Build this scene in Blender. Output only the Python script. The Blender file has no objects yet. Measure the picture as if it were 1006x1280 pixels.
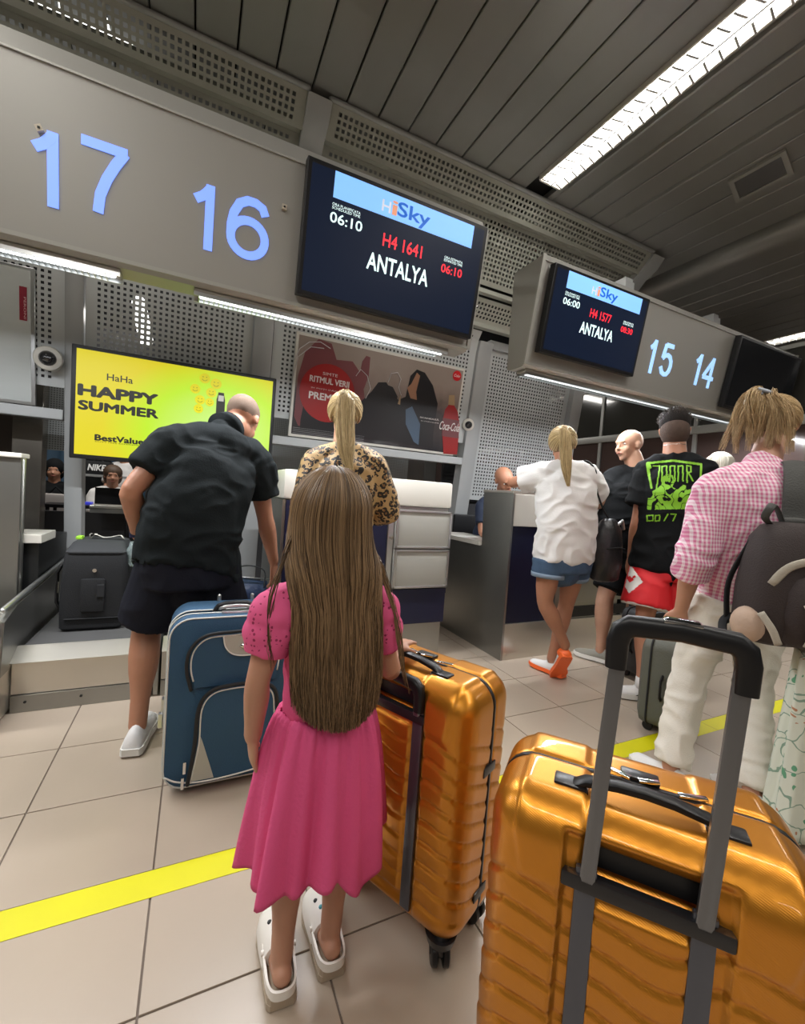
import bpy, bmesh, math, random
import numpy as np
from mathutils import Vector, Matrix, noise
random.seed(7); RNG = np.random.default_rng(7)
SC = bpy.context.scene
COL = SC.collection
PI = math.pi
# ------------------------------------------------------------------ camera
H = 1.15
FPX = 540.0
cxv = np.array([1625-503., 698-640., FPX]); cxv /= np.linalg.norm(cxv)
cyv = np.array([245-503., 600-640., FPX]); cyv -= cxv*(cxv@cyv); cyv /= np.linalg.norm(cyv)
czv = np.cross(cxv, cyv)
MC = np.array([cxv, cyv, czv])            # world = MC @ camera(right, down, forward)
cam = bpy.data.cameras.new('camera'); camo = bpy.data.objects.new('camera', cam); COL.objects.link(camo)
cam.sensor_fit = 'VERTICAL'; cam.sensor_height = 24; cam.lens = FPX/1280*24
cam.clip_start = 0.02; cam.clip_end = 60
R3 = Matrix(((MC[0,0], -MC[0,1], -MC[0,2]), (MC[1,0], -MC[1,1], -MC[1,2]), (MC[2,0], -MC[2,1], -MC[2,2])))
camo.matrix_world = Matrix.Translation((0, 0, H)) @ R3.to_4x4()
SC.camera = camo
# ------------------------------------------------------------------ world, exposure, large lights
w = bpy.data.worlds.new('hall_light'); SC.world = w; w.use_nodes = True
w.node_tree.nodes['Background'].inputs[0].default_value = (1.0, 0.97, 0.92, 1)
w.node_tree.nodes['Background'].inputs[1].default_value = 0.17
SC.view_settings.view_transform = 'Standard'; SC.view_settings.look = 'None'
SC.view_settings.exposure = -0.06; SC.view_settings.gamma = 1; SC.view_settings.use_curve_mapping = False
def area(name, loc, sx, sy, power, col=(1, .96, .9), rot=(0, 0, 0)):
    l = bpy.data.lights.new(name, 'AREA'); l.shape = 'RECTANGLE'; l.size = sx; l.size_y = sy; l.energy = power; l.color = col
    o = bpy.data.objects.new(name, l); COL.objects.link(o); o.location = loc; o.rotation_euler = rot
    return o
# ceiling luminaires of the hall: one runs in view, the others continue the rows behind and beside the camera
LAMPS = [(2.32, 2.66, 5.2, 85), (-1.3, 1.9, 4.2, 80), (6.7, 3.2, 3.8, 70), (-1.3, -3.2, 4.0, 60), (2.3, -4.0, 4.0, 60)]   # X, Y of far end, length, power
for i, (x, y1, L, p) in enumerate(LAMPS):
    area('ceiling_lamp_light', (x, y1-L/2, 3.573 if x < 5 else 3.473), .18, L-.06, p*1.05)
# lamps of the hall behind the check-in wall
area('hall_fill_light', (-.8, 4.9, 3.43), 2.5, .3, 85)
area('hall_fill_light', (3.5, 6.6, 3.43), 2.5, .3, 60)
area('hall_fill_light', (.9, 4.0, 3.2), 2.5, .12, 14)  # no fitting here, added to brighten the mesh panels under the rail
# ------------------------------------------------------------------ helpers
def P(px, py, Y):
    r = MC @ np.array([px-503., py-640., FPX]); t = Y/r[1]
    return Vector((r[0]*t, Y, H+r[2]*t))
def G(px, py, z=0.0):
    r = MC @ np.array([px-503., py-640., FPX]); t = (z-H)/r[2]
    return Vector((r[0]*t, r[1]*t, z))
def V(*a): return Vector(a)
_mats = {}
def mat(name, col, rough=.5, metal=0., emit=0., bump=None, var=None, spec=.5, coat=0., trans=0., aniso=None):
    """bump=(scale,strength[,stretch xyz]); var=(scale, amount) mottles the colour with noise"""
    if name in _mats: return _mats[name]
    m = bpy.data.materials.new(name); m.use_nodes = True; nt = m.node_tree; b = nt.nodes['Principled BSDF']
    b.inputs['Base Color'].default_value = (*col, 1); b.inputs['Roughness'].default_value = rough
    b.inputs['Metallic'].default_value = metal; b.inputs['Specular IOR Level'].default_value = spec
    b.inputs['Coat Weight'].default_value = coat
    if trans: b.inputs['Transmission Weight'].default_value = trans
    if emit:
        b.inputs['Emission Color'].default_value = (*col, 1); b.inputs['Emission Strength'].default_value = emit
    tc = nt.nodes.new('ShaderNodeTexCoord')
    def nz(scale, stretch=None, detail=4):
        mp = nt.nodes.new('ShaderNodeMapping'); nt.links.new(tc.outputs['Object'], mp.inputs[0])
        if stretch: mp.inputs['Scale'].default_value = stretch
        n = nt.nodes.new('ShaderNodeTexNoise'); n.inputs['Scale'].default_value = scale; n.inputs['Detail'].default_value = detail
        nt.links.new(mp.outputs[0], n.inputs['Vector']); return n
    if var:
        n = nz(var[0], var[2] if len(var) > 2 else None)
        mx = nt.nodes.new('ShaderNodeMix'); mx.data_type = 'RGBA'
        k = var[1]
        mx.inputs[6].default_value = (*[c*(1-k) for c in col], 1); mx.inputs[7].default_value = (*[min(1, c*(1+k)) for c in col], 1)
        nt.links.new(n.outputs[0], mx.inputs[0]); nt.links.new(mx.outputs[2], b.inputs['Base Color'])
    if bump:
        n = nz(bump[0], bump[2] if len(bump) > 2 else None)
        bp = nt.nodes.new('ShaderNodeBump'); bp.inputs['Strength'].default_value = bump[1]; bp.inputs['Distance'].default_value = .01
        nt.links.new(n.outputs[0], bp.inputs['Height']); nt.links.new(bp.outputs[0], b.inputs['Normal'])
    _mats[name] = m
    return m
def nodes_of(m): return m.node_tree, m.node_tree.nodes['Principled BSDF']
def wpos(p):
    return p.matrix_world.translation if p is not None else Vector((0, 0, 0))
def world_loc(p):
    v = Vector((0, 0, 0))
    while p is not None: v += p.location; p = p.parent
    return v
def link(name, me, m=None, parent=None, smooth=True, local=False):
    o = bpy.data.objects.new(name, me); COL.objects.link(o)
    if m: me.materials.append(m)
    if parent is not None:
        o.parent = parent
        if not local: 
            off = world_loc(parent); me.transform(Matrix.Translation(-off))
    if smooth:
        me.polygons.foreach_set('use_smooth', [True]*len(me.polygons))
    me.update()
    return o
def tag(o, label=None, cat=None, group=None, kind=None):
    if label: o['label'] = label
    if cat: o['category'] = cat
    if group: o['group'] = group
    if kind: o['kind'] = kind
    return o
def empty(name, loc, label=None, cat=None, group=None, kind=None):
    o = bpy.data.objects.new(name, None); COL.objects.link(o); o.location = loc; o.empty_display_size = .1
    return tag(o, label, cat, group, kind)
class MB:
    """collects shapes for one mesh object"""
    def __init__(s): s.v = []; s.f = []
    def add(s, vs, fs):
        n = len(s.v); s.v.extend([tuple(x) for x in vs]); s.f.extend([tuple(i+n for i in f) for f in fs]); return s
    def box(s, c, h, M=None, bev=0):
        """c centre, h half sizes"""
        bm = bmesh.new(); bmesh.ops.create_cube(bm, size=2)
        for v in bm.verts: v.co = Vector((v.co.x*h[0], v.co.y*h[1], v.co.z*h[2]))
        if bev: bmesh.ops.bevel(bm, geom=bm.edges[:], offset=min(bev, min(h)*.95), segments=2, affect='EDGES', profile=.6)
        T = Matrix.Translation(c)
        if M is not None: T = T @ M.to_4x4() if len(M) == 3 else T @ M
        bm.transform(T); bm.verts.index_update()
        s.add([v.co[:] for v in bm.verts], [[v.index for v in f.verts] for f in bm.faces]); bm.free(); return s
    def rb(s, x0, x1, y0, y1, z0, z1, bev=0):
        return s.box(((x0+x1)/2, (y0+y1)/2, (z0+z1)/2), (abs(x1-x0)/2, abs(y1-y0)/2, abs(z1-z0)/2), None, bev)
    def rings(s, rings, cap=True, closed=True):
        n = len(rings[0]); vs = [p for r in rings for p in r]; fs = []
        for i in range(len(rings)-1):
            for j in range(n if closed else n-1):
                k = (j+1) % n
                fs.append((i*n+j, i*n+k, (i+1)*n+k, (i+1)*n+j))
        if cap and closed:
            fs.append(tuple(range(n-1, -1, -1))); fs.append(tuple((len(rings)-1)*n+j for j in range(n)))
        return s.add(vs, fs)
    def tube(s, pts, rad, n=12, side=None, cap=True, power=2.0, round_end=True):
        """pts path; rad list of r or (a,b): a along side vector, b across"""
        pts = [Vector(p) for p in pts]
        if not isinstance(rad, (list, tuple)) or (isinstance(rad, tuple) and len(rad) == 2 and not isinstance(rad[0], (tuple, list)) and len(pts) != 2): rad = [rad]*len(pts)
        rad = [(r, r) if not isinstance(r, (tuple, list)) else r for r in rad]
        R = []; prev = None
        N = len(pts)
        sides = side if isinstance(side, list) else [side]*N
        if round_end and cap:
            t0 = (pts[0]-pts[1]).normalized(); t1 = (pts[-1]-pts[-2]).normalized()
            a0, a1 = min(rad[0]), min(rad[-1])
            pre = [(pts[0]+t0*a0*.85, .35, rad[0]), (pts[0]+t0*a0*.55, .8, rad[0])]
            post = [(pts[-1]+t1*a1*.55, .8, rad[-1]), (pts[-1]+t1*a1*.85, .35, rad[-1])]
            pts = [p[0] for p in pre]+pts+[p[0] for p in post]
            rad = [(p[2][0]*p[1], p[2][1]*p[1]) for p in pre]+rad+[(p[2][0]*p[1], p[2][1]*p[1]) for p in post]
            sides = [sides[0]]*2+sides+[sides[-1]]*2; N = len(pts)
        for i in range(N):
            if i == 0: t = pts[1]-pts[0]
            elif i == N-1: t = pts[-1]-pts[-2]
            else: t = (pts[i+1]-pts[i]).normalized()+(pts[i]-pts[i-1]).normalized()
            t = t.normalized()
            if sides[i] is not None: u = Vector(sides[i])
            elif prev is not None: u = prev
            else: u = Vector((1, 0, 0)) if abs(t.x) < .9 else Vector((0, 1, 0))
            u = (u-t*u.dot(t)).normalized(); prev = u; v = t.cross(u)
            ring = []
            for j in range(n):
                a = 2*PI*j/n; c, d = math.cos(a), math.sin(a)
                if power != 2.0:
                    c = math.copysign(abs(c)**(2/power), c); d = math.copysign(abs(d)**(2/power), d)
                ring.append(pts[i]+u*c*rad[i][0]+v*d*rad[i][1])
            R.append(ring)
        return s.rings(R, cap)
    def ell(s, c, r, M=None, nu=16, nv=10):
        rs = []
        for i in range(1, nv):
            th = PI*i/nv; ring = []
            for j in range(nu):
                a = 2*PI*j/nu
                p = Vector((r[0]*math.sin(th)*math.cos(a), r[1]*math.sin(th)*math.sin(a), r[2]*math.cos(th)))
                if M is not None: p = M @ p
                ring.append(Vector(c)+p)
            rs.append(ring)
        n = nu; vs = [p for q in rs for p in q]; fs = []
        for i in range(len(rs)-1):
            for j in range(n):
                k = (j+1) % n; fs.append((i*n+j, (i+1)*n+j, (i+1)*n+k, i*n+k))
        top = Vector((0, 0, r[2])); bot = -top
        if M is not None: top = M @ top; bot = M @ bot
        vs += [Vector(c)+top, Vector(c)+bot]; a = len(vs)-2; b = a+1
        for j in range(n):
            k = (j+1) % n; fs.append((a, j, k)); fs.append((b, (len(rs)-1)*n+k, (len(rs)-1)*n+j))
        return s.add(vs, fs)
    def cyl(s, c, axis, r, h, n=24, r2=None, bev=0):
        """c centre, h length"""
        ax = Vector(axis).normalized(); c = Vector(c); r2 = r if r2 is None else r2
        if bev:
            return s.tube([c-ax*h/2, c-ax*(h/2-bev), c+ax*(h/2-bev), c+ax*h/2], [r-bev, r, r2, r2-bev], n, cap=True, round_end=False)
        return s.tube([c-ax*h/2, c+ax*h/2], [r, r2], n, cap=True, round_end=False)
    def prism(s, poly, off):
        """poly list of Vectors, extruded by vector off"""
        n = len(poly); off = Vector(off)
        vs = list(poly)+[Vector(p)+off for p in poly]
        fs = [tuple(range(n-1, -1, -1)), tuple(n+i for i in range(n))]+[(i, (i+1) % n, n+(i+1) % n, n+i) for i in range(n)]
        return s.add(vs, fs)
    def mesh(s, name='mesh'):
        me = bpy.data.meshes.new(name); me.from_pydata([tuple(v) for v in s.v], [], s.f); me.update(); return me
    def build(s, name, m, parent=None, smooth=False, fix=True):
        me = s.mesh(name)
        if fix:
            bm = bmesh.new(); bm.from_mesh(me); bmesh.ops.recalc_face_normals(bm, faces=bm.faces[:]); bm.to_mesh(me); bm.free()
        o = link(name, me, m, parent, smooth)
        if smooth == 'auto': auto(o)
        return o
def auto(o, ang=35):
    me = o.data
    bm = bmesh.new(); bm.from_mesh(me)
    for f in bm.faces: f.smooth = True
    for e in bm.edges:
        if len(e.link_faces) == 2 and e.calc_face_angle(0) > math.radians(ang): e.smooth = False
    bm.to_mesh(me); bm.free(); return o
def remesh(mb, voxel, smooth=6, fac=.5, disp=None, name='body'):
    me = mb.mesh('tmp'); o = bpy.data.objects.new('tmp', me); COL.objects.link(o)
    r = o.modifiers.new('r', 'REMESH'); r.mode = 'VOXEL'; r.voxel_size = voxel
    if smooth:
        q = o.modifiers.new('s', 'SMOOTH'); q.iterations = smooth; q.factor = fac
    dg = bpy.context.evaluated_depsgraph_get(); dg.update()
    out = bpy.data.meshes.new_from_object(o.evaluated_get(dg)); out.name = name
    bpy.data.objects.remove(o); bpy.data.meshes.remove(me)
    if disp:
        n = len(out.vertices); co = np.empty(n*3); no = np.empty(n*3)
        out.vertices.foreach_get('co', co); out.vertices.foreach_get('normal', no)
        co = co.reshape(-1, 3); no = no.reshape(-1, 3)
        d = np.array([disp(c, k) for c, k in zip(co, no)])
        co += no*d[:, None]; out.vertices.foreach_set('co', co.ravel()); out.update()
    return out
def folds(scale=(9, 9, 5), amp=.006, seed=0., ridge=True):
    """cloth wrinkles: ridged noise stretched along one direction"""
    def f(c, n):
        p = Vector((c[0]*scale[0]+seed, c[1]*scale[1]+seed*.7, c[2]*scale[2]))
        q = p+Vector((noise.noise(p*.7), noise.noise(p*.7+Vector((5, 1, 3))), noise.noise(p*.7+Vector((1, 7, 2)))))*.8
        a = noise.noise(q)
        if ridge: a = 1-2.6*abs(a)
        return amp*a
    return f
class Frame:
    """a plane in space with its own u, v axes (n points to the viewer)"""
    def __init__(s, o, u, v): s.o = Vector(o); s.u = Vector(u).normalized(); s.v = Vector(v).normalized(); s.n = s.u.cross(s.v)
    def p(s, a, b, c=0): return s.o+s.u*a+s.v*b+s.n*c
    def uv(s, px, py):
        r = Vector(MC @ np.array([px-503., py-640., FPX])); e = Vector((0, 0, H)); t = (s.o-e).dot(s.n)/r.dot(s.n); q = e+r*t-s.o
        return q.dot(s.u), q.dot(s.v)
    def M(s): return Matrix((s.u, s.v, s.n)).transposed()
def slab(fr, u0, u1, v0, v1, c0, c1, bev=0, mb=None):
    mb = mb or MB(); return mb.box(fr.p((u0+u1)/2, (v0+v1)/2, (c0+c1)/2), (abs(u1-u0)/2, abs(v1-v0)/2, abs(c1-c0)/2), fr.M(), bev)
def poly(fr, pts, c0, c1, mb=None):
    mb = mb or MB(); return mb.prism([fr.p(a, b, c0) for a, b in pts], fr.n*(c1-c0))
def text(body, fr, box, c, m, parent, thick=.002, bold=0., shear=0., fit='both', rot=0, name='lettering', space=1.0):
    """box=(u0,v0,u1,v1) lower left and upper right"""
    cu = bpy.data.curves.new('t', 'FONT'); cu.body = body; cu.size = 1; cu.offset = 0; cu.shear = shear; cu.resolution_u = 3; cu.extrude = .01; cu.space_character = space
    o = bpy.data.objects.new('t', cu); COL.objects.link(o)
    dg = bpy.context.evaluated_depsgraph_get(); dg.update()
    me = bpy.data.meshes.new_from_object(o.evaluated_get(dg)); bpy.data.objects.remove(o); bpy.data.curves.remove(cu)
    me.materials.clear()
    n = len(me.vertices); co = np.empty(n*3); me.vertices.foreach_get('co', co); co = co.reshape(-1, 3)
    if rot: co[:, :2] = co[:, :2] @ np.array([[0, 1], [-1, 0]]) if rot > 0 else co[:, :2] @ np.array([[0, -1], [1, 0]])
    lo = co.min(0); hi = co.max(0); u0, v0, u1, v1 = box
    sx = (u1-u0)/(hi[0]-lo[0]); sy = (v1-v0)/(hi[1]-lo[1])
    a = (co[:, 0]-lo[0])*sx+u0; b = (co[:, 1]-lo[1])*sy+v0; d = (co[:, 2]-lo[2])/(hi[2]-lo[2])*thick+c
    B = np.array([fr.u, fr.v, fr.n]); W = np.array(fr.o)+a[:, None]*B[0]+b[:, None]*B[1]+d[:, None]*B[2]
    me.vertices.foreach_set('co', W.ravel()); me.update()
    if bold:                      # heavier strokes: shifted copies of the outlines, welded into the same lettering
        bm = bmesh.new(); bm.from_mesh(me); src = bm.verts[:]+bm.edges[:]+bm.faces[:]
        du, dv = bold*sx*.8, bold*sy*.8
        for k_, (a_, b_) in enumerate(((1, 0), (-1, 0), (0, 1), (0, -1), (.7, .7), (-.7, .7), (.7, -.7), (-.7, -.7))):
            r = bmesh.ops.duplicate(bm, geom=src); bmesh.ops.translate(bm, verts=[g for g in r['geom'] if isinstance(g, bmesh.types.BMVert)], vec=fr.u*du*a_+fr.v*dv*b_-fr.n*(k_+1)*max(.00006, thick*.12))
        bm.to_mesh(me); bm.free()
    return link(name, me, m, parent, smooth=False)
def stroke(fr, pts, wd, c0, c1, name, m, parent, closed=False):
    """flat stroke of constant width along a polyline on the plane"""
    n = len(pts); L, R = [], []
    for i, p in enumerate(pts):
        a = pts[(i-1) % n] if (closed or i > 0) else p; b_ = pts[(i+1) % n] if (closed or i < n-1) else p
        d = Vector((b_[0]-a[0], b_[1]-a[1])).normalized(); nn = Vector((-d.y, d.x))
        k = 1.0
        if closed or 0 < i < n-1:
            d1 = Vector((p[0]-a[0], p[1]-a[1])).normalized(); k = min(1.6, 1/max(.4, abs(nn.dot(Vector((-d1.y, d1.x))))))
        L.append((p[0]+nn.x*wd/2*k, p[1]+nn.y*wd/2*k)); R.append((p[0]-nn.x*wd/2*k, p[1]-nn.y*wd/2*k))
    rg_ = [[fr.p(*l, c0), fr.p(*r, c0), fr.p(*r, c1), fr.p(*l, c1)] for l, r in zip(L, R)]
    if closed: rg_.append(rg_[0])
    return rg_
def arc(cx_, cy_, rx, ry, a0, a1, n=14): return [(cx_+rx*math.cos(math.radians(a0+(a1-a0)*i/n)), cy_+ry*math.sin(math.radians(a0+(a1-a0)*i/n))) for i in range(n+1)]
def digit(ch, fr, cu, vm, wd, h, st, m, parent):
    """grotesque figures drawn with strokes; cu, vm centre"""
    W, K = wd/2-st/2, h/2-st/2; q = lambda x, y: (cu+x*W, vm+y*K); mb = MB(); S_ = []
    if ch == '1': S_ = [[q(.45, -1-st/2/K), q(.45, 1+st/2/K)], [q(-.85, .55), (q(-.2, .72)), q(.25, .93), (q(.45, 1.05))]]
    if ch == '7': S_ = [[q(-1.05, 1), q(1.12, 1)], [q(1.0, 1.0), q(.55, .52), q(.15, 0), q(-.15, -.55), q(-.25, -1-st/2/K)]]
    if ch == '6': S_ = [[q(*p) for p in arc(.02, -.36, .98, .64, 0, 360, 28)[:-1]]+[None], [q(*p) for p in [(.93, .62), (.75, .88), (.35, 1.0), (-.1, 1.0), (-.55, .82), (-.85, .42), (-.96, .0), (-.96, -.36)]]]
    if ch == '5': S_ = [[q(.85, 1), q(-.62, 1)], [q(-.62, 1.03), q(-.85, .05)], [q(*p) for p in [(-.85, .02), (-.5, .25), (0, .34), (.5, .25), (.88, -.05), (.96, -.38), (.82, -.75), (.45, -.98), (0, -1.02), (-.5, -.92), (-.9, -.55)]]]
    if ch == '4': S_ = [[q(.45, -1-st/2/K), q(.45, 1+st/2/K)], [q(.42, 1.0), q(-1.0, -.38)], [q(-1.05, -.40), q(1.1, -.40)]]
    for i, s_ in enumerate(S_):
        cl = s_[-1] is None; s_ = [p for p in s_ if p is not None]
        mb.rings(stroke(fr, s_, st, .001, .005+.0004*i, 'x', m, parent, cl), cap=not cl)
    return mb.build('digit', m, parent)
def text_px(body, fr, tl, br, c, m, parent, **k):
    """text whose box is given by two corners read off the photograph, on the plane"""
    a = fr.uv(*tl); b = fr.uv(*br)
    return text(body, fr, (min(a[0], b[0]), min(a[1], b[1]), max(a[0], b[0]), max(a[1], b[1])), c, m, parent, **k)
# ------------------------------------------------------------------ materials
M_tile = mat('floor_tile', (.43, .355, .28), .30, var=(2.2, .10), bump=(60, .03))
M_grout = mat('grout', (.16, .125, .10), .8)
M_tape = mat('yellow_tape', (.66, .62, .005), .4, var=(6, .08))
M_ceil = mat('ceiling_panel', (.30, .30, .285), .36, metal=.5, bump=(3, .06))
M_ceild = mat('ceiling_void', (.02, .02, .02), .8)
M_perf = mat('perforated_metal', (.33, .335, .29), .45, metal=.2)
M_wallp = mat('perforated_wall', (.48, .50, .50), .42, metal=.2)
M_rib = mat('rib_metal', (.36, .37, .37), .4, metal=.2)
M_sign = mat('sign_metal', (.36, .355, .33), .45, metal=.2, bump=(4, .02))
M_signside = mat('sign_side', (.40, .40, .37), .45, metal=.2)
M_steel = mat('brushed_steel', (.34, .34, .32), .34, metal=.92, bump=(5, .12, (1, 1, .04)), var=(3, .15))
M_steell = mat('light_steel', (.62, .59, .53), .3, metal=.85, bump=(4, .1, (.05, 1, 1)), var=(3, .10))
M_navy = mat('navy_panel', (.006, .008, .032), .4)
M_white = mat('white_laminate', (.62, .60, .545), .35)
M_cream = mat('drawer_grey', (.33, .325, .295), .4, var=(4, .05))
M_black = mat('black_plastic', (.010, .010, .011), .38, spec=.35)
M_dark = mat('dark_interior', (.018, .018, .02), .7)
M_rubber = mat('belt_rubber', (.075, .075, .075), .7, bump=(40, .1))
M_brown = mat('brown_panel', (.060, .045, .035), .4)
M_alu = mat('aluminium', (.55, .56, .56), .28, metal=.9)
M_chrome = mat('chrome', (.75, .75, .75), .15, metal=1.)
M_screen = mat('screen_navy', (.006, .011, .028), .35, emit=.6, spec=.2)
def glow(name, col, s): return mat(name, col, .4, emit=s)
E_blue = glow('digit_light', (.20, .34, 1.0), .95)
E_blue2 = glow('digit_light_pale', (.36, .62, 1.0), .95)
E_head = glow('screen_header', (.23, .52, .95), .8)
E_white = glow('screen_white', (.75, .95, .95), .9)
E_red = glow('screen_red', (1., .03, .05), .95)
E_tube = mat('lamp_tube', (1, .97, .92), .4, emit=9.)
E_strip = mat('strip_tube', (.92, .97, 1.), .4, emit=3.)
# ------------------------------------------------------------------ floor
floor = MB().rb(-3.6, 9.0, -5.5, 9.0, -.06, -.004).build('floor', M_grout); tag(floor, kind='structure')
TX, TY = .40, .3867
CULLED = []
def tiles():
    me = None; n = 0
    for j in range(-1, 9):
        for i in range(-4, 15):
            x0 = -.46+TX*i; y0 = 1.0+TY*j-TY
            c = (x0+TX/2, y0+TY/2)
            q = MC.T @ np.array([c[0], c[1], -H])
            if q[2] < .15: CULLED.append(c); continue
            px, py = 503+FPX*q[0]/q[2], 640+FPX*q[1]/q[2]
            if not (-320 < px < 1400 and py < 1750): CULLED.append(c); continue
            if me is None:
                o = MB().box((0, 0, 0), (TX/2-.0025, TY/2-.0025, .005), None, .0012).build('tile', M_tile, None); me = o.data; o.parent = floor
            else:
                o = bpy.data.objects.new('tile', me); COL.objects.link(o); o.parent = floor
            o.location = (c[0], c[1], -.0052+random.uniform(-.0002, .0002)); n += 1
    return n
NT = tiles()
# tiles beyond the counted ones stay real geometry, joined
far = MB()
for c in CULLED: far.box((c[0], c[1], -.0055), (TX/2-.0025, TY/2-.0025, .005))
for j in range(-1, 9):
    for i in (-7, -6, -5): far.box((-.46+TX*i+TX/2, 1.0+TY*j-TY/2, -.0055), (TX/2-.0025, TY/2-.0025, .005))
for j in range(9, 20):
    for i in range(-7, 20):
        x0 = -.46+TX*i; y0 = 1.0+TY*j-TY
        far.box((x0+TX/2, y0+TY/2, -.0055), (TX/2-.0025, TY/2-.0025, .005))
for j in range(-14, -1):
    for i in range(-7, 20):
        x0 = -.46+TX*i; y0 = 1.0+TY*j-TY
        far.box((x0+TX/2, y0+TY/2, -.0055), (TX/2-.0025, TY/2-.0025, .005))
tag(far.build('tile_field', M_tile, floor), kind='stuff')
# tile material: world-space mottling so that alike tiles differ
nt, b = nodes_of(M_tile)
for n in nt.nodes:
    if n.type == 'MAPPING':
        g = nt.nodes.new('ShaderNodeNewGeometry'); nt.links.new(g.outputs['Position'], n.inputs[0])
tp = MB().rb(-2.6, 2.6, 1.292, 1.385, .0003, .0012).rb(2.604, 6, 1.292, 1.385, .0003, .0012).build('floor_tape', M_tape)
tag(tp, 'yellow queue line tape stuck straight across the beige floor tiles', 'floor tape')
# ------------------------------------------------------------------ ceiling: long metal panels running away from the camera
ceil = MB().rb(-3.6, 9, -5.5, 9.0, 3.68, 3.75).build('ceiling', M_ceild); tag(ceil, kind='structure')
pitch = .2165
me = None; xs = []
k = -22
x = 1.18+pitch*k
while x < 8.8:
    xs.append(x); x += pitch
for x in xs:
    if 2.13 < x+pitch/2 < 2.5 or 4.15 < x < 4.40: continue       # the luminaire's slot, the step
    step = 0.0 if x < 4.15 else -.11
    if me is None:
        mb = MB(); sec = [(-.098, .045), (-.1035, .03), (-.1035, .004), (-.099, 0), (.099, 0), (.1035, .004), (.1035, .03), (.098, .045)]
        mb.rings([[V(a, y, c) for a, c in sec] for y in (-5.4, -2, 2, 8.9)])
        o = mb.build('ceiling_panel', M_ceil); me = o.data; o.parent = ceil
    else:
        o = bpy.data.objects.new('ceiling_panel', me); COL.objects.link(o); o.parent = ceil
    o.location = (x+pitch/2, 0, 3.6+step+random.uniform(-.002, .002))
for a, b_ in ((2.049, 2.204), (2.426, 2.476)): MB().rb(a, b_, -5.4, 8.9, 3.6, 3.645, .004).build('ceiling_panel', M_ceil, ceil)
# rounded step where the ceiling drops towards the right
mb = MB(); sec = []
for a in range(0, 7):
    t = a/6*PI/2; sec.append((4.40-.15*math.cos(t), 3.605-.12*math.sin(t)))
sec = sec+[(4.425, 3.485), (4.425, 3.64), (4.24, 3.64)]
mb.rings([[V(a, y, c) for a, c in sec] for y in (-5.4, 8.9)])
mb.build('ceiling_cove', M_ceil, ceil, smooth='auto')
# panel laps right of the luminaire
for x in (2.47, 2.69, 3.12):
    MB().prism([V(x-.012, -5.4, 3.60), V(x+.012, -5.4, 3.60), V(x+.004, -5.4, 3.572), V(x-.008, -5.4, 3.575)], (0, 8.0, 0)).build('panel_lap', M_ceil, ceil)
# walls of the hall
def wall(name, x0, x1, y0, y1, z0, z1, m): return tag(MB().rb(x0, x1, y0, y1, z0, z1).build(name, m), kind='structure')
M_hall = mat('hall_wall', (.16, .15, .14), .6, var=(1.5, .15))
wall('wall_rear', -3.6, 9, -5.6, -5.5, 0, 3.75, M_hall)
wall('wall_left', -3.7, -3.6, -5.6, 9, 0, 3.75, M_hall)
wall('wall_right', 9, 9.1, -5.6, 9, 0, 3.75, M_hall)
wall('wall_far', -3.7, 9.1, 9.0, 9.1, 0, 3.75, mat('far_wall', (.07, .07, .068), .5, var=(1, .3)))
# ------------------------------------------------------------------ ceiling luminaire
def louvre_light(name, x, y0, y1, wd, z, label, cat='ceiling light', tubes=True, step=.075, group=None):
    t = empty(name, (x, y1, z), label, cat, group)
    MB().rb(x-wd/2-.012, x-wd/2, y0, y1, z-.012, z+.05).rb(x+wd/2, x+wd/2+.012, y0, y1, z-.012, z+.05).rb(x-wd/2, x+wd/2, y1-.006, y1+.008, z-.012, z+.05).rb(x-wd/2, x+wd/2, y0, y1, z+.05, z+.055).build('housing', M_white, t)
    mb = MB()
    for xx in (x-wd*.26, x+wd*.26): mb.tube([(xx, y0, z+.03), (xx, y1-.03, z+.03)], .016, 10)
    o = mb.build('tube', E_tube, t, smooth=True)
    mb = MB(); n = int((y1-y0)/step)
    for k in range(n):
        yy = y1-.03-k*step
        mb.prism([V(x-wd/2, yy, z-.014), V(x-wd/2, yy, z-.022), V(x-wd*.1, yy-.02, z-.022), V(x-wd*.1, yy-.02, z-.014)], (0, .012, .0)); mb.prism([V(x+wd*.1, yy-.02, z-.014), V(x+wd*.1, yy-.02, z-.022), V(x+wd/2, yy, z-.022), V(x+wd/2, yy, z-.014)], (0, .012, .0))
    mb.rb(x-.006, x+.006, y0, y1-.01, z-.022, z-.014)
    tag(mb.build('louvre', mat('louvre_white', (.5, .5, .5), .35, metal=.3), t), kind='stuff')
    return t
louvre_light('ceiling_light', 2.315, -.2, 2.64, .19, 3.585, 'long bright twin tube ceiling light with louvres above the right check-in signs')
louvre_light('ceiling_light', 6.7, -.6, 3.2, .22, 3.485, 'distant ceiling light glowing behind the right end of the check-in signs')
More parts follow.
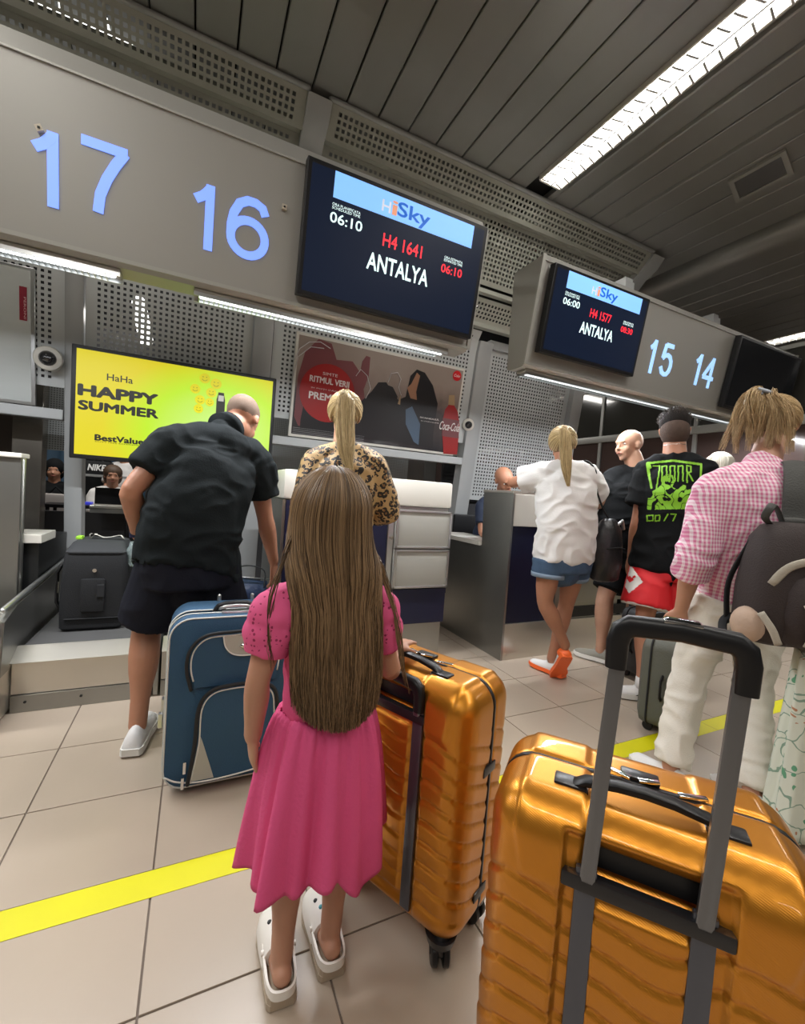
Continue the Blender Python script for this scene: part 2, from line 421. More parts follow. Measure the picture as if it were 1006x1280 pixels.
# air vent
t = empty('air_vent', (3.5, 1.85, 3.6), 'rectangular louvred air vent in the grey ceiling', 'air vent')
vc = [V(3.38, 1.97, 3.59), V(3.38, 1.63, 3.59), V(3.66, 1.70, 3.59), V(3.66, 2.06, 3.59)]
def vq(a, b, z=3.588):
    p = vc[0].lerp(vc[3], a); q = vc[1].lerp(vc[2], a); r = p.lerp(q, b); r.z = z; return r
fr = MB()
for a0, a1, b0, b1 in ((0, 1, 0, .09), (0, 1, .91, 1), (0, .12, .09, .91), (.88, 1, .09, .91)):
    fr.prism([vq(a0, b0, 3.578), vq(a1, b0, 3.578), vq(a1, b1, 3.578), vq(a0, b1, 3.578)], (0, 0, .02))
fr.build('vent_frame', mat('vent_frame', (.33, .33, .31), .4, metal=.2), t)
MB().prism([vq(.1, .08, 3.592), vq(.9, .08, 3.592), vq(.9, .92, 3.592), vq(.1, .92, 3.592)], (0, 0, .005)).build('vent_duct', M_black, t)
for k in range(9):
    a = .14+k*.083
    MB().prism([vq(a, .09, 3.588), vq(a+.045, .09, 3.58), vq(a+.045, .91, 3.58), vq(a, .91, 3.588)], (0, 0, .002)).build('slat', M_dark if 0 else mat('vent_slat', (.07, .07, .07), .5), t)
# ------------------------------------------------------------------ leaning perforated wall and curved canopy
def wally(z): return 3.70-(z-1.15)*.13
PROF = [(2.80, 3.575), (2.86, 3.50), (2.93, 3.43), (3.00, 3.47), (3.06, 3.36), (3.12, 3.22), (3.20, 3.01), (3.25, 2.93), (3.30, 2.86), (3.38, 2.775), (3.44, 2.73), (3.49, 2.66), (3.52, 2.55)]
for z in (2.3, 2.0, 1.7, 1.5, 1.15, .6, 0.): PROF.append((wally(z), z))
def prof_seg(a, b):
    """polyline piece of the profile between indices, with its length"""
    pts = [Vector((0, y, z)) for y, z in PROF[a:b+1]]
    L = [0]
    for i in range(1, len(pts)): L.append(L[-1]+(pts[i]-pts[i-1]).length)
    def at(s):
        s = max(0, min(L[-1], s))
        for i in range(1, len(L)):
            if s <= L[i]+1e-9:
                return pts[i-1].lerp(pts[i], (s-L[i-1])/(L[i]-L[i-1]))
        return pts[-1]
    return at, L[-1]
def perf(name, x0, x1, at, L, cell, ratio, m, parent, mu=.04, mv=.03, off=0., skip=None):
    """sheet with real square holes following a profile: rows of cells, plain margins"""
    nu = int((x1-x0-2*mu)/cell); nv = int((L-2*mv)/cell)
    mu = (x1-x0-nu*cell)/2; mv = (L-nv*cell)/2
    us = [x0]+[x0+mu+cell*i for i in range(nu+1)]+[x1]; vs = [0]+[mv+cell*i for i in range(nv+1)]+[L]
    def pt(u, s):
        p = at(s); return (u, p.y-off, p.z)
    v = []; f = []
    for s in vs:
        for u in us: v.append(pt(u, s))
    W = len(us); h = cell*(1-ratio)/2
    for j in range(len(vs)-1):
        for i in range(W-1):
            a, b, c, d = j*W+i, j*W+i+1, (j+1)*W+i+1, (j+1)*W+i
            if 0 < j < len(vs)-2 and 0 < i < W-2 and not (skip and skip(us[i], pt(us[i], vs[j])[2])):
                n = len(v)
                v += [pt(us[i]+h, vs[j]+h), pt(us[i+1]-h, vs[j]+h), pt(us[i+1]-h, vs[j+1]-h), pt(us[i]+h, vs[j+1]-h)]
                f += [(a, b, n+1, n), (b, c, n+2, n+1), (c, d, n+3, n+2), (d, a, n, n+3)]
            else: f.append((a, b, c, d))
    me = bpy.data.meshes.new(name); me.from_pydata(v, [], f)
    o = link(name, me, m, parent, smooth=False)
    q = o.modifiers.new('thickness', 'SOLIDIFY'); q.thickness = .003; q.offset = 0
    return o
for hx_, hy_, hw_ in ((-.8, 4.9, 1.25), (3.5, 6.6, 1.25)):
    t = empty('hall_fill_lamp', (hx_, hy_, 3.57), 'long ceiling lamp of the far hall behind the check-in wall, %s' % ('left' if hx_ < 0 else 'right'), 'ceiling light')
    MB().rb(hx_-hw_, hx_+hw_, hy_-.17, hy_+.17, 3.44, 3.475).build('housing', M_white, t)  # housing added around the fill light
back = empty('wall_back', (1.4, 3.6, 0), kind='structure')
canopy = empty('canopy', (1.4, 3.2, 2.8), 'curved perforated metal canopy running above the check-in signs', 'canopy')
RX = [-1.95, .58, 3.82]
at1, L1 = prof_seg(0, 2); at2, L2 = prof_seg(3, 6); at3, L3 = prof_seg(7, 9); at4, L4 = prof_seg(10, 15)
for i in range(2):
    a, bb = RX[i]+.07, RX[i+1]-.07
    perf('perforated_panel', a, bb, at1, L1, .0365, .56, M_perf, canopy, .05, .018)
    perf('perforated_panel', a, bb, at2, L2, .0365, .56, M_perf, canopy, .05, .03)
    perf('perforated_panel', a, bb, at3, L3, .0365, .56, M_perf, canopy, .05, .014)
    # seam rails and nose lip
    nm = MB(); nm.tube([(a, 2.795, 3.585), (bb, 2.795, 3.585)], .016, 10); nm.build('nose_rail', M_rib, canopy, smooth=True)
    MB().rb(a, bb, 2.94, 3.0, 3.455, 3.50).build('seam_rail', M_perf, canopy)
    MB().rb(a, bb, 3.20, 3.25, 2.95, 2.985).build('seam_rail', M_perf, canopy)
    MB().rb(a, bb, 3.38, 3.44, 2.74, 2.775).build('seam_rail', M_perf, canopy)
def rib(x, wd, a, b, name, parent, m=M_rib, dep=.07, off=.03):
    secs = []
    pts = [Vector((0, y, z)) for y, z in PROF]
    pts = [pts[0], pts[1], pts[2]*.5+pts[3]*.5]+pts[4:]
    pts = pts[a:b]
    R = []
    for i, p in enumerate(pts):
        t = (pts[min(i+1, len(pts)-1)]-pts[max(i-1, 0)]).normalized(); n = Vector((0, t.z, -t.y))   # outward towards passengers
        if n.y > 0: n = -n
        o1 = p+n*off; o2 = p-n*(dep-off)
        R.append([V(x-wd/2, o1.y+.006, o1.z), V(x-wd/2+.012, o1.y, o1.z), V(x+wd/2-.012, o1.y, o1.z), V(x+wd/2, o1.y+.006, o1.z), V(x+wd/2, o2.y, o2.z), V(x-wd/2, o2.y, o2.z)])
    return MB().rings(R).build(name, m, parent, smooth='auto')
for x in RX: rib(x, .15, 0, 10, 'rib', canopy, dep=.10, off=.035)
# end plate of the canopy on the right
mb = MB(); pts = [V(3.90, y, z) for y, z in PROF[:12]]+[V(3.9, 3.62, 3.3), V(3.9, 3.2, 3.6)]
mb.prism(pts, (.012, 0, 0)).build('end_plate', M_perf, canopy)
# wall columns and panels
CX = [-.765, .412, 2.43, 3.72]
for x, w_ in zip(CX, (.098, .14, .15, .15)): rib(x, w_, 10, 20, 'column', back, dep=.12, off=.04)
rail = MB(); rail.box((.76, wally(1.52)-.0, 1.52), (3.0, .045, .032), Matrix.Rotation(-.12, 3, 'X'), .006)
spans = [(-2.6, -.82), (-.71, .335), (.49, 2.35), (2.51, 3.64)]
rail = MB()
for a, bb in spans[:3]: rail.box(((a+bb)/2, wally(1.52), 1.52), ((bb-a)/2, .04, .035), None, .006)
rail.build('wall_rail', M_rib, back)
for a, bb in spans[:3]: perf('perforated_panel', a, bb, at4, L4, .036, .5, M_wallp, back, .05, .03, off=0)
atd = lambda s: Vector((0, wally(2.62-s)+.03, 2.62-s))
perf('perforated_panel', spans[3][0], spans[3][1], atd, 1.47, .034, .5, M_wallp, back, .05, .03)
MB().rb(2.5, 3.66, 3.5, 3.6, 2.62, 2.70).build('head_rail', M_rib, back)
# solid structure hidden behind the perforations, dark
tag(MB().rb(-3.6, 3.9, 4.15, 4.2, 1.8, 3.66).build('wall_service', M_dark), kind='structure')
# lower fine mesh panels seen under the rail
M_fine = mat('fine_mesh', (.20, .215, .22), .5, metal=.3)
nt, b = nodes_of(M_fine)
tc = nt.nodes.new('ShaderNodeTexCoord'); sep = nt.nodes.new('ShaderNodeSeparateXYZ'); nt.links.new(tc.outputs['Object'], sep.inputs[0])
prev = None
for ax in ('X', 'Z'):
    m1 = nt.nodes.new('ShaderNodeMath'); m1.operation = 'MULTIPLY'; m1.inputs[1].default_value = 60; nt.links.new(sep.outputs[ax], m1.inputs[0])
    m2 = nt.nodes.new('ShaderNodeMath'); m2.operation = 'FRACT'; nt.links.new(m1.outputs[0], m2.inputs[0])
    m3 = nt.nodes.new('ShaderNodeMath'); m3.operation = 'GREATER_THAN'; m3.inputs[1].default_value = .5; nt.links.new(m2.outputs[0], m3.inputs[0])
    if prev:
        m4 = nt.nodes.new('ShaderNodeMath'); m4.operation = 'MULTIPLY'; nt.links.new(prev.outputs[0], m4.inputs[0]); nt.links.new(m3.outputs[0], m4.inputs[1]); prev = m4
    else: prev = m3
mx = nt.nodes.new('ShaderNodeMix'); mx.data_type = 'RGBA'; mx.inputs[6].default_value = (.38, .40, .40, 1); mx.inputs[7].default_value = (.10, .10, .10, 1)
nt.links.new(prev.outputs[0], mx.inputs[0]); nt.links.new(mx.outputs[2], b.inputs['Base Color'])
for a, bb in ((-1.03, -.84), (.50, 2.0)):
    MB().rb(a, bb, 4.1, 4.13, 1.30, 1.79).build('fine_mesh_panel', M_fine, back)
MB().rb(1.32, 1.35, 4.08, 4.1, 1.3, 1.8).build('trim_strip', M_rib, back)
MB().rb(2.0, 2.30, 4.3, 4.34, .0, 1.9).build('wall_board', mat('brown_board', (.14, .125, .11), .5), back)
MB().rb(2.36, 3.0, 3.98, 4.02, 0, 1.56).build('opening_shade_board', M_dark, back)  # near-black boards stand in for the shade inside the openings
MB().rb(2.55, 3.64, 3.80, 3.84, 0, 1.13).build('opening_shade_board', M_dark, back)
# lamp inside the canopy, small
t = empty('canopy_light', tuple(P(590, 381, 3.34)), 'small recessed light under the canopy between the two sign boxes', 'light')
p = P(588, 379, 3.33); MB().box(p, (.075, .012, .008)).build('lamp_lens', mat('lamp_lens', (1, 1, .95), .4, emit=3), t)
# fittings glimpsed through the perforated wall
for px, py in ((178, 402),):
    p = P(px, py, 4.0)
    t = empty('service_light', tuple(p), 'bright service lamp glimpsed through the holes of the perforated wall', 'light')
    MB().tube([p+V(-.03, 0, .14), p+V(.03, 0, -.14)], .05, 10).build('lamp_body', mat('service_glow', (1, 1, 1), .4, emit=2.2), t, smooth=True)
area('service_lamp_light', (-.6, 3.95, 2.3), .3, .3, 2)
p = P(110, -30, 3.5)
t = empty('service_light', tuple(p), 'long service lamp shining through the upper left canopy holes', 'light')
MB().tube([V(-1.75, 3.05, 3.63), V(-.45, 3.05, 3.63)], .035, 10).tube([V(-1.75, 3.45, 3.3), V(-.45, 3.45, 3.3)], .035, 10).build('lamp_body', mat('service_glow2', (1, 1, .97), .4, emit=2.5), t, smooth=True)
# dome cameras
def dome(px, py, Y, r, label):
    p = P(px, py, Y); t = empty('security_camera', tuple(p), label, 'security camera')
    d = (Vector((0, 0, H))-p).normalized(); d = (d+V(0, -.6, -.1)).normalized()
    MB().tube([p+d*-.05, p+d*.0, p+d*.018, p+d*.026], [r, r, r*.94, r*.72], 28, round_end=False).build('housing_ring', M_white, t, smooth='auto')
    MB().ell(p+d*.018, (r*.62, r*.62, r*.62)).build('lens_dome', mat('dome_glass', (.02, .02, .022), .08, coat=.5), t, smooth=True)
dome(60, 448, 3.50, .076, 'white dome security camera on the perforated wall left of the yellow screen')
dome(585, 531, 3.58, .06, 'white dome security camera right of the cola poster')
# ------------------------------------------------------------------ sign boxes with digits and flight screens
SF = Frame((0, 2.25, 2.055), (1, 0, 0), (0, -.10, .64))          # lit face plane of both boxes
SH = .66
def sign_box(x0, x1, label, left):
    t = empty('sign_box', ((x0+x1)/2, 2.35, 2.05), label, 'sign')
    f = SF
    bot = 0.0
    a = f.p(0, 0); c = f.p(0, SH)
    yb = 2.43
    if left: top = [V(0, c.y+.02, c.z-.045), V(0, c.y+.07, c.z+.06)]
    sec = [a, f.p(0, SH if not left else SH-.03)]
    if left: sec += [f.p(0, SH-.03)+V(0, .035, .095)]
    sec += [V(0, yb, sec[-1].z), V(0, yb, a.z+.0), V(0, yb-.03, a.z-.012), V(0, a.y+.03, a.z-.012)]
    rings = [[V(x, q.y, q.z) for q in sec] for x in (x0, x1)]
    MB().rings(rings).build('box', M_sign, t)
    # front frame edges
    MB().box(f.p((x0+x1)/2, .006, .004), ((x1-x0)/2, .008, .006), f.M()).build('edge_trim', M_signside, t)
    MB().box(f.p((x0+x1)/2, SH-.03, .003), ((x1-x0)/2, .004, .005), f.M()).build('edge_trim', M_signside, t)
    for x in ((x0, x1) if not left else (x1,)):
        MB().box(f.p(x, SH/2, .003), (.012, SH/2, .007), f.M()).build('edge_trim', M_signside, t)
    return t
sL = sign_box(-2.3, 1.44, 'long grey sign box with lit numbers 17 and 16 above the left counters', True)
sR = sign_box(1.885, 5.0, 'grey sign box with lit numbers 15 and 14 above the right counters', False)
for b_, dg_, m in ((sL, [('1', (38, 168), (78, 252)), ('7', (100, 178), (158, 266)), ('1', (240, 233), (270, 308)), ('6', (287, 248), (332, 322))], E_blue),
                  (sR, [('1', (806, 423), (822, 467)), ('5', (820, 428), (845, 471)), ('1', (862, 443), (880, 480)), ('4', (873, 446), (897, 485))], E_blue2)):
    for s_, tl, br in dg_:
        a = SF.uv(*tl); c = SF.uv(*br)
        cu = (a[0]+c[0])/2
        if b_ is sL: h = .265; wd = {'1': .125, '7': .18, '6': .19}[s_]; vm = .385 if True else 0
        else: h = .24; wd = {'1': .10, '5': .15, '4': .16}[s_]; vm = (a[1]+c[1])/2
        vm = (a[1]+c[1])/2
        digit(s_, SF, cu, vm, wd, h, .036 if b_ is sL else .031, m, b_)
for px, py, in ((50, 162), (355, 260)):
    u, v = SF.uv(px, py); k = MB(); k.box(SF.p(u, v, .008), (.011, .011, .008), SF.M() @ Matrix.Rotation(.5 if px < 100 else 0, 3, 'Z')); k.build('mounting_clip', mat('clip', (.55, .5, .4), .4), sL)
    MB().box(SF.p(u, v, .017), (.004, .004, .001), SF.M()).build('clip_screw', M_black, sL)
# strip lights with louvres under both boxes
def strip(x0, x1, label):
    yy = 2.335; z = SF.o.z-.012
    t = empty('strip_light', ((x0+x1)/2, yy, z), label, 'strip light', None)
    MB().rb(x0, x1, yy-.045, yy+.045, z-.016, z-.002, .003).build('housing', M_signside, t)
    MB().tube([V(x0+.03, yy, z-.02), V(x1-.03, yy, z-.02)], .011, 8).build('tube', E_strip, t, smooth=True)
    mb = MB(); n = int((x1-x0-.04)/.022)
    for k in range(n): mb.rb(x0+.02+k*.022, x0+.0225+k*.022, yy-.04, yy+.04, z-.034, z-.012)
    mb.rb(x0, x1, yy-.043, yy-.040, z-.034, z-.014); mb.rb(x0, x1, yy+.040, yy+.043, z-.034, z-.014)
    tag(mb.build('louvre', M_alu, t), kind='stuff')
    area('strip_lamp_light', ((x0+x1)/2, yy, z-.038), x1-x0-.05, .05, 24*(x1-x0), (.95, .97, 1))
    return t
strip(-2.2, -.34, 'bright louvred strip light under the box of number 17')
strip(-.05, 1.33, 'bright louvred strip light under the box of number 16 and its screen')
strip(1.93, 3.55, 'louvred strip light under the screen beside number 15')
strip(3.65, 4.9, 'louvred strip light under number 14 and the blank screen')
def tv(fr, u0, u1, v0, v1, c, dep, name, label, m=M_screen, bez=.022, group=None, cat='screen'):
    t = empty(name, tuple(fr.p((u0+u1)/2, v0, c)), label, cat, group)
    slab(fr, u0, u1, v0, v1, c, c+dep, .006).build('bezel', M_black, t)
    slab(fr, u0+bez, u1-bez, v0+bez, v1-bez, c+dep-.003, c+dep+.001).build('display', m, t)
    return t
def flight(tl, br, hd, items, label, name='flight_screen', c=.012, dep=.05):
    """tl, br: screen corners; the rest are fractions of the screen"""
    u0, v1 = tl; u1, v0 = br
    t = tv(SF, u0, u1, v0, v1, c, dep, name, label)
    f = SF; c2 = c+dep+.001
    W, Hh = u1-u0, v1-v0
    g = lambda a, b: (u0+W*a, v1-Hh*b)
    a = g(*hd[0]); b = g(*hd[1])
    slab(f, a[0], b[0], b[1], a[1], c2, c2+.001).build('header_band', E_head, t)
    for s, p, q, m, bo in items:
        a = g(*p); b = g(*q)
        text(s, f, (a[0], b[1], b[0], a[1]), c2+.0012, m, t, thick=.0006, bold=bo)
    return t
E_or = glow('logo_pale', (.62, .66, .72), .75); E_lb = glow('logo_blue', (.005, .12, .55), .7); E_orange = glow('logo_orange', (.85, .35, .2), .6)
def items(t1, fl, t2): return [
    ('H', (.375, .105), (.42, .19), E_or, .012), ('i', (.43, .085), (.455, .19), E_orange, .012), ('Sky', (.46, .075), (.64, .215), E_lb, .02),
    ('ORA PLANIFICATA', (.13, .262), (.27, .282), E_white, .0), ('SCHEDULED TIME', (.13, .287), (.27, .307), E_white, .0), (t1, (.125, .33), (.285, .405), E_white, .012),
    (fl, (.40, .35), (.62, .45), E_red, .009), ('ORA ESTIMATA', (.755, .36), (.87, .38), E_white, 0), ('ESTIMATED TIME', (.755, .385), (.87, .405), E_white, 0),
    (t2, (.745, .43), (.875, .50), E_red, .010), ('ANTALYA', (.33, .53), (.675, .66), E_white, .022)]
b1 = SF.uv(383, 290), SF.uv(584, 355)
flight((.395, .645), (1.415, .045), ((.13, .035), (.91, .225)), items('06:10', 'H4 1641', '06:10'), 'large flight screen for flight H4 1641 to Antalya at 06:10')
flight((1.935, .61), (2.83, .08), ((.13, .035), (.91, .225)), items('06:00', 'H4 1577', '08:30'), 'smaller flight screen for flight H4 1577 to Antalya at 06:00')
t = tv(SF, 3.98, 4.97, .04, .62, .012, .05, 'blank_screen', 'switched off black screen at the right end of the sign box', mat('screen_off', (.01, .012, .016), .15))
# brackets between the right box and the canopy
for xx, lb in ((2.95, 'short grey bracket holding up the screen beside number 15'), (4.1, 'short grey bracket holding up the box near the blank screen')):
    t = empty('sign_hanger', (xx, 2.40, 2.70), lb, 'bracket')
    MB().rb(xx-.05, xx+.05, 2.37, 2.42, 2.70, 2.92, .004).build('post', M_rib, t)
    MB().rb(xx-.04, xx+.04, 2.38, 3.02, 2.90, 2.95, .004).build('arm', M_rib, t)
# ------------------------------------------------------------------ wall media
lean = V(0, -.13, 1)
# yellow advertising screen
YF = Frame((-.72, 3.40, 1.245), (1, 0, 0), (0, -.05, 1))
u1 = 1.225; v1 = .70
t = empty('advert_screen', (-.1, 3.42, 1.24), 'wide yellow advert screen reading HAPPY SUMMER behind the bending man', 'screen')
slab(YF, -.015, u1, -.01, v1, -.05, 0, .008).build('bezel', M_black, t)
M_yel = mat('advert_yellow', (.72, .82, .005), .4, emit=.62)
nt, b = nodes_of(M_yel)
tc = nt.nodes.new('ShaderNodeTexCoord'); mp = nt.nodes.new('ShaderNodeMapping'); mp.inputs['Location'].default_value = (-.35, 0, -.45); mp.inputs['Scale'].default_value = (1.4, 0, 1.9)
gr = nt.nodes.new('ShaderNodeTexGradient'); gr.gradient_type = 'SPHERICAL'; cr = nt.nodes.new('ShaderNodeValToRGB')
cr.color_ramp.elements[0].color = (.80, .66, .002, 1); cr.color_ramp.elements[0].position = .0
cr.color_ramp.elements[1].color = (.62, 1, .35, 1); cr.color_ramp.elements[1].position = 1
e = cr.color_ramp.elements.new(.35); e.color = (.52, .90, .01, 1)
nt.links.new(tc.outputs['Object'], mp.inputs[0]); nt.links.new(mp.outputs[0], gr.inputs[0]); nt.links.new(gr.outputs[0], cr.inputs[0])
b.inputs['Base Color'].default_value = (.12, .12, .01, 1); b.inputs['Emission Strength'].default_value = .86; nt.links.new(cr.outputs[0], b.inputs['Emission Color'])
slab(YF, .012, u1-.025, .018, v1-.025, -.002, .002).build('display', M_yel, t)
M_ink = mat('advert_ink', (.015, .015, .01), .4)
for s_, a, c, bo in (('HaHa', (134, 467), (166, 480), .012), ('HAPPY', (99, 480), (196, 506), .065), ('SUMMER', (99, 500), (197, 523), .055), ('BestValue', (119, 543), (179, 556), .05), ('DUTY FREE EXPERIENCE', (119, 551), (178, 558), .0)):
    text_px(s_, YF, a, c, .003, M_ink, t, thick=.001, bold=bo)
M_bub = mat('smiley_yellow', (.60, .55, .0), .4, emit=.5); M_bl = mat('smiley_line', (.25, .25, .0), .4, emit=.1)
def disc(fr, u, v, r, c, n=20, th=.002, ry=None): return poly(fr, [(u+r*math.cos(2*PI*k/n), v+(ry or r)*math.sin(2*PI*k/n)) for k in range(n)], c, c+th)
for k, (px, py, r) in enumerate(((256, 473, .034), (270, 480, .036), (244, 486, .032), (264, 491, .033), (250, 500, .032), (248, 511, .030), (262, 503, .028))):
    u, v = YF.uv(px, py); disc(YF, u, v, r, .0021+.0012*k).build('smiley_balloon', M_bub, t)
    for q in (-1, 1): disc(YF, u+q*r*.32, v+r*.25, r*.10, .0034+.0012*k, 8).build('smiley_eye', M_bl, t)
    arc = [(u+r*.55*math.cos(a), v+r*.55*math.sin(a)) for a in [PI*(1.12+.76*i/8) for i in range(9)]]
    arc += [(u+r*.45*math.cos(a), v+r*.45*math.sin(a)) for a in [PI*(1.12+.76*i/8) for i in range(8, -1, -1)]]
    poly(YF, arc, .0034+.0012*k, .0042+.0012*k).build('smiley_mouth', M_bl, t)
u, v = YF.uv(276, 500)
poly(YF, [(u-.028, v-.14), (u+.028, v-.14), (u+.028, v), (u+.02, v+.035), (u+.018, v+.05), (u-.018, v+.05), (u-.02, v+.035), (u-.028, v)], .003, .006).build('bottle_print', M_ink, t)
slab(YF, u-.018, u+.018, v-.01, v+.03, .0062, .007).build('bottle_label', M_white, t)
# poster
PF = Frame((.60, wally(1.58)-.012, 1.585), (1, 0, 0), lean)
pt_ = lambda x, y: PF.uv(x, y)
pu0, pv0 = pt_(360, 541); pu1, pv1 = pt_(581, 461)
pv0 = -.02; pv1 = pt_(362, 412)[1]
t = empty('poster', tuple(PF.p((pu0+pu1)/2, 0)), 'wide cola poster in a thin white frame showing people drinking at dusk', 'poster')
slab(PF, pu0, pu1, pv0, pv1, -.01, .012, .003).build('poster_frame', M_white, t)
M_post = mat('poster_print', (.2, .16, .15), .35, coat=.4)
nt, b = nodes_of(M_post)
tc = nt.nodes.new('ShaderNodeTexCoord'); sx = nt.nodes.new('ShaderNodeSeparateXYZ'); nt.links.new(tc.outputs['Object'], sx.inputs[0])
cr = nt.nodes.new('ShaderNodeValToRGB'); mr = nt.nodes.new('ShaderNodeMapRange'); mr.inputs[1].default_value = 0; mr.inputs[2].default_value = .85
nt.links.new(sx.outputs['Z'], mr.inputs[0])
nz = nt.nodes.new('ShaderNodeTexNoise'); nz.inputs['Scale'].default_value = 4.5; nz.inputs['Detail'].default_value = 5; nt.links.new(tc.outputs['Object'], nz.inputs['Vector'])
ad = nt.nodes.new('ShaderNodeMath'); ad.operation = 'MULTIPLY_ADD'; ad.inputs[1].default_value = .5; nt.links.new(nz.outputs[0], ad.inputs[0]); nt.links.new(mr.outputs[0], ad.inputs[2])
nt.links.new(ad.outputs[0], cr.inputs[0])
els = cr.color_ramp.elements; els[0].position = .2; els[0].color = (.012, .012, .016, 1); els[1].position = 1.25 if 0 else 1; els[1].color = (.27, .215, .185, 1)
e = els.new(.62); e.color = (.05, .035, .035, 1); e = els.new(.78); e.color = (.20, .15, .13, 1)
nt.links.new(cr.outputs[0], b.inputs['Base Color'])
slab(PF, pu0+.022, pu1-.022, pv0+.022, pv1-.022, .010, .014).build('print', M_post, t)
inks = dict(red=mat('poster_red', (.30, .012, .012), .35), dark=mat('poster_dark', (.012, .011, .013), .35), pink=mat('poster_white', (.72, .68, .66), .4), mauve=mat('poster_mauve', (.16, .045, .05), .35), skin=mat('poster_skin', (.30, .15, .09), .35), denim=mat('poster_denim', (.07, .11, .17), .35), tan=mat('poster_tan', (.33, .22, .12), .35))
def ppoly(pts, m, c=.0145, name='print_shape', th=.0008): return poly(PF, [pt_(*p) for p in pts], c, c+th).build(name, inks[m], t)
# crowd silhouettes, arms and drinkers
ppoly([(367, 520), (372, 470), (381, 440), (398, 424), (414, 430), (420, 450), (440, 452), (452, 470), (455, 500), (440, 525), (420, 540), (372, 532)], 'mauve')
ppoly([(375, 524), (380, 500), (388, 492), (400, 500), (420, 505), (440, 492), (447, 505), (463, 490), (472, 478), (482, 478), (490, 492), (497, 500), (506, 496), (512, 470), (520, 462), (530, 466), (540, 482), (546, 505), (540, 545), (540, 560), (374, 537)], 'dark', .0154)
ppoly([(512, 498), (508, 485), (513, 480), (520, 466), (524, 470), (519, 490), (520, 500)], 'skin', .0163)
ppoly([(506, 512), (514, 508), (524, 530), (522, 556), (516, 552), (506, 530)], 'denim', .0164)
ppoly([(446, 480), (452, 452), (457, 445), (462, 447), (460, 470), (454, 486)], 'mauve', .0163)
ppoly([(478, 505), (492, 507), (496, 496), (490, 484), (480, 480), (474, 490)], 'dark', .0168)
ppoly([(496, 505), (500, 492), (499, 506)], 'tan', .0170)
c0 = pt_(409, 492)
disc(PF, c0[0], c0[1], .235, .0172, 36, .001).build('red_roundel', inks['red'], t)
ppoly([(553, 567), (551, 530), (555, 512), (559, 507), (560, 497), (566, 497), (567, 508), (571, 515), (573, 532), (570, 568)], 'red', .0172, 'bottle_print')
ppoly([(559, 506), (560, 494), (567, 494), (567, 507)], 'tan', .018)
ppoly([(551, 545), (552, 522), (572, 526), (572, 548)], 'mauve', .018)
for s_, a, c, bo in (('SIMTE', (403, 465), (421, 472), .0), ('RITMUL VERII', (387, 469), (435, 485), .035), ('ȘI POȚI CÂȘTIGA', (388, 483), (433, 493), .0), ('PREMII CU', (386, 489), (438, 506), .035),
                    ('SCANEAZĂ', (524, 520), (547, 526), .01), ('ȘI PARTICIPĂ', (525, 525), (547, 530), .0)):
    text_px(s_, PF, a, c, .019, inks['pink'], t, thick=.0006, bold=bo)
text_px('Coca-Cola', PF, (549, 526), (572, 540), .019, inks['pink'], t, thick=.0006, shear=.35, bold=.01)
d0 = pt_(570, 470); disc(PF, d0[0], d0[1], .046, .016, 24).build('brand_disc', mat('poster_bright_red', (.55, .01, .015), .35), t)
text(('Coke'), PF, (d0[0]-.032, d0[1]-.012, d0[0]+.032, d0[1]+.014), .0185, inks['pink'], t, thick=.0006, shear=.3, bold=.01)
for k in range(4):
    a = pt_(366, 528); 
    slab(PF, a[0]+.0, a[0]+.62, pv0+.03+k*.014, pv0+.034+k*.014, .0158, .0162).build('small_print', inks['pink'] if 0 else mat('fine_print', (.2, .2, .21), .4), t)
# white wave decoration swirls
def swirl(pts, r=.0035):
    MB().tube([PF.p(*pt_(*p), .0195) for p in pts], r, 6).build('swirl_line', mat('poster_glow', (.5, .47, .48), .4), t, smooth=True)
swirl([(368, 450), (374, 436), (386, 428), (400, 428), (412, 436)]); swirl([(366, 470), (372, 446), (388, 434), (404, 436)])
swirl([(484, 478), (488, 467), (496, 466), (500, 474), (497, 484), (500, 494)], .003); swirl([(444, 470), (450, 462), (458, 470), (462, 486), (456, 498)], .003)
# white beer advert panel, far left
BF = Frame((-1.0, wally(1.55)-.02, 1.56), (1, 0, 0), lean)
a = BF.uv(45, 508); c = BF.uv(38, 335)
t = empty('beer_poster', tuple(BF.p(-.5, 0)), 'pale framed advert panel with a small red Peroni label, left edge', 'poster')
slab(BF, -1.3, a[0]-.0, .0, c[1], -.01, .012, .003).build('poster_frame', M_alu, t)
M_beer = mat('beer_print', (.50, .53, .52), .35, coat=.3, var=(2.5, .18, (.3, 1, 2.2)))
slab(BF, -1.28, a[0]-.02, .02, c[1]-.02, .010, .014).build('print', M_beer, t)
p0 = BF.uv(25, 358); p1 = BF.uv(35, 402)
slab(BF, p0[0], p1[0], p1[1], p0[1], .0145, .016).build('red_label', mat('label_red', (.26, .015, .035), .4), t)
text('PERONI', BF, (p0[0]+.022, p1[1]+.01, p1[0]-.005, p0[1]-.06), .0165, mat('label_pink', (.75, .5, .5), .4), t, thick=.0006, rot=-1)
# ------------------------------------------------------------------ desks
def desk_label(t): return t
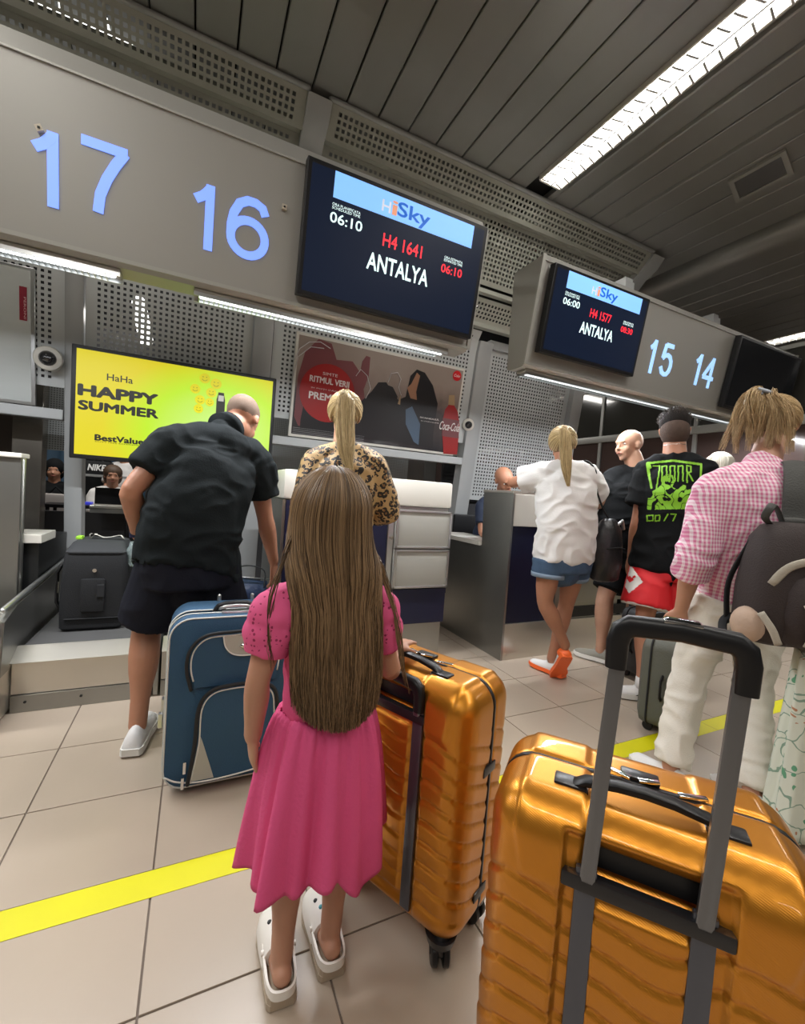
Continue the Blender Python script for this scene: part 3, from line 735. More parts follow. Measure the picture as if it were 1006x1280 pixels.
# counter 16, middle
X0, X1, YF0 = .47, 1.645, 2.62
t = empty('check_in_counter', ((X0+X1)/2, 3.0, 0), 'white topped check-in counter with grey drawer fronts in the middle', 'counter')
MB().rb(X0, X1, YF0, 2.95, 1.075, 1.255, .018).build('counter_top', M_white, t, smooth='auto')
MB().rb(X0+.02, X1-.012, YF0+.02, 3.38, .0, 1.072).build('body', M_steel, t)
MB().rb(X0+.02, 1.16, YF0+.006, YF0+.022, .27, 1.07, .002).build('navy_front', M_navy, t)
MB().rb(1.165, 1.205, YF0+.0, YF0+.022, .27, 1.07, .004).build('post', M_alu, t)
MB().rb(1.21, X1-.0, YF0-.004, YF0+.018, .47, .505).build('navy_strip', M_navy, t)
MB().rb(1.21, X1, YF0+.002, YF0+.4, .26, .47, .002).build('navy_strip', M_navy, t)
for z0, z1 in ((.79, 1.05), (.515, .78)):
    d = MB().rb(1.215, X1, YF0-.012, YF0+.38, z0, z1, .006).build('drawer', M_cream, t, smooth='auto')
    fm = MB()
    for q in ((1.215, X1, z1-.014, z1), (1.215, X1, z0, z0+.014), (1.215, 1.232, z0, z1), (X1-.017, X1, z0, z1)): fm.rb(q[0], q[1], YF0-.019, YF0-.011, q[2], q[3], .003)
    fm.build('drawer_rim', M_alu, d)
MB().cyl((1.185, YF0-.006, .86), (0, 1, 0), .012, .02, 16).build('lock', M_chrome, t)
MB().rb(.50, X1-.02, YF0+.03, 3.35, .0, .26).build('plinth', M_steell, t)
MB().rb(X0-.0, X0+.018, YF0+.01, 3.35, .0, 1.07).build('side_panel', M_steel, t)
# counter 15, right
t = empty('check_in_counter', (2.6, 2.9, 0), 'brushed steel check-in counter with navy front under numbers 15 and 14', 'counter')
xa = 2.04
mb = MB(); mb.prism([V(xa, 2.44, 0), V(xa, 3.5, 0), V(xa, 3.5, .80), V(xa, 2.77, .80), V(xa, 2.79, 1.215), V(xa, 2.44, 1.215)], (.018, 0, 0)); mb.build('side_panel', M_steel, t)
MB().rb(xa+.02, 3.30, 2.442, 2.79, .98, 1.215, .004).build('upper_box', M_white, t)
MB().rb(xa, 4.4, 2.445, 2.80, 1.215, 1.235, .004).build('worktop', M_steell, t)
MB().rb(xa+.02, 2.52, 2.45, 2.475, .27, .985, .002).build('navy_front', M_navy, t)
MB().rb(xa+.02, 3.25, 2.46, 2.79, .0, .98).build('body', M_steel, t)
MB().rb(2.53, 4.3, 2.448, 2.47, .40, .975, .003).build('steel_front', M_steel, t)
MB().rb(2.53, 4.3, 2.446, 2.47, .28, .36).build('recess_strip', M_black, t)
MB().rb(xa+.019, 4.3, 2.442, 2.47, .0, .265, .002).build('plinth', M_steell, t)
MB().rb(xa-.02, 2.34, 2.78, 3.48, .795, .83, .003).build('low_worktop', M_white, t)
MB().rb(3.3, 4.4, 2.46, 2.80, 0, 1.21).build('body', M_steel, t)
# left desk 17
t = empty('check_in_counter', (-1.2, 3.0, 0), 'dark steel check-in desk with low white worktop at the left edge', 'counter')
MB().rb(-1.9, -.83, 2.92, 3.0, .3, 1.20, .004).build('front_panel', M_steel, t)
MB().rb(-1.9, -.825, 2.90, 3.03, 1.20, 1.225, .006).build('worktop', M_white, t)
MB().rb(-1.9, -.77, 3.02, 3.6, .30, .74).build('side_cabinet', mat('cabinet_black', (.03, .032, .033), .3, metal=.5), t)
MB().rb(-1.9, -.75, 2.98, 3.25, .742, .79, .004).build('low_worktop', M_white, t)
MB().tube([(-.84, 2.96, .30), (-.84, 2.96, 1.19)], .02, 10).build('corner_post', M_steel, t, smooth=True)
# ------------------------------------------------------------------ weighing conveyors
def conveyor(x0, x1, label, post=True):
    t = empty('baggage_conveyor', ((x0+x1)/2, 3.0, 0), label, 'conveyor')
    y0 = 2.52
    MB().rb(x0, x1, y0+.03, y0+.05, .085, .245, .002).build('front_plate', M_steell, t)
    MB().rb(x0-.0, x1, y0+.02, y0+.06, .0, .082, .004).build('kick_plate', M_steel, t)
    for k in range(3): 
        xx = x0+(x1-x0)*(.1+.38*k); MB().cyl((xx, y0+.018, .05), (0, 1, 0), .006, .006, 10).build('screw', M_dark, t)
    MB().prism([V(x0, y0, .245), V(x0, y0+.10, .295), V(x0, y0+.14, .285), V(x0, y0+.06, .235)], (x1-x0, 0, 0)).build('entry_lip', M_steell, t)
    MB().rb(x0+.02, x1-.02, y0+.12, 3.75, .265, .292, .004).build('belt', M_rubber, t)
    MB().rb(x0+.01, x1-.01, y0+.12, 3.7, .0, .26).build('body', M_steel, t)
    return t
t = conveyor(-.735, -.165, 'steel baggage weighing conveyor with a grey belt at the left, holding the black case')
MB().prism([V(-.765, 2.42, .22), V(-.765, 3.6, .22), V(-.765, 3.6, .56), V(-.765, 2.6, .50), V(-.765, 2.45, .46)], (.03, 0, 0)).build('side_guard', M_steel, t)
MB().tube([V(-.752, 2.48, .505), V(-.752, 3.6, .575)], .014, 8).build('guard_rail', M_alu, t, smooth=True)
mb = MB(); mb.rb(-1.15, -.74, 2.36, 2.62, .0, .47, .03); mb.build('end_housing', M_steell, t, smooth='auto')
MB().rb(-1.16, -.735, 2.352, 2.40, .0, .085, .004).build('kick_plate', M_steel, t)
t = conveyor(-.12, .44, 'second baggage conveyor behind the blue suitcase, with a duffel bag on it')
MB().rb(-.155, -.13, 2.55, 3.6, .0, .33, .006).build('divider', M_steel, t)
# floor display stand / counter behind the yellow screen: shelf with printer
t = empty('back_ledge', (-.25, 4.4, 0), 'low steel ledge with black equipment behind the yellow screen', 'shelf')
MB().rb(-.78, .38, 4.3, 4.5, .86, .885, .004).build('ledge_top', M_steell, t)
MB().rb(-.78, .38, 4.32, 4.34, .82, .86).build('ledge_front', M_steel, t)
MB().tube([(-.52, 4.4, .0), (-.52, 4.4, .86)], .02, 8).build('leg', M_black, t, smooth=True)
MB().tube([(.1, 4.4, .0), (.1, 4.4, .86)], .02, 8).build('leg', M_black, t, smooth=True)
MB().rb(-.45, .1, 4.34, 4.48, .60, .66, .01).build('equipment_box', M_black, t)
tag(MB().rb(-3.0, 2.4, 4.62, 4.66, .0, .80).build('partition_low', M_dark), kind='structure')
tag(MB().rb(-3.0, -1.16, 4.2, 4.3, .0, 1.9).build('wall_panel', M_brown), kind='structure')
t = tag(MB().rb(-1.18, -1.01, 3.95, 4.07, 0.0, 1.79, .004).build('steel_column', mat('column_steel', (.24, .22, .19), .25, metal=.85, var=(3, .3))), 'dark reflective steel column behind the left desk', 'column')
t = empty('window_curtain', (-1.55, 7.2, .9), 'dark blue curtain in the far hall behind the hooded person', 'curtain')
mb = MB(); pts = [(V(-2.4+.05*k, 7.2+.03*math.sin(k*1.9), 0.2), V(-2.4+.05*k, 7.2+.03*math.sin(k*1.9), 1.8)) for k in range(36)]
mb.rings([[p[0] for p in pts], [p[1] for p in pts]], cap=False, closed=False); mb.build('cloth', mat('curtain_blue', (.03, .07, .12), .7), t, smooth=True, fix=False)
# glazed partition running away from the camera at the right, beyond the counters
gl = empty('window_1', (5.1, 4.0, 0), kind='structure')
M_dg = mat('dark_glass', (.045, .045, .04), .10, coat=.6)
for y0, y1 in ((2.0, 3.02), (3.07, 4.30), (4.35, 5.9), (5.95, 8.9)):
    MB().rb(5.08, 5.10, y0, y1, 2.17, 2.80).build('pane', M_dg, gl)
    MB().rb(5.08, 5.10, y0, y1, .9, 2.07).build('pane', mat('maroon_glass', (.075, .05, .045), .15, coat=.5), gl)
MB().rb(5.05, 5.12, 2.0, 8.95, 2.07, 2.16, .01).build('window_frame', mat('beam_grey', (.38, .38, .36), .4, metal=.3), gl, smooth='auto')
MB().rb(5.06, 5.12, 2.0, 8.95, 2.805, 2.85, .005).build('window_frame', mat('beam_grey', (.38, .38, .36)), gl, smooth='auto')
MB().rb(5.06, 5.12, 2.0, 8.95, .0, .9).build('sill_panel', M_dark, gl)
for y in (3.045, 4.325, 5.925): MB().rb(5.06, 5.11, y-.022, y+.022, .0, 2.84, .004).build('window_frame', mat('beam_grey', (.38, .38, .36)), gl)
# ------------------------------------------------------------------ gold hard-shell suitcases
M_gold = mat('gold_shell', (.66, .265, .025), .34, metal=.78, coat=.30)
nt, b = nodes_of(M_gold)
tc = nt.nodes.new('ShaderNodeTexCoord')
prev = None
for ang in (.6, -.6):
    mp = nt.nodes.new('ShaderNodeMapping'); mp.inputs['Rotation'].default_value = (ang, ang, ang); nt.links.new(tc.outputs['Object'], mp.inputs[0])
    wv = nt.nodes.new('ShaderNodeTexWave'); wv.inputs['Scale'].default_value = 130; wv.bands_direction = 'DIAGONAL'; nt.links.new(mp.outputs[0], wv.inputs[0])
    if prev:
        ad = nt.nodes.new('ShaderNodeMath'); ad.operation = 'ADD'; nt.links.new(prev.outputs['Fac'], ad.inputs[0]); nt.links.new(wv.outputs['Fac'], ad.inputs[1]); prev = ad
    else: prev = wv
bp = nt.nodes.new('ShaderNodeBump'); bp.inputs['Strength'].default_value = .10; bp.inputs['Distance'].default_value = .001
nt.links.new(prev.outputs[0], bp.inputs['Height']); nt.links.new(bp.outputs[0], b.inputs['Normal'])
M_trim = mat('case_trim_black', (.015, .015, .017), .3)
M_rod = mat('telescopic_rod', (.20, .21, .23), .28, metal=.85)
M_rodd = mat('rod_sleeve', (.13, .14, .17), .35, metal=.8)
def sstep(a, b_, x):
    t = min(1, max(0, (x-a)/(b_-a))); return t*t*(3-2*t)
def gold_shell(W, T, Z0, Z1, N=1.0):
    """rounded box with real grooves; u width, t thickness (back face at -T/2), z"""
    r = .062; hw, ht, hz = W/2, T/2, (Z1-Z0)/2; zc = (Z0+Z1)/2
    step = .0052/N
    verts = []; faces = []
    def disp(p, n):
        u, t, z = p; g = 0.
        zf = sstep(Z0+.05, Z0+.09, z)*(1-sstep(Z1-.14, Z1-.10, z))
        # chevron / wave grooves around the shell
        if abs(n[2]) < .8:
            wv = .018*math.sin(u*17+z*3)+.006*math.sin(u*41)
            ph = (z+wv+(.42*t if abs(n[0]) > .5 else .05*t)+.16*max(0, abs(u)-hw*.55))/.049
            fr_ = ph-math.floor(ph)
            d = min(fr_, 1-fr_)
            g += .0044*zf*math.exp(-(d/.085)**2)
            g += .0028*zf*(fr_-.5)*-1
        # zip channel round the middle
        g += .006*math.exp(-((t-.012)/.006)**2)
        # recess for the trolley on the back face
        if n[1] < -.5:
            g += .014*sstep(.112, .104, abs(u))*sstep(Z0+.02, Z0+.05, z)*(1-sstep(Z1-.035, Z1-.025, z))
            g += .022*sstep(.080, .074, abs(u))*sstep(Z1-.105, Z1-.095, z)*(1-sstep(Z1-.045, Z1-.035, z))
            g -= .010*sstep(.066, .060, abs(u))*sstep(Z0+.06, Z0+.07, z)*(1-sstep(Z1-.13, Z1-.12, z))
        # raised shoulders on top corners
        for sgn in (-1, 1):
            du = (u-sgn*(hw-.095)); 
            if z > Z1-.16 and abs(du) < .06:
                q = sstep(.055, .045, abs(du)+.22*max(0, Z1-.05-z))*sstep(Z1-.13, Z1-.11, z)
                g -= .004*q
        return g
    def emit(o, a, b_, la, lb, flip):
        na, nb = max(2, int(la/step)), max(2, int(lb/step)); base = len(verts)
        for j in range(nb+1):
            for i in range(na+1):
                p = [o[k]+a[k]*(i/na*2-1)+b_[k]*(j/nb*2-1) for k in range(3)]
                c = [max(-hw+r, min(hw-r, p[0])), max(-ht+r, min(ht-r, p[1])), max(-hz+r, min(hz-r, p[2]))]
                d = Vector([p[k]-c[k] for k in range(3)])
                n = d.normalized() if d.length > 1e-9 else Vector((0, 0, 1))
                q = Vector(c)+n*r; q.z += zc
                q -= n*disp(q, n)
                verts.append(q[:])
        for j in range(nb):
            for i in range(na):
                f = (base+j*(na+1)+i, base+j*(na+1)+i+1, base+(j+1)*(na+1)+i+1, base+(j+1)*(na+1)+i)
                faces.append(f if not flip else f[::-1])
    emit((0, -ht, 0), (hw, 0, 0), (0, 0, hz), W, 2*hz, False); emit((0, ht, 0), (hw, 0, 0), (0, 0, hz), W, 2*hz, True)
    emit((hw, 0, 0), (0, ht, 0), (0, 0, hz), T, 2*hz, False); emit((-hw, 0, 0), (0, ht, 0), (0, 0, hz), T, 2*hz, True)
    emit((0, 0, hz), (hw, 0, 0), (0, ht, 0), W, T, False); emit((0, 0, -hz), (hw, 0, 0), (0, ht, 0), W, T, True)
    me = bpy.data.meshes.new('shell'); me.from_pydata(verts, [], faces)
    bm = bmesh.new(); bm.from_mesh(me); bmesh.ops.remove_doubles(bm, verts=bm.verts[:], dist=.0004); bmesh.ops.recalc_face_normals(bm, faces=bm.faces[:]); bm.to_mesh(me); bm.free()
    return me
def wheel(t, x, y, ang, r=.030):
    """double spinner wheel; local frame"""
    c = V(x, y, r); ax = V(math.cos(ang), math.sin(ang), 0)
    cs = empty('caster', (x, y, r)); cs.parent = t
    for s in (-1, 1):
        wv = MB(); wv.tube([c+ax*s*.006, c+ax*s*.008, c+ax*s*.020, c+ax*s*.023], [r-.004, r, r, r-.005], 24, round_end=False)
        wv.tube([c+ax*s*.022, c+ax*s*.025], [.012, .010], 16, round_end=False)
        o = wv.build('wheel', M_black, None, smooth='auto'); o.parent = cs; o.data.transform(Matrix.Translation(-c))
    f = MB(); f.tube([c+V(0, 0, .0)+ax*-.007, c+ax*.007], .017, 16, round_end=False)
    pr = ax.cross(V(0, 0, 1))
    f.box(c+V(0, 0, r*.75)+pr*.008, (.010, .016, .022), Matrix.Rotation(ang, 3, 'Z'), .004)
    f.cyl(c+V(0, 0, r+.018)+pr*.012, (0, 0, 1), .020, .02, 18)
    o = f.build('fork', M_trim, None, smooth='auto'); o.parent = cs; o.data.transform(Matrix.Translation(-c))
def place(o, parent):
    o.parent = parent; return o
def gold_case(loc, rz, W, T, Ht, label, ext, lean_=0.0, N=1.0, grip_dy=0., hs=1.0):
    t = empty('suitcase', loc, label, 'suitcase'); t.rotation_euler = (0, 0, rz)
    Z0, Z1 = .070, Ht; hw, ht = W/2, T/2
    o = bpy.data.objects.new('shell', gold_shell(W, T, Z0, Z1, N)); COL.objects.link(o); o.data.materials.append(M_gold); o.data.polygons.foreach_set('use_smooth', [True]*len(o.data.polygons)); place(o, t)
    def part(name, mb, m, smooth='auto', par=None):
        q = mb.build(name, m, None, smooth=smooth); return place(q, par or t)
    # zip track
    r = .062; pts = []
    for k in range(33):
        pass
    def loop(off, tt):
        P_ = []; zc = (Z0+Z1)/2; hz = (Z1-Z0)/2
        for cx_, cz_, a0 in ((hw-r, hz-r, 0), (-hw+r, hz-r, PI/2), (-hw+r, -hz+r, PI), (hw-r, -hz+r, 1.5*PI)):
            for k in range(7):
                a = a0+PI/2*k/6; P_.append(V(cx_+(r+off)*math.cos(a), tt, zc+cz_+(r+off)*math.sin(a)))
        return P_
    lp = loop(-.002, .012); R = []
    for i, p in enumerate(lp):
        n = (V(p.x, 0, p.z-(Z0+Z1)/2)); 
        q = lp[(i+1) % len(lp)]-lp[i-1]; n = V(q.z, 0, -q.x).normalized()
        R.append([p+V(0, -.0055, 0)-n*.003, p+V(0, -.004, 0)+n*.002, p+V(0, .004, 0)+n*.002, p+V(0, .0055, 0)-n*.003])
    R.append(R[0]); part('zip_track', MB().rings(R, cap=False), M_trim, smooth=True)
    # trolley rods in their channels, inner tubes above
    for s in (-1, 1):
        part('rod_channel', MB().rb(s*.086*hs-.015, s*.086*hs+.015, -ht+.004, -ht+.014, Z0+.035, Z1-.075, .003), M_rodd)
        gz = Ht+ext
        top = V(s*.084*hs+lean_, -ht+.004+grip_dy, gz-.03); bot = V(s*.084*hs, -ht+.004, Z1-.09)
        tb = MB(); R = []
        for p in (bot, bot.lerp(top, .5), top): R.append([p+V(a*.0105, c*.006, 0) for a, c in ((-1, -.7), (-.7, -1), (.7, -1), (1, -.7), (1, .7), (.7, 1), (-.7, 1), (-1, .7))])
        tb.rings(R); part('telescopic_rod', tb, M_rod)
    part('trolley_crossbar', MB().rb(-.110, .110, -ht-.002, -ht+.018, Z1-.108, Z1-.084, .005), M_trim)
    part('handle_well', MB().rb(-.072, .072, -ht+.025, -ht+.034, Z1-.080, Z1-.038, .002), M_black)
    # grip
    gz = Ht+ext; x0 = lean_; yy = -ht+.004+grip_dy
    g = MB(); g.tube([V(x0-.088*hs, yy, gz-.068), V(x0-.088*hs, yy, gz-.030), V(x0-.083*hs, yy, gz-.013), V(x0-.070*hs, yy, gz-.004), V(x0, yy, gz), V(x0+.070*hs, yy, gz-.004), V(x0+.083*hs, yy, gz-.013), V(x0+.088*hs, yy, gz-.030), V(x0+.088*hs, yy, gz-.068)],
        [(.014, .012), (.015, .0125), (.016, .0135), (.0155, .014), (.0145, .014), (.0155, .014), (.016, .0135), (.015, .0125), (.014, .012)], 16, side=None, power=2.8, round_end=False)
    gp = part('grip', g, M_black)
    part('release_button', MB().rb(x0-.020, x0+.020, yy-.008, yy+.008, gz+.010, gz+.0165, .002), mat('button_black', (.03, .03, .03), .12, metal=.5), par=gp)
    part('button_rim', MB().rb(x0-.023, x0+.023, yy-.0105, yy+.0105, gz+.008, gz+.0145, .002), M_chrome, par=gp)
    # carry handle on top
    ch = MB(); yh = -.052
    ch.tube([V(-.105, yh, Z1+.002), V(-.085, yh, Z1+.014), V(-.04, yh, Z1+.021), V(0, yh, Z1+.023), V(.04, yh, Z1+.021), V(.085, yh, Z1+.014), V(.105, yh, Z1+.002)], [(.014, .005), (.014, .006), (.012, .007), (.012, .007), (.012, .007), (.014, .006), (.014, .005)], 12, side=(0, 1, 0), power=3)
    hd = part('carry_handle', ch, M_black)
    for s in (-1, 1):
        part('handle_mount', MB().rb(s*.108-.026, s*.108+.026, yh-.017, yh+.017, Z1-.003, Z1+.008, .004), M_trim)
        part('mount_rim', MB().rb(s*.108-.028, s*.108+.028, yh-.0195, yh+.0195, Z1-.004, Z1+.002, .003), M_chrome)
    # lock and zip pullers
    lk = part('lock', MB().rb(-.03, .03, .016, .045, Z1-.002, Z1+.007, .004), M_trim)
    for s in (-1, 1):
        part('zip_puller', MB().box(V(s*.022-.01, .012, Z1+.009), (.017, .005, .002), Matrix.Rotation(s*.35, 3, 'Z'), .001), M_chrome, par=lk)
    part('zip_puller', MB().box(V(.075, .010, Z1+.006), (.022, .005, .002), Matrix.Rotation(.3, 3, 'Z'), .001), M_chrome)
    # side clips
    for s in (-1, 1):
        for zz in (Z0+.09, Z0+.41):
            part('side_clip', MB().rb(s*(hw-.003)-.006, s*(hw-.003)+.006, -.026, .034, zz-.012, zz+.012, .003), M_trim)
    for sx in (-1, 1):
        for sy in (-1, 1):
            xx, yy_ = sx*(hw-.055), sy*(ht-.045)
            part('wheel_cap', MB().cyl((xx, yy_, Z0+.002), (0, 0, 1), .034, .022, 20, .040), M_trim)
            wheel(t, xx, yy_, 1.1*sx+.4*sy, .0335)
    return t
# beside the girl
nrm = V(-.90, -.43, 0).normalized(); wd = V(-.43, .90, 0).normalized()
# local axes: -y is the back face (trolley side), so rz turns local -y onto nrm
def rz_for(n): return math.atan2(n.x, -n.y)*1.0
g1 = gold_case((.592, 1.045, 0), math.atan2(nrm.x, -nrm.y)*1.0, .46, .245, .695, 'gold hard shell suitcase standing beside the girl in pink, handle down', -.01, N=1.0)
# foreground
n2 = V(-.770, -.638, 0).normalized()
g2 = gold_case((.607+.13*.77-.008, .359+.13*.638+.010, 0), math.atan2(n2.x, -n2.y), .455, .265, .685, 'gold hard shell suitcase in the foreground with its black handle pulled up', .305, lean_=.015, N=1.15, hs=.87)
# ------------------------------------------------------------------ blue soft suitcase
M_blue = mat('blue_fabric', (.018, .068, .135), .75, bump=(260, .25), var=(3, .12))
M_pipe = mat('white_piping', (.62, .63, .60), .45)
M_greyp = mat('grey_patch', (.38, .38, .34), .6)
M_bfab = mat('black_fabric', (.012, .013, .015), .8)
BX0, BX1, BY, BT, BZ0, BZ1 = -.063, .365, 1.70, .25, .022, .655
t = empty('suitcase', ((BX0+BX1)/2, BY+BT/2, 0), 'blue fabric suitcase with white piping and grey patch standing left of the girl', 'suitcase')
def rrect(x0, x1, z0, z1, r, n=7, y=0, rt=None):
    P_ = []
    for cx_, cz_, a0, rr in ((x1-r, z1-r, 0, r), (x0+r, z1-r, PI/2, r), (x0+r, z0+r, PI, r), (x1-r, z0+r, 1.5*PI, r)):
        for k in range(n): a = a0+PI/2*k/(n-1); P_.append(V(cx_+rr*math.cos(a), y, cz_+rr*math.sin(a)))
    return P_
def band(y0, y1, ins0, ins1, r=.07): return [rrect(BX0+ins0, BX1-ins0, BZ0+ins0, BZ1-ins0, r, y=y0), rrect(BX0+ins1, BX1-ins1, BZ0+ins1, BZ1-ins1, r, y=y1)]
R = [rrect(BX0+.03, BX1-.03, BZ0+.03, BZ1-.03, .05, y=BY-.008), rrect(BX0+.006, BX1-.006, BZ0+.006, BZ1-.006, .07, y=BY), rrect(BX0, BX1, BZ0, BZ1, .075, y=BY+.015), rrect(BX0, BX1, BZ0, BZ1, .075, y=BY+.045)]
MB().rings(R).build('front_shell', M_blue, t, smooth='auto')
MB().rings([rrect(BX0+.006, BX1-.006, BZ0+.006, BZ1-.006, .072, y=BY+.045), rrect(BX0+.006, BX1-.006, BZ0+.006, BZ1-.006, .072, y=BY+.085)]).build('expansion_band', M_bfab, t, smooth='auto')
MB().rings([rrect(BX0, BX1, BZ0, BZ1, .075, y=BY+.085), rrect(BX0, BX1, BZ0, BZ1, .075, y=BY+BT-.02), rrect(BX0+.02, BX1-.02, BZ0+.02, BZ1-.02, .06, y=BY+BT)]).build('rear_shell', M_blue, t, smooth='auto')
def pipe(pts, r=.0032, m=None, closed=False, name='piping'):
    if closed: pts = pts+[pts[0]]
    return MB().tube(pts, r, 6, cap=not closed, round_end=False).build(name, m or M_pipe, t, smooth=True)
for ins, y in ((.004, BY+.0), (-.001, BY+.045), (-.001, BY+.087)): pipe(rrect(BX0+ins, BX1-ins, BZ0+ins, BZ1-ins, .073, y=y), closed=True)
BF2 = Frame((BX0, BY-.008, BZ0), (1, 0, 0), (0, 0, 1)); w_, h_ = BX1-BX0, BZ1-BZ0
# upper pocket
def curve_pts(pts, n=24):
    """Catmull-Rom through points"""
    out = []; P_ = [Vector(p) for p in pts]; P_ = [P_[0]*2-P_[1]]+P_+[P_[-1]*2-P_[-2]]
    for i in range(1, len(P_)-2):
        for k in range(n):
            s = k/n; a, b_, c, d = P_[i-1:i+3]
            out.append(.5*((2*b_)+(-a+c)*s+(2*a-5*b_+4*c-d)*s*s+(-a+3*b_-3*c+d)*s**3))
    out.append(P_[-2]); return out
fp = lambda a, b_, c=0: BF2.p(a*w_, b_*h_, c)
up_ = curve_pts([fp(.22, .60, .012), fp(.18, .72, .014), fp(.20, .82, .016), (fp(.30, .885, .016)), fp(.5, .895, .016), fp(.72, .90, .016), fp(.86, .87, .014), (fp(.90, .76, .012)), fp(.88, .60, .01)], 6)
lo_ = curve_pts([fp(.22, .06, .016), fp(.27, .28, .02), fp(.28, .48, .022), fp(.36, .565, .022), fp(.52, .585, .022), fp(.70, .58, .022), fp(.84, .54, .02), fp(.88, .40, .018), fp(.90, .06, .016)], 6)
MB().prism(up_, (0, .03, 0)).build('upper_pocket', M_blue, t)
MB().prism([p+V(0, -.006, 0) for p in lo_], (0, .04, 0)).build('lower_pocket', M_blue, t)
pipe(up_[2:-2], .003); pipe([p+V(0, -.007, 0) for p in lo_], .003)
zp = [p+(p-fp(.5, .7, 0)).normalized()*.014+V(0, -.002, 0) for p in up_[:-8]]; pipe(zp, .006, M_bfab, name='zip')
zp = [p+(p-fp(.55, .3, 0)).normalized()*.014+V(0, -.006, 0) for p in lo_]; pipe(zp, .007, M_bfab, name='zip')
hp = [fp(.42, .893, .018), fp(.44, .83, .019), fp(.50, .785, .019), fp(.60, .77, .019), fp(.72, .78, .019), fp(.80, .82, .019), fp(.83, .885, .018)]
MB().prism(curve_pts(hp, 5), (0, .01, 0)).build('grey_patch', M_greyp, t); pipe([p+V(0, -.001, 0) for p in curve_pts(hp, 5)], .0025)
e = MB().ell(fp(.615, .83, .022), (.026, .006, .011)).build('badge', M_chrome, t, smooth=True)
MB().prism(curve_pts([fp(.225, .065, .024), fp(.268, .24, .0265), fp(.275, .33, .0275), fp(.34, .20, .0275), fp(.40, .065, .0265)], 5), (0, .01, 0)).build('grey_patch', M_greyp, t)
pipe(curve_pts([fp(.02, .10, .006), fp(.12, .065, .012), fp(.3, .055, .026), fp(.6, .06, .026), fp(.85, .085, .024), fp(.97, .13, .006)], 6), .003)
for a, b_ in ((.17, .15), (.16, .06), (.75, .86)):
    MB().box(fp(a, b_, .022), (.005, .003, .022), None, .002).build('zip_puller', M_chrome, t)
# grip, wheels, side lock
gz = BZ1
MB().tube([V(.085, BY+.07, gz-.002), V(.10, BY+.07, gz+.022), V(.125, BY+.07, gz+.03), V(.165, BY+.07, gz+.031), V(.20, BY+.07, gz+.03), V(.222, BY+.07, gz+.022), V(.232, BY+.07, gz-.002)], [(.014, .008)]*7, 10, side=(0, 1, 0), power=2.6, round_end=False).build('carry_handle', M_black, t, smooth='auto')
MB().tube([V(.104, BY+.056, gz+.012), V(.125, BY+.054, gz+.020), V(.162, BY+.054, gz+.022), V(.20, BY+.054, gz+.020), V(.220, BY+.056, gz+.012)], [(.004, .007)]*5, 8, side=(0, 1, 0)).build('handle_badge', M_alu, t, smooth=True)
MB().rb(.11, .215, BY+.025, BY+.05, gz-.002, gz+.008, .003).build('handle_base', M_alu, t)
for x in (BX0+.10, BX1-.08):
    for y in (BY+.06, BY+BT-.05): MB().cyl((x, y, .03), (1, 0, 0), .03, .025, 20, bev=.004).build('wheel', M_black, t, smooth='auto')
MB().rb(BX0+.05, BX1-.02, BY+.035, BY+BT-.01, .01, BZ0+.012, .008).build('base_plate', M_trim, t, smooth='auto')
MB().rb(BX0-.014, BX0-.001, BY+.058, BY+.085, .28, .34, .003).build('side_lock', M_alu, t)
MB().rb(BX0-.022, BX0-.006, BY+.05, BY+.07, .235, .29, .003).build('side_lock', M_alu, t)
MB().tube([V(.11, BY+BT-.02, gz-.02), V(.11, BY+BT-.02, gz+.02)], .008, 8).tube([V(.24, BY+BT-.02, gz-.02), V(.24, BY+BT-.02, gz+.02)], .008, 8).build('trolley_stub', M_alu, t, smooth=True)
# ------------------------------------------------------------------ black suitcase on the conveyor
M_case = mat('charcoal_fabric', (.018, .019, .021), .7, bump=(200, .2), spec=.25)
t = empty('suitcase', (-.48, 2.95, .294), 'black fabric suitcase lying upright on the left conveyor with a luggage tag', 'suitcase')
def rr(x0, x1, y0, y1, r, z, n=5, dx=0):
    P_ = []
    for cx_, cy_, a0 in ((x1-r, y1-r, 0), (x0+r, y1-r, PI/2), (x0+r, y0+r, PI), (x1-r, y0+r, 1.5*PI)):
        for k in range(n): a = a0+PI/2*k/(n-1); P_.append(V(cx_+r*math.cos(a)+dx, cy_+r*math.sin(a), z))
    return P_
zs = [(.296, .012), (.31, .0), (.45, -.006), (.60, -.004), (.70, .0), (.725, .008)]
MB().rings([rr(-.625+i, -.335-i, 2.80+i, 3.12-i, .03, z, dx=(z-.3)*.03) for z, i in zs]).build('body', M_case, t, smooth='auto')
MB().rings([rr(-.62, -.34, 2.805, 3.11, .03, .722, dx=.012), rr(-.60, -.36, 2.86, 3.10, .03, .765, dx=.012), rr(-.58, -.38, 2.90, 3.08, .03, .775, dx=.012)]).build('lid', mat('charcoal_lid', (.032, .034, .038), .6, spec=.3), t, smooth='auto')
MB().rings([rr(-.617, -.343, 2.797, 3.115, .03, .715, dx=.012), rr(-.617, -.343, 2.797, 3.115, .03, .722, dx=.012)]).build('zip', M_bfab, t)
MB().rb(-.53, -.42, 2.782, 2.80, .40, .58, .01).build('front_pocket', M_case, t, smooth='auto')
MB().rb(-.60, -.35, 2.790, 2.80, .36, .365, .002).build('seam', M_bfab, t)
MB().rb(-.455, -.42, 2.775, 2.784, .48, .55, .004).build('pocket_pull', M_bfab, t)
MB().cyl((-.47, 2.792, .625), (0, 1, 0), .010, .012, 16).build('badge', M_chrome, t)
MB().tube([V(-.632, 2.88, .40), V(-.65, 2.88, .44), V(-.65, 2.88, .60), V(-.632, 2.88, .64)], [(.02, .008)]*4, 8, side=(0, 1, 0)).build('side_handle', M_black, t, smooth=True)
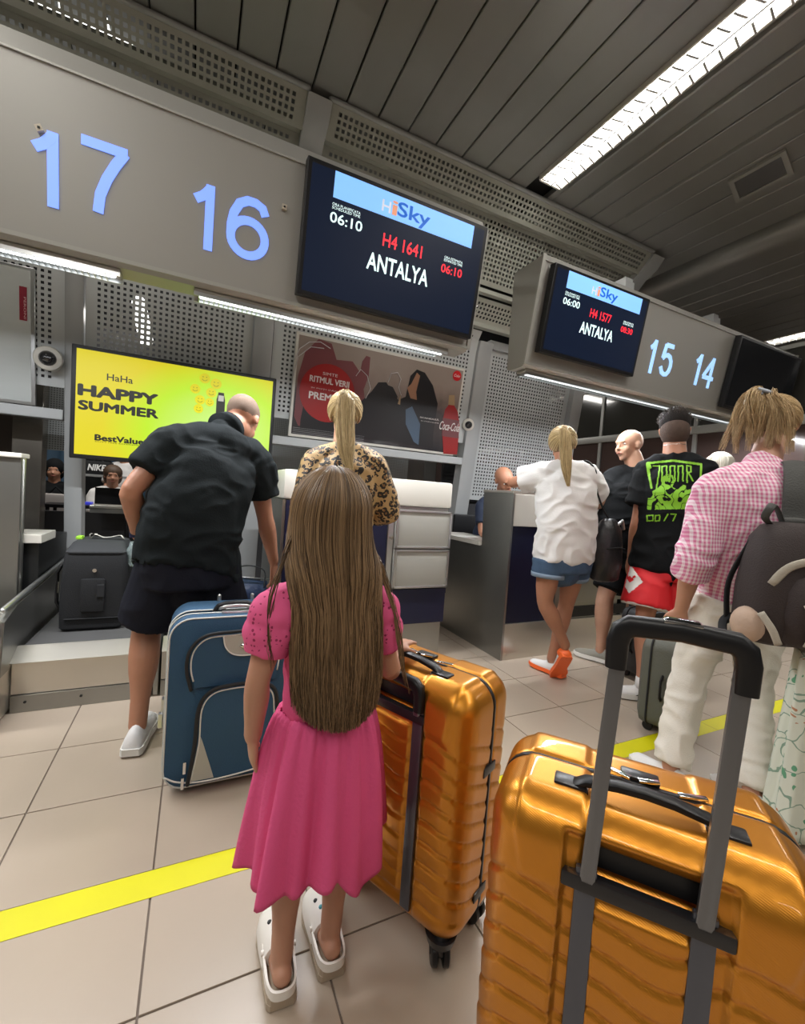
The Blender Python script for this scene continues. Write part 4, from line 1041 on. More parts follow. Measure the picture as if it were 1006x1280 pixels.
MB().rb(-.652, -.642, 2.868, 2.892, .49, .55, .003).build('id_tag', mat('id_tag', (.4, .38, .3), .5), t)
MB().rb(-.59, -.56, 2.94, 3.0, .772, .790, .005).build('green_tag', mat('green_tag', (.30, .62, .04), .5), t)
mb = MB(); pts = curve_pts([V(-.52, 2.98, .782), V(-.50, 2.96, .80), V(-.46, 2.96, .785), V(-.42, 2.95, .79), V(-.38, 2.94, .80), V(-.36, 2.92, .785)], 5)
mb.tube(pts, [(.014, .0015)]*len(pts), 6, side=(0, 1, 0)); mb.build('paper_tag', M_white, t, smooth=True)
MB().tube([V(-.53, 2.97, .785), V(-.53, 2.99, .80), V(-.50, 2.99, .80)], [(.02, .002)]*3, 6, side=(0, 1, 0)).build('paper_tag', M_white, t, smooth=True)
# clear plastic bag hooked over its corner
M_plast = mat('clear_film', (.55, .68, .68), .15, trans=.6)
M_plast.node_tree.nodes['Principled BSDF'].inputs['Alpha'].default_value = .55
mb = MB(); R = []
for i in range(8):
    z = .775-.02*i; r = .015+.03*math.sin(PI*(i+.6)/8)
    R.append([V(-.300+.0*i+r*.9*math.cos(a)*(1+.25*math.sin(3*a+i)), 2.86+r*math.sin(a), z) for a in [2*PI*k/14 for k in range(14)]])
o = mb.rings(R).build('plastic_bag', M_plast, None, smooth=True); tag(o, 'crumpled clear plastic bag hanging at the corner of the black suitcase', 'plastic bag')
# navy duffel bag on the second conveyor
t = empty('duffel_bag', (.33, 2.95, .294), 'navy blue duffel bag with black ends on the second conveyor', 'bag')
M_duf = mat('navy_nylon', (.018, .035, .085), .45, bump=(30, .5))
R = []
for i in range(13):
    a = i/12; x = .10+.35*a; r = .5+.5*math.sin(PI*min(max(a, .06), .94))**.35
    R.append([V(x, 2.92+.11*r*math.cos(q), .42+(.125*r)*math.sin(q)*(1 if math.sin(q) > 0 else .98)+.006*math.sin(5*q+i)) for q in [2*PI*k/18 for k in range(18)]])
MB().rings(R).build('body', M_duf, t, smooth=True)
MB().rings([[p*1 for p in R[k]] for k in (1, 3)]).build('end_panel', M_bfab, t, smooth=True)
pts = curve_pts([V(.25, 2.82, .50), V(.24, 2.86, .60), V(.32, 2.88, .63), V(.42, 2.86, .60), V(.42, 2.82, .50)], 5)
MB().tube(pts, [(.016, .004)]*len(pts), 8, side=(0, 1, 0)).build('carry_strap', M_bfab, t, smooth=True)
pts = curve_pts([V(.18, 2.9, .54), V(.28, 2.86, .56), V(.36, 2.85, .555), V(.46, 2.88, .54)], 5)
MB().tube(pts, .004, 6).build('zip', M_alu, t, smooth=True)
MB().tube([V(.24, 2.98, .50), V(.22, 3.0, .66)], [(.012, .005)]*2, 8).build('handle_tube', M_alu, t, smooth=True)
# ------------------------------------------------------------------ people
M_skin = mat('skin', (.50, .255, .165), .5, var=(14, .10), bump=(90, .05))
M_skin2 = mat('skin_tanned', (.43, .20, .12), .5, var=(14, .10), bump=(90, .05))
M_skin3 = mat('skin_pale', (.56, .32, .22), .5, var=(14, .12), bump=(90, .05))
for m_ in (M_skin, M_skin2, M_skin3):
    b = m_.node_tree.nodes['Principled BSDF']; b.inputs['Subsurface Weight'].default_value = .12; b.inputs['Subsurface Radius'].default_value = (.012, .005, .003)
M_eye = mat('eye_white', (.7, .68, .65), .2); M_iris = mat('iris', (.03, .02, .015), .2)
def lerp(a, b, t): return a*(1-t)+b*t
def bezp(pts, n=8):
    o = curve_pts(pts, n); return o
def limb(mb, pts, rads, n=16, side=None, per=4):
    """smooth tapered limb through joints; radii may be (a,b)"""
    P_ = [Vector(p) for p in pts]; R_ = [(r, r) if not isinstance(r, tuple) else r for r in rads]
    q = [P_[0]*2-P_[1]]+P_+[P_[-1]*2-P_[-2]]; rr_ = [R_[0]]+R_+[R_[-1]]
    out, ro = [], []
    for i in range(1, len(q)-2):
        for k in range(per):
            s = k/per; a, b_, c, d = q[i-1:i+3]
            out.append(.5*((2*b_)+(-a+c)*s+(2*a-5*b_+4*c-d)*s*s+(-a+3*b_-3*c+d)*s**3))
            e = s*s*(3-2*s); ro.append(tuple(rr_[i][j]*(1-e)+rr_[i+1][j]*e for j in (0, 1)))
    out.append(q[-2]); ro.append(rr_[-2])
    mb.tube(out, ro, n, side=side); return out
def hand(mb, wr, d, n, thumb, s=1., curl=.35, spread=.10):
    """wr wrist, d direction of the hand, n back-of-hand normal, thumb: +1/-1 side along d x n"""
    d = Vector(d).normalized(); n = Vector(n); n = (n-d*n.dot(d)).normalized(); u = d.cross(n)*thumb
    pl = .085*s
    mb.tube([wr-d*.01*s, wr+d*pl*.35, wr+d*pl*.75, wr+d*pl], [(.024*s, .017*s), (.036*s, .016*s), (.040*s, .014*s), (.037*s, .011*s)], 14, side=u)
    for k, (off, L) in enumerate(((.030, .070), (.010, .078), (-.011, .073), (-.030, .058))):
        b0 = wr+d*pl*.92+u*off*s*.95; dirs = d+u*(off*spread*30*.1)
        p = b0-d*.012*s; q = [p]; ang = 0; L *= s
        dd = dirs.normalized()
        for i, f in enumerate((.48, .30, .24)):
            ang += curl*(.7 if i == 0 else 1.); v = dd*math.cos(ang)-n*math.sin(ang); p = (q[-1] if i else b0)+v*L*f; q.append(p)
        mb.tube(q, [.0095*s, .0090*s, .0082*s, .0072*s], 10)
    b0 = wr+d*.018*s+u*.022*s-n*.004*s
    q = [b0, b0+(d*.75+u*.65-n*.2).normalized()*.034*s]; q.append(q[-1]+(d*.9+u*.35-n*.35).normalized()*.028*s); q.append(q[-1]+(d*1+u*.1-n*.45).normalized()*.022*s)
    mb.tube(q, [.0135*s, .0115*s, .0098*s, .0078*s], 10)
def head_geo(mb, c, up, fwd, h):
    """c centre, h head height"""
    up = Vector(up).normalized(); fwd = Vector(fwd); fwd = (fwd-up*fwd.dot(up)).normalized(); rt = fwd.cross(up)
    Mx = Matrix((rt, fwd, up)).transposed(); q = lambda x, y, z: c+rt*(x*h)+fwd*(y*h)+up*(z*h)
    E_ = lambda p, r: mb.ell(q(*p), [v*h for v in r], Mx, 20, 14)
    E_((0, -.06, .13), (.335, .42, .37)); E_((0, .06, .10), (.30, .34, .34)); E_((0, .12, -.16), (.255, .27, .30)); E_((0, .17, -.30), (.17, .20, .17)); E_((0, .30, -.40), (.085, .075, .07))
    E_((0, .365, .13), (.20, .06, .045)); E_((-.15, .26, -.12), (.10, .12, .12)); E_((.15, .26, -.12), (.10, .12, .12))
    mb.tube([q(0, .38, .09), q(0, .435, -.02), q(0, .475, -.09), q(0, .40, -.13)], [.03*h, .038*h, .05*h, .04*h], 10)
    for s in (-1, 1):
        E_((s*.045, .425, -.105), (.035, .035, .03)); E_((s*.335, -.02, -.03), (.035, .075, .115)); E_((s*.355, -.045, .02), (.03, .06, .06))
    E_((0, .385, -.215), (.10, .05, .022)); E_((0, .375, -.25), (.085, .05, .025))
    return q, Mx
def face_parts(q, Mx, h, parent, brow=(.05, .03, .02)):
    for s in (-1, 1):
        o = MB().ell(q(s*.145, .318, .045), (.050*h, .045*h, .035*h), Mx).build('eye', M_eye, parent, smooth=True)
        MB().ell(q(s*.145, .353, .045), (.022*h, .013*h, .022*h), Mx).build('iris', M_iris, o, smooth=True)
    MB().tube([q(-.09, .405, -.232), q(0, .43, -.228), q(.09, .405, -.232)], [.012*h, .022*h, .012*h], 8, side=up_of(Mx)).build('lips', mat('lips', (.40, .13, .10), .5), parent, smooth=True)
def up_of(Mx): return Vector((Mx[0][2], Mx[1][2], Mx[2][2]))
def person(name_label, J, s=1., skin=None, voxel=.007, bulk=1., female=False, face=True, group=None, loc=None, hand_s=1., cat='person'):
    """J: joint dict in world space. Builds one continuous body."""
    skin = skin or M_skin
    hp = (J['hipL']+J['hipR'])/2; base = loc or V(hp.x, hp.y, 0)
    t = empty('person', tuple(base), name_label, cat, group)
    mb = MB(); B = bulk*s
    hs = (J['hipR']-J['hipL']).normalized(); ss = (J['shR']-J['shL']).normalized(); sc = (J['shL']+J['shR'])/2
    hw = .165*B*(1.04 if female else .98); ww = .125*B*(.95 if female else 1.08); cw = .150*B*(.93 if female else 1.06)
    nk = J['neck']; hd = J['head']
    spine = [hp-V(0, 0, .07*s), hp, lerp(hp, sc, .38), lerp(hp, sc, .72), lerp(hp, sc, .93), lerp(sc, nk, .7)]
    if 'waist' in J: spine[2] = J['waist']; spine[3] = lerp(J['waist'], sc, .55)
    rad = [(hw*.86, .095*B), (hw, .110*B), (ww, .090*B), (cw, .108*B), (cw*1.0, .092*B), (.060*s, .055*s)]
    sd = [hs, hs, lerp(hs, ss, .4), ss, ss, ss]
    P_ = []; R_ = []; S_ = []
    pts = curve_pts(spine, 4)
    for i, p in enumerate(pts):
        k = min(i//4, len(rad)-2); f = i/4-k; f = f*f*(3-2*f) if f <= 1 else 1
        P_.append(p); R_.append((lerp(rad[k][0], rad[k+1][0], f), lerp(rad[k][1], rad[k+1][1], f))); S_.append(lerp(sd[k], sd[k+1], f))
    mb.tube(P_, R_, 24, side=S_, power=2.3)
    if female and J.get('bust', True):
        fw = ss.cross(V(0, 0, 1)).normalized()*-1
    mb.tube([lerp(sc, nk, .45), nk, lerp(nk, hd, .6)], [.072*s*J.get('nr', 1), .060*s*J.get('nr', 1), .054*s*J.get('nr', 1)], 16)
    for a in ('L', 'R'):
        sh, el, wr = J['sh'+a], J['el'+a], J['wr'+a]
        mb.tube([lerp(nk, sc, .25), lerp(nk, sh, .55)-V(0, 0, .01), sh], [.045*s, .050*B, .052*B], 14)
        limb(mb, [sh, lerp(sh, el, .4), el, lerp(el, wr, .3), wr], [.052*B, .047*B, .037*B, .040*B, .026*s], per=3)
        hd_ = J.get('hd'+a, (wr-el).normalized()); hn = J.get('hn'+a, ss*(1 if a == 'R' else -1))
        hand(mb, wr, hd_, hn, J.get('th'+a, 1 if a == 'R' else -1), s*hand_s, J.get('curl'+a, .35))
        hi, kn, an = J['hip'+a], J['kn'+a], J['an'+a]; toe = J['toe'+a]
        limb(mb, [hi, lerp(hi, kn, .5), kn, lerp(kn, an, .32), lerp(kn, an, .75), an], [.088*B, .072*B, .052*B, .055*B, .036*s, .034*s], per=3)
        fd = V(toe.x-an.x, toe.y-an.y, 0)
        L = (toe-an)
        fk = J.get('fk', .70); dn = V(0, 0, -.012*s if fk < 1 else 0)
        mb.tube([an-L.normalized()*.035*s+V(0, 0, -.035*s), an+L*.25+V(0, 0, -.025*s)+dn, an+L*.65+dn, toe-L*(.1 if fk < 1 else 0)], [(.030*s*fk, .032*s*fk), (.033*s*fk, .034*s*fk), (.040*s*fk, .025*s*fk), (.034*s*fk, .014*s*fk)], 14, side=L.cross(V(0, 0, 1)))
    up = J.get('up', (hd-nk).normalized()); fw = J['face']; hh = J.get('hh', .228*s)
    q, Mx = head_geo(mb, hd, up, fw, hh)
    me = remesh(mb, voxel, 4, .5)
    body = link('body', me, skin, t)
    if face: face_parts(q, Mx, hh, body)
    return t, q, Mx, hh
def cloth(name, t, build, m, voxel=.008, amp=.006, scale=(9, 9, 5), seed=0., smooth=6, ridge=True):
    mb = MB(); build(mb)
    me = remesh(mb, voxel, smooth, .5, folds(scale, amp, seed, ridge) if amp else None, name)
    return link(name, me, m, t)
def torso_solid(mb, J, s, bulk, top=.95, bot=-.12, infl=.022, hw=.17, ww=.16, cw=.165, dp=.125, hem_extra=0., neck_r=.072, power=2.3, n=28):
    """shirt body from hem to neckline"""
    hs = (J['hipR']-J['hipL']).normalized(); ss = (J['shR']-J['shL']).normalized(); hp = (J['hipL']+J['hipR'])/2; sc = (J['shL']+J['shR'])/2; nk = J['neck']; B = s*bulk
    ax = (sc-hp)
    w = J.get('waist', lerp(hp, sc, .38))
    spine = [hp+ax.normalized()*bot*s, hp, w, lerp(w, sc, .58), lerp(hp, sc, top), lerp(sc, nk, .75), lerp(sc, nk, 1.08)]
    rad = [((hw+hem_extra)*B, dp*B*.98), (hw*B, dp*B), (ww*B, dp*.92*B), (cw*B, dp*B), (cw*.97*B, dp*.84*B), (.082*s, .072*s), (neck_r*s*.86, neck_r*s*.82)]
    sd = [hs, hs, lerp(hs, ss, .4), ss, ss, ss, ss]
    P_, R_, S_ = [], [], []
    pts = curve_pts(spine, 4)
    for i, p in enumerate(pts):
        k = min(i//4, len(rad)-2); f = i/4-k; f = f*f*(3-2*f)
        P_.append(p); R_.append((lerp(rad[k][0], rad[k+1][0], f), lerp(rad[k][1], rad[k+1][1], f))); S_.append(lerp(sd[k], sd[k+1], f))
    mb.tube(P_, R_, n, side=S_, power=power, round_end=False)
def sleeve(mb, J, a, s, bulk, frac=.55, r0=.070, r1=.068, past=None):
    sh, el, wr, nk = J['sh'+a], J['el'+a], J['wr'+a], J['neck']; B = s*bulk; sc = (J['shL']+J['shR'])/2
    mb.tube([lerp(nk, sc, .35), lerp(nk, sh, .55)-V(0, 0, .004), sh], [.066*s, .070*B, r0*B], 16)
    if past is None: mb.tube([sh, lerp(sh, el, frac*.6), lerp(sh, el, frac)], [r0*B, (r0+r1)/2*B, r1*B], 18, round_end=False)
    else: mb.tube([sh, lerp(sh, el, .5), el, lerp(el, wr, past)], [r0*B, (r0+r1)/2*B, r1*B, r1*.92*B], 18, round_end=False)
def shorts(mb, J, s, bulk, frac=.7, waist=.10, r0=.105, r1=.100, hw=.175, dp=.128):
    hp = (J['hipL']+J['hipR'])/2; hs = (J['hipR']-J['hipL']).normalized(); B = s*bulk
    sc = (J['shL']+J['shR'])/2; ax = (J.get('waist', sc)-hp).normalized()
    mb.tube([hp-V(0, 0, .085*s), hp-V(0, 0, .02*s), hp+ax*waist*s], [(hw*.93*B, dp*B), (hw*B, dp*B), (hw*.88*B, dp*.9*B)], 26, side=hs, power=2.4, round_end=False)
    mb.ell(hp-V(0, 0, .10*s), (.10*B, .105*B, .085*B))
    for a in ('L', 'R'):
        hi, kn = J['hip'+a], J['kn'+a]
        mb.tube([hi, lerp(hi, kn, frac*.5), lerp(hi, kn, frac)], [r0*B, (r0+r1)/2*B, r1*B], 20, round_end=False)
def trousers(mb, J, s, bulk, r=(.100, .085, .070, .066, .072), hw=.172, dp=.12, waist=.12, end=.93):
    hp = (J['hipL']+J['hipR'])/2; hs = (J['hipR']-J['hipL']).normalized(); B = s*bulk
    sc = (J['shL']+J['shR'])/2; ax = (sc-hp).normalized()
    mb.tube([hp-V(0, 0, .08*s), hp-V(0, 0, .02*s), hp+ax*waist*s], [(hw*.95*B, dp*B), (hw*B, dp*B), (hw*.84*B, dp*.88*B)], 26, side=hs, power=2.4, round_end=False)
    for a in ('L', 'R'):
        hi, kn, an = J['hip'+a], J['kn'+a], J['an'+a]
        mb.tube([hi, lerp(hi, kn, .5), kn, lerp(kn, an, .5), lerp(kn, an, end)], [k*B for k in r], 20, round_end=False)
def shoe(t, an, toe, s, upper, sole, extra=None, kind='sneaker', name='shoe', hl=None):
    """low shoe built along the foot axis; an = ankle, toe = tip"""
    an = Vector(an); toe = Vector(toe)
    f = (toe-an)
    if kind == 'tilt': r0_ = f.cross(V(0, 0, 1)).normalized(); u0_ = r0_.cross(f).normalized(); f = toe-(an-u0_*.062*s); toe = toe+f.normalized()*.035*s
    else: f.z = 0; toe.z = .033*s
    f.normalize(); r = f.cross(V(0, 0, 1)).normalized(); u = r.cross(f)
    L = .285*s; o = toe-f*L            # heel end
    q = lambda x, y, z: o+f*y*L+r*x*s+u*z*s*.95
    mb = MB(); R = []
    prof = [(0, .030, .0), (.03, .036, .055), (.12, .040, .075), (.28, .040, .078), (.42, .041, .066), (.60, .046, .045), (.80, .047, .034), (.93, .038, .026), (1.0, .020, .012)]
    zb = -.02
    for y, w_, h_ in prof:
        ring = []
        for k in range(16):
            a = 2*PI*k/16; c, d = math.cos(a), math.sin(a)
            ring.append(q(w_*c*(1 if d < 0 else (1-.25*d)), y, zb+.02+(h_ if d > 0 else .012)*d))
        R.append(ring)
    mb.rings(R); up_ = mb.build('%s' % name, upper, t, smooth=True)
    mb = MB(); R = []
    for y, w_, h_ in [(-.015, .030, 0), (.03, .040, 0), (.2, .043, 0), (.45, .042, 0), (.7, .050, 0), (.9, .044, 0), (1.02, .022, 0)]:
        z1 = .004+(.012 if kind == 'clog' else .0); z0 = -.026-(.008 if kind == 'clog' else 0)+(.010 if y > .95 else 0)
        R.append([q(-w_, y, z1), q(-w_*1.03, y, z0), q(w_*1.03, y, z0), q(w_, y, z1)])
    mb.rings(R).build('sole', sole, up_, smooth='auto')
    if extra: extra(q, up_)
    return up_
# hair ---------------------------------------------------------------
def hair_mat(name, c0, c1, rough=.45):
    m = bpy.data.materials.new(name); m.use_nodes = True; nt = m.node_tree; b = nt.nodes['Principled BSDF']
    at = nt.nodes.new('ShaderNodeAttribute'); at.attribute_name = 'strand'; at.attribute_type = 'GEOMETRY'
    mx = nt.nodes.new('ShaderNodeMix'); mx.data_type = 'RGBA'; mx.inputs[6].default_value = (*c0, 1); mx.inputs[7].default_value = (*c1, 1)
    nt.links.new(at.outputs['Fac'], mx.inputs[0]); nt.links.new(mx.outputs[2], b.inputs['Base Color'])
    b.inputs['Roughness'].default_value = rough; b.inputs['Specular IOR Level'].default_value = .35
    return m
def strands(name, paths, r, m, parent, tip=.35, seed=1):
    """every path (N,3) becomes a three-sided tapering strand; one mesh part"""
    rg = np.random.default_rng(seed); P_ = np.array(paths); K, N, _ = P_.shape
    T = np.gradient(P_, axis=1); T /= np.linalg.norm(T, axis=2, keepdims=True)+1e-9
    ref = rg.normal(size=(K, 1, 3)); U = np.cross(T, np.broadcast_to(ref, T.shape)); U /= np.linalg.norm(U, axis=2, keepdims=True)+1e-9; W = np.cross(T, U)
    taper = np.interp(np.linspace(0, 1, N), [0, .1, .7, 1], [.8, 1, .9, tip])[None, :, None]
    rr_ = r*rg.uniform(.7, 1.25, size=(K, 1, 1))*taper
    vs = np.stack([P_+(U*math.cos(a)+W*math.sin(a))*rr_ for a in (0, 2*PI/3, 4*PI/3)], axis=2).reshape(-1, 3)
    idx = np.arange(K*N*3).reshape(K, N, 3); f = []
    for j in range(3):
        a = idx[:, :-1, j]; b_ = idx[:, :-1, (j+1) % 3]; c = idx[:, 1:, (j+1) % 3]; d = idx[:, 1:, j]
        f.append(np.stack([a, b_, c, d], -1).reshape(-1, 4))
    f = np.concatenate(f)
    me = bpy.data.meshes.new(name); me.vertices.add(len(vs)); me.vertices.foreach_set('co', vs.ravel())
    me.loops.add(len(f)*4); me.loops.foreach_set('vertex_index', f.ravel()); me.polygons.add(len(f)); me.polygons.foreach_set('loop_start', np.arange(0, len(f)*4, 4)); me.polygons.foreach_set('loop_total', np.full(len(f), 4))
    me.update(calc_edges=True)
    at = me.attributes.new('strand', 'FLOAT', 'POINT'); val = np.repeat(rg.uniform(0, 1, K), N*3); at.data.foreach_set('value', val)
    return link(name, me, m, parent, smooth=True)
def scalp(mb, q, Mx, h, grow=.03, zmin=-.35, fwd=.20):
    """cap over the skull, back and sides"""
    mb.ell(q(0, -.06, .13), [(.335+grow)*h, (.42+grow)*h, (.37+grow)*h], Mx, 24, 16)
def cap_hair(name, q, Mx, h, m, parent, tie, n=900, r=.0011, grow=.035, front=.30, low=-.22, seed=3, width=1.0):
    """strands combed over the skull from the hairline towards a tie point given in head units"""
    rg = np.random.default_rng(seed); paths = []
    c = np.array([0, -.06, .13]); R_ = np.array([(.335+grow)*width, .42+grow, .37+grow])
    ty = np.array(tie)
    dt = (ty-c)/R_; dt = dt/np.linalg.norm(dt)
    k = 0
    while k < n:
        v = rg.normal(size=3); v /= np.linalg.norm(v); p = c+v*R_
        if p[1] > front-.35*max(0, .3-p[2]) or p[2] < low or (abs(p[0]) > .2 and p[2] < -.12 and p[1] > -.1): continue
        pts = []
        g = 1+rg.uniform(-.02, .035)
        om = math.acos(max(-1, min(1, float(v@dt))))
        for s_ in np.linspace(0, 1, 9):
            if om < 1e-3: d = dt
            else: d = (math.sin((1-s_)*om)*v+math.sin(s_*om)*dt)/math.sin(om)
            pp = c+d*R_*g*(1+.03*math.sin(PI*s_)); w_ = max(0, (s_-.8)/.2); pp = pp*(1-w_)+(ty+rg.normal(size=3)*.012)*w_
            pts.append(q(*pp)[:])
        paths.append(pts); k += 1
    return strands(name, paths, r, m, parent, tip=.9, seed=seed)
def tail(name, pts, wid, n, r, m, parent, seed=5, spread=1.6, npt=14, wob=.004, cut=.25):
    """pony tail: strands following a curve, spreading"""
    rg = np.random.default_rng(seed); cp = np.array([p[:] for p in curve_pts([Vector(p) for p in pts], 6)])
    L = len(cp); tt = np.linspace(0, L-1, npt)
    T = np.gradient(cp, axis=0); T /= np.linalg.norm(T, axis=1, keepdims=True)
    paths = []
    wv = np.interp(np.linspace(0, 1, npt), np.linspace(0, 1, len(wid)), wid)
    for k in range(n):
        a = rg.uniform(0, 2*PI); rad = math.sqrt(rg.uniform(0, 1)); end = 1-cut*rg.uniform(0, 1)**2
        ph = rg.uniform(0, 6); fr_ = rg.uniform(1, 3); out = []
        for i in range(npt):
            s_ = tt[i]*end; i0 = min(int(s_), L-2); f = s_-i0
            c = cp[i0]*(1-f)+cp[i0+1]*f; t_ = T[i0]
            u = np.cross(t_, [0, 1, 0]); u /= np.linalg.norm(u)+1e-9; v = np.cross(t_, u)
            w_ = wv[i]*rad; wb = wob*math.sin(ph+fr_*i/npt*6)
            out.append(c+u*(math.cos(a)*w_+wb)+v*(math.sin(a)*w_*.6))
        paths.append(out)
    return strands(name, paths, r, m, parent, seed=seed)
from mathutils.bvhtree import BVHTree
# ---- fabrics
def pattern(m, build):
    nt, b = nodes_of(m); tc = nt.nodes.new('ShaderNodeTexCoord'); build(nt, b, tc); return m
def math_n(nt, op, a, b_=None, c=None):
    n = nt.nodes.new('ShaderNodeMath'); n.operation = op
    for i, v in enumerate((a, b_, c)):
        if v is None: continue
        if isinstance(v, (int, float)): n.inputs[i].default_value = v
        else: nt.links.new(v, n.inputs[i])
    return n.outputs[0]
def mixc(nt, f, c0, c1):
    mx = nt.nodes.new('ShaderNodeMix'); mx.data_type = 'RGBA'
    nt.links.new(f, mx.inputs[0])
    for i, c in ((6, c0), (7, c1)):
        if isinstance(c, tuple): mx.inputs[i].default_value = (*c, 1)
        else: nt.links.new(c, mx.inputs[i])
    return mx.outputs[2]
M_pink = mat('pink_cotton', (.72, .085, .24), .8, bump=(120, .25), var=(5, .08))
M_eyelet = mat('pink_eyelet', (.72, .085, .24), .8)
def f_eye(nt, b, tc):
    v = nt.nodes.new('ShaderNodeTexVoronoi'); v.inputs['Scale'].default_value = 95; v.inputs['Randomness'].default_value = .55; nt.links.new(tc.outputs['Object'], v.inputs['Vector'])
    n = nt.nodes.new('ShaderNodeTexNoise'); n.inputs['Scale'].default_value = 28; nt.links.new(tc.outputs['Object'], n.inputs['Vector'])
    h = math_n(nt, 'MULTIPLY', math_n(nt, 'LESS_THAN', v.outputs['Distance'], .30), math_n(nt, 'GREATER_THAN', n.outputs[0], .50))
    nt.links.new(mixc(nt, h, (.74, .10, .26), (.30, .02, .08)), b.inputs['Base Color'])
    bp = nt.nodes.new('ShaderNodeBump'); bp.inputs['Strength'].default_value = .6; bp.inputs['Distance'].default_value = .003; bp.invert = True
    nt.links.new(h, bp.inputs['Height']); nt.links.new(bp.outputs[0], b.inputs['Normal'])
pattern(M_eyelet, f_eye)
M_leo = mat('leopard_fabric', (.5, .33, .14), .6)
def f_leo(nt, b, tc):
    nz_ = nt.nodes.new('ShaderNodeTexNoise'); nz_.inputs['Scale'].default_value = 26; nt.links.new(tc.outputs['Object'], nz_.inputs['Vector'])
    vm = nt.nodes.new('ShaderNodeVectorMath'); vm.operation = 'MULTIPLY_ADD'; nt.links.new(nz_.outputs['Color'], vm.inputs[0]); vm.inputs[1].default_value = (.022, .022, .022); nt.links.new(tc.outputs['Object'], vm.inputs[2])
    v = nt.nodes.new('ShaderNodeTexVoronoi'); v.inputs['Scale'].default_value = 31; v.inputs['Randomness'].default_value = .85; nt.links.new(vm.outputs[0], v.inputs['Vector'])
    d = v.outputs['Distance']
    n2 = nt.nodes.new('ShaderNodeTexNoise'); n2.inputs['Scale'].default_value = 55; nt.links.new(tc.outputs['Object'], n2.inputs['Vector'])
    ring = math_n(nt, 'MULTIPLY', math_n(nt, 'GREATER_THAN', d, .25), math_n(nt, 'LESS_THAN', d, .56))
    ring = math_n(nt, 'MULTIPLY', ring, math_n(nt, 'GREATER_THAN', n2.outputs[0], .43))
    cen = math_n(nt, 'LESS_THAN', d, .25)
    c = mixc(nt, cen, (.46, .30, .13), (.22, .11, .04)); c = mixc(nt, ring, c, (.012, .009, .007))
    nt.links.new(c, b.inputs['Base Color'])
pattern(M_leo, f_leo)
M_ging = mat('pink_gingham', (.7, .4, .5), .8)
def f_ging(nt, b, tc):
    sp = nt.nodes.new('ShaderNodeSeparateXYZ'); nt.links.new(tc.outputs['Object'], sp.inputs[0])
    nz_ = nt.nodes.new('ShaderNodeTexNoise'); nz_.inputs['Scale'].default_value = 7; nt.links.new(tc.outputs['Object'], nz_.inputs['Vector'])
    wob = math_n(nt, 'MULTIPLY', nz_.outputs[0], .018)
    xx = math_n(nt, 'ADD', math_n(nt, 'ADD', sp.outputs['X'], math_n(nt, 'MULTIPLY', sp.outputs['Y'], -.55)), wob)
    zz = math_n(nt, 'ADD', sp.outputs['Z'], wob)
    fx = math_n(nt, 'LESS_THAN', math_n(nt, 'FRACT', math_n(nt, 'MULTIPLY', xx, 62.)), .5)
    fz = math_n(nt, 'LESS_THAN', math_n(nt, 'FRACT', math_n(nt, 'MULTIPLY', zz, 62.)), .5)
    s_ = math_n(nt, 'ADD', math_n(nt, 'MULTIPLY', fx, .6), math_n(nt, 'MULTIPLY', fz, .4))
    nt.links.new(mixc(nt, s_, (.86, .72, .76), (.66, .17, .33)), b.inputs['Base Color'])
pattern(M_ging, f_ging)
M_wht = mat('white_cotton', (.74, .73, .72), .85, bump=(150, .15))
M_jean = mat('white_denim', (.70, .66, .58), .8, bump=(200, .2), var=(5, .05))
M_den = mat('blue_denim', (.050, .095, .17), .85, bump=(240, .3), var=(9, .35))
M_den2 = mat('denim_hem', (.20, .27, .36), .85, bump=(240, .3))
M_blk = mat('black_cotton', (.007, .008, .009), .85, bump=(150, .15), spec=.15)
M_char = mat('charcoal_cotton', (.009, .0125, .014), .85, bump=(150, .15), spec=.15)
M_shor = mat('navy_shorts', (.010, .011, .018), .8, bump=(150, .15), spec=.15)
M_red = mat('red_mesh_fabric', (.62, .008, .015), .6, bump=(300, .2))
M_soleW = mat('sole_white', (.75, .74, .70), .55); M_soleB = mat('sole_tan', (.42, .34, .25), .6)
M_rub = mat('clog_white', (.80, .76, .70), .45); M_orange = mat('shoe_orange', (.95, .16, .03), .5)
def tube_part(name, pts, rad, m, t, n=10, **k):
    return MB().tube(pts, rad, n, **k).build(name, m, t, smooth=True)
def bvh(o, off):
    me = o.data; return BVHTree.FromPolygons([v.co+off for v in me.vertices], [p.vertices[:] for p in me.polygons])
def print_on(obj, parent, fr, inside, w_, h_, cell, m, name, eps=.0018):
    """flat print laid onto a garment: cells of a grid are dropped on the cloth along the frame's normal"""
    T = bvh(obj, world_loc(obj)); nx, nz_ = int(w_/cell), int(h_/cell); cache = {}
    def pt(i, j):
        if (i, j) not in cache:
            o = fr.p(i*cell, j*cell, .35); r = T.ray_cast(o, -fr.n, .9); cache[i, j] = None if r[0] is None else r[0]+fr.n*eps
        return cache[i, j]
    mb = MB(); ids = {}
    for j in range(nz_):
        for i in range(nx):
            if inside((i+.5)*cell, (j+.5)*cell):
                q = [(i, j), (i+1, j), (i+1, j+1), (i, j+1)]; ps = [pt(*k) for k in q]
                if any(p is None for p in ps): continue
                f = []
                for k, p in zip(q, ps):
                    if k not in ids: ids[k] = len(mb.v); mb.v.append(tuple(p))
                    f.append(ids[k])
                mb.f.append(tuple(f))
    return mb.build(name, m, parent, smooth=True, fix=False)
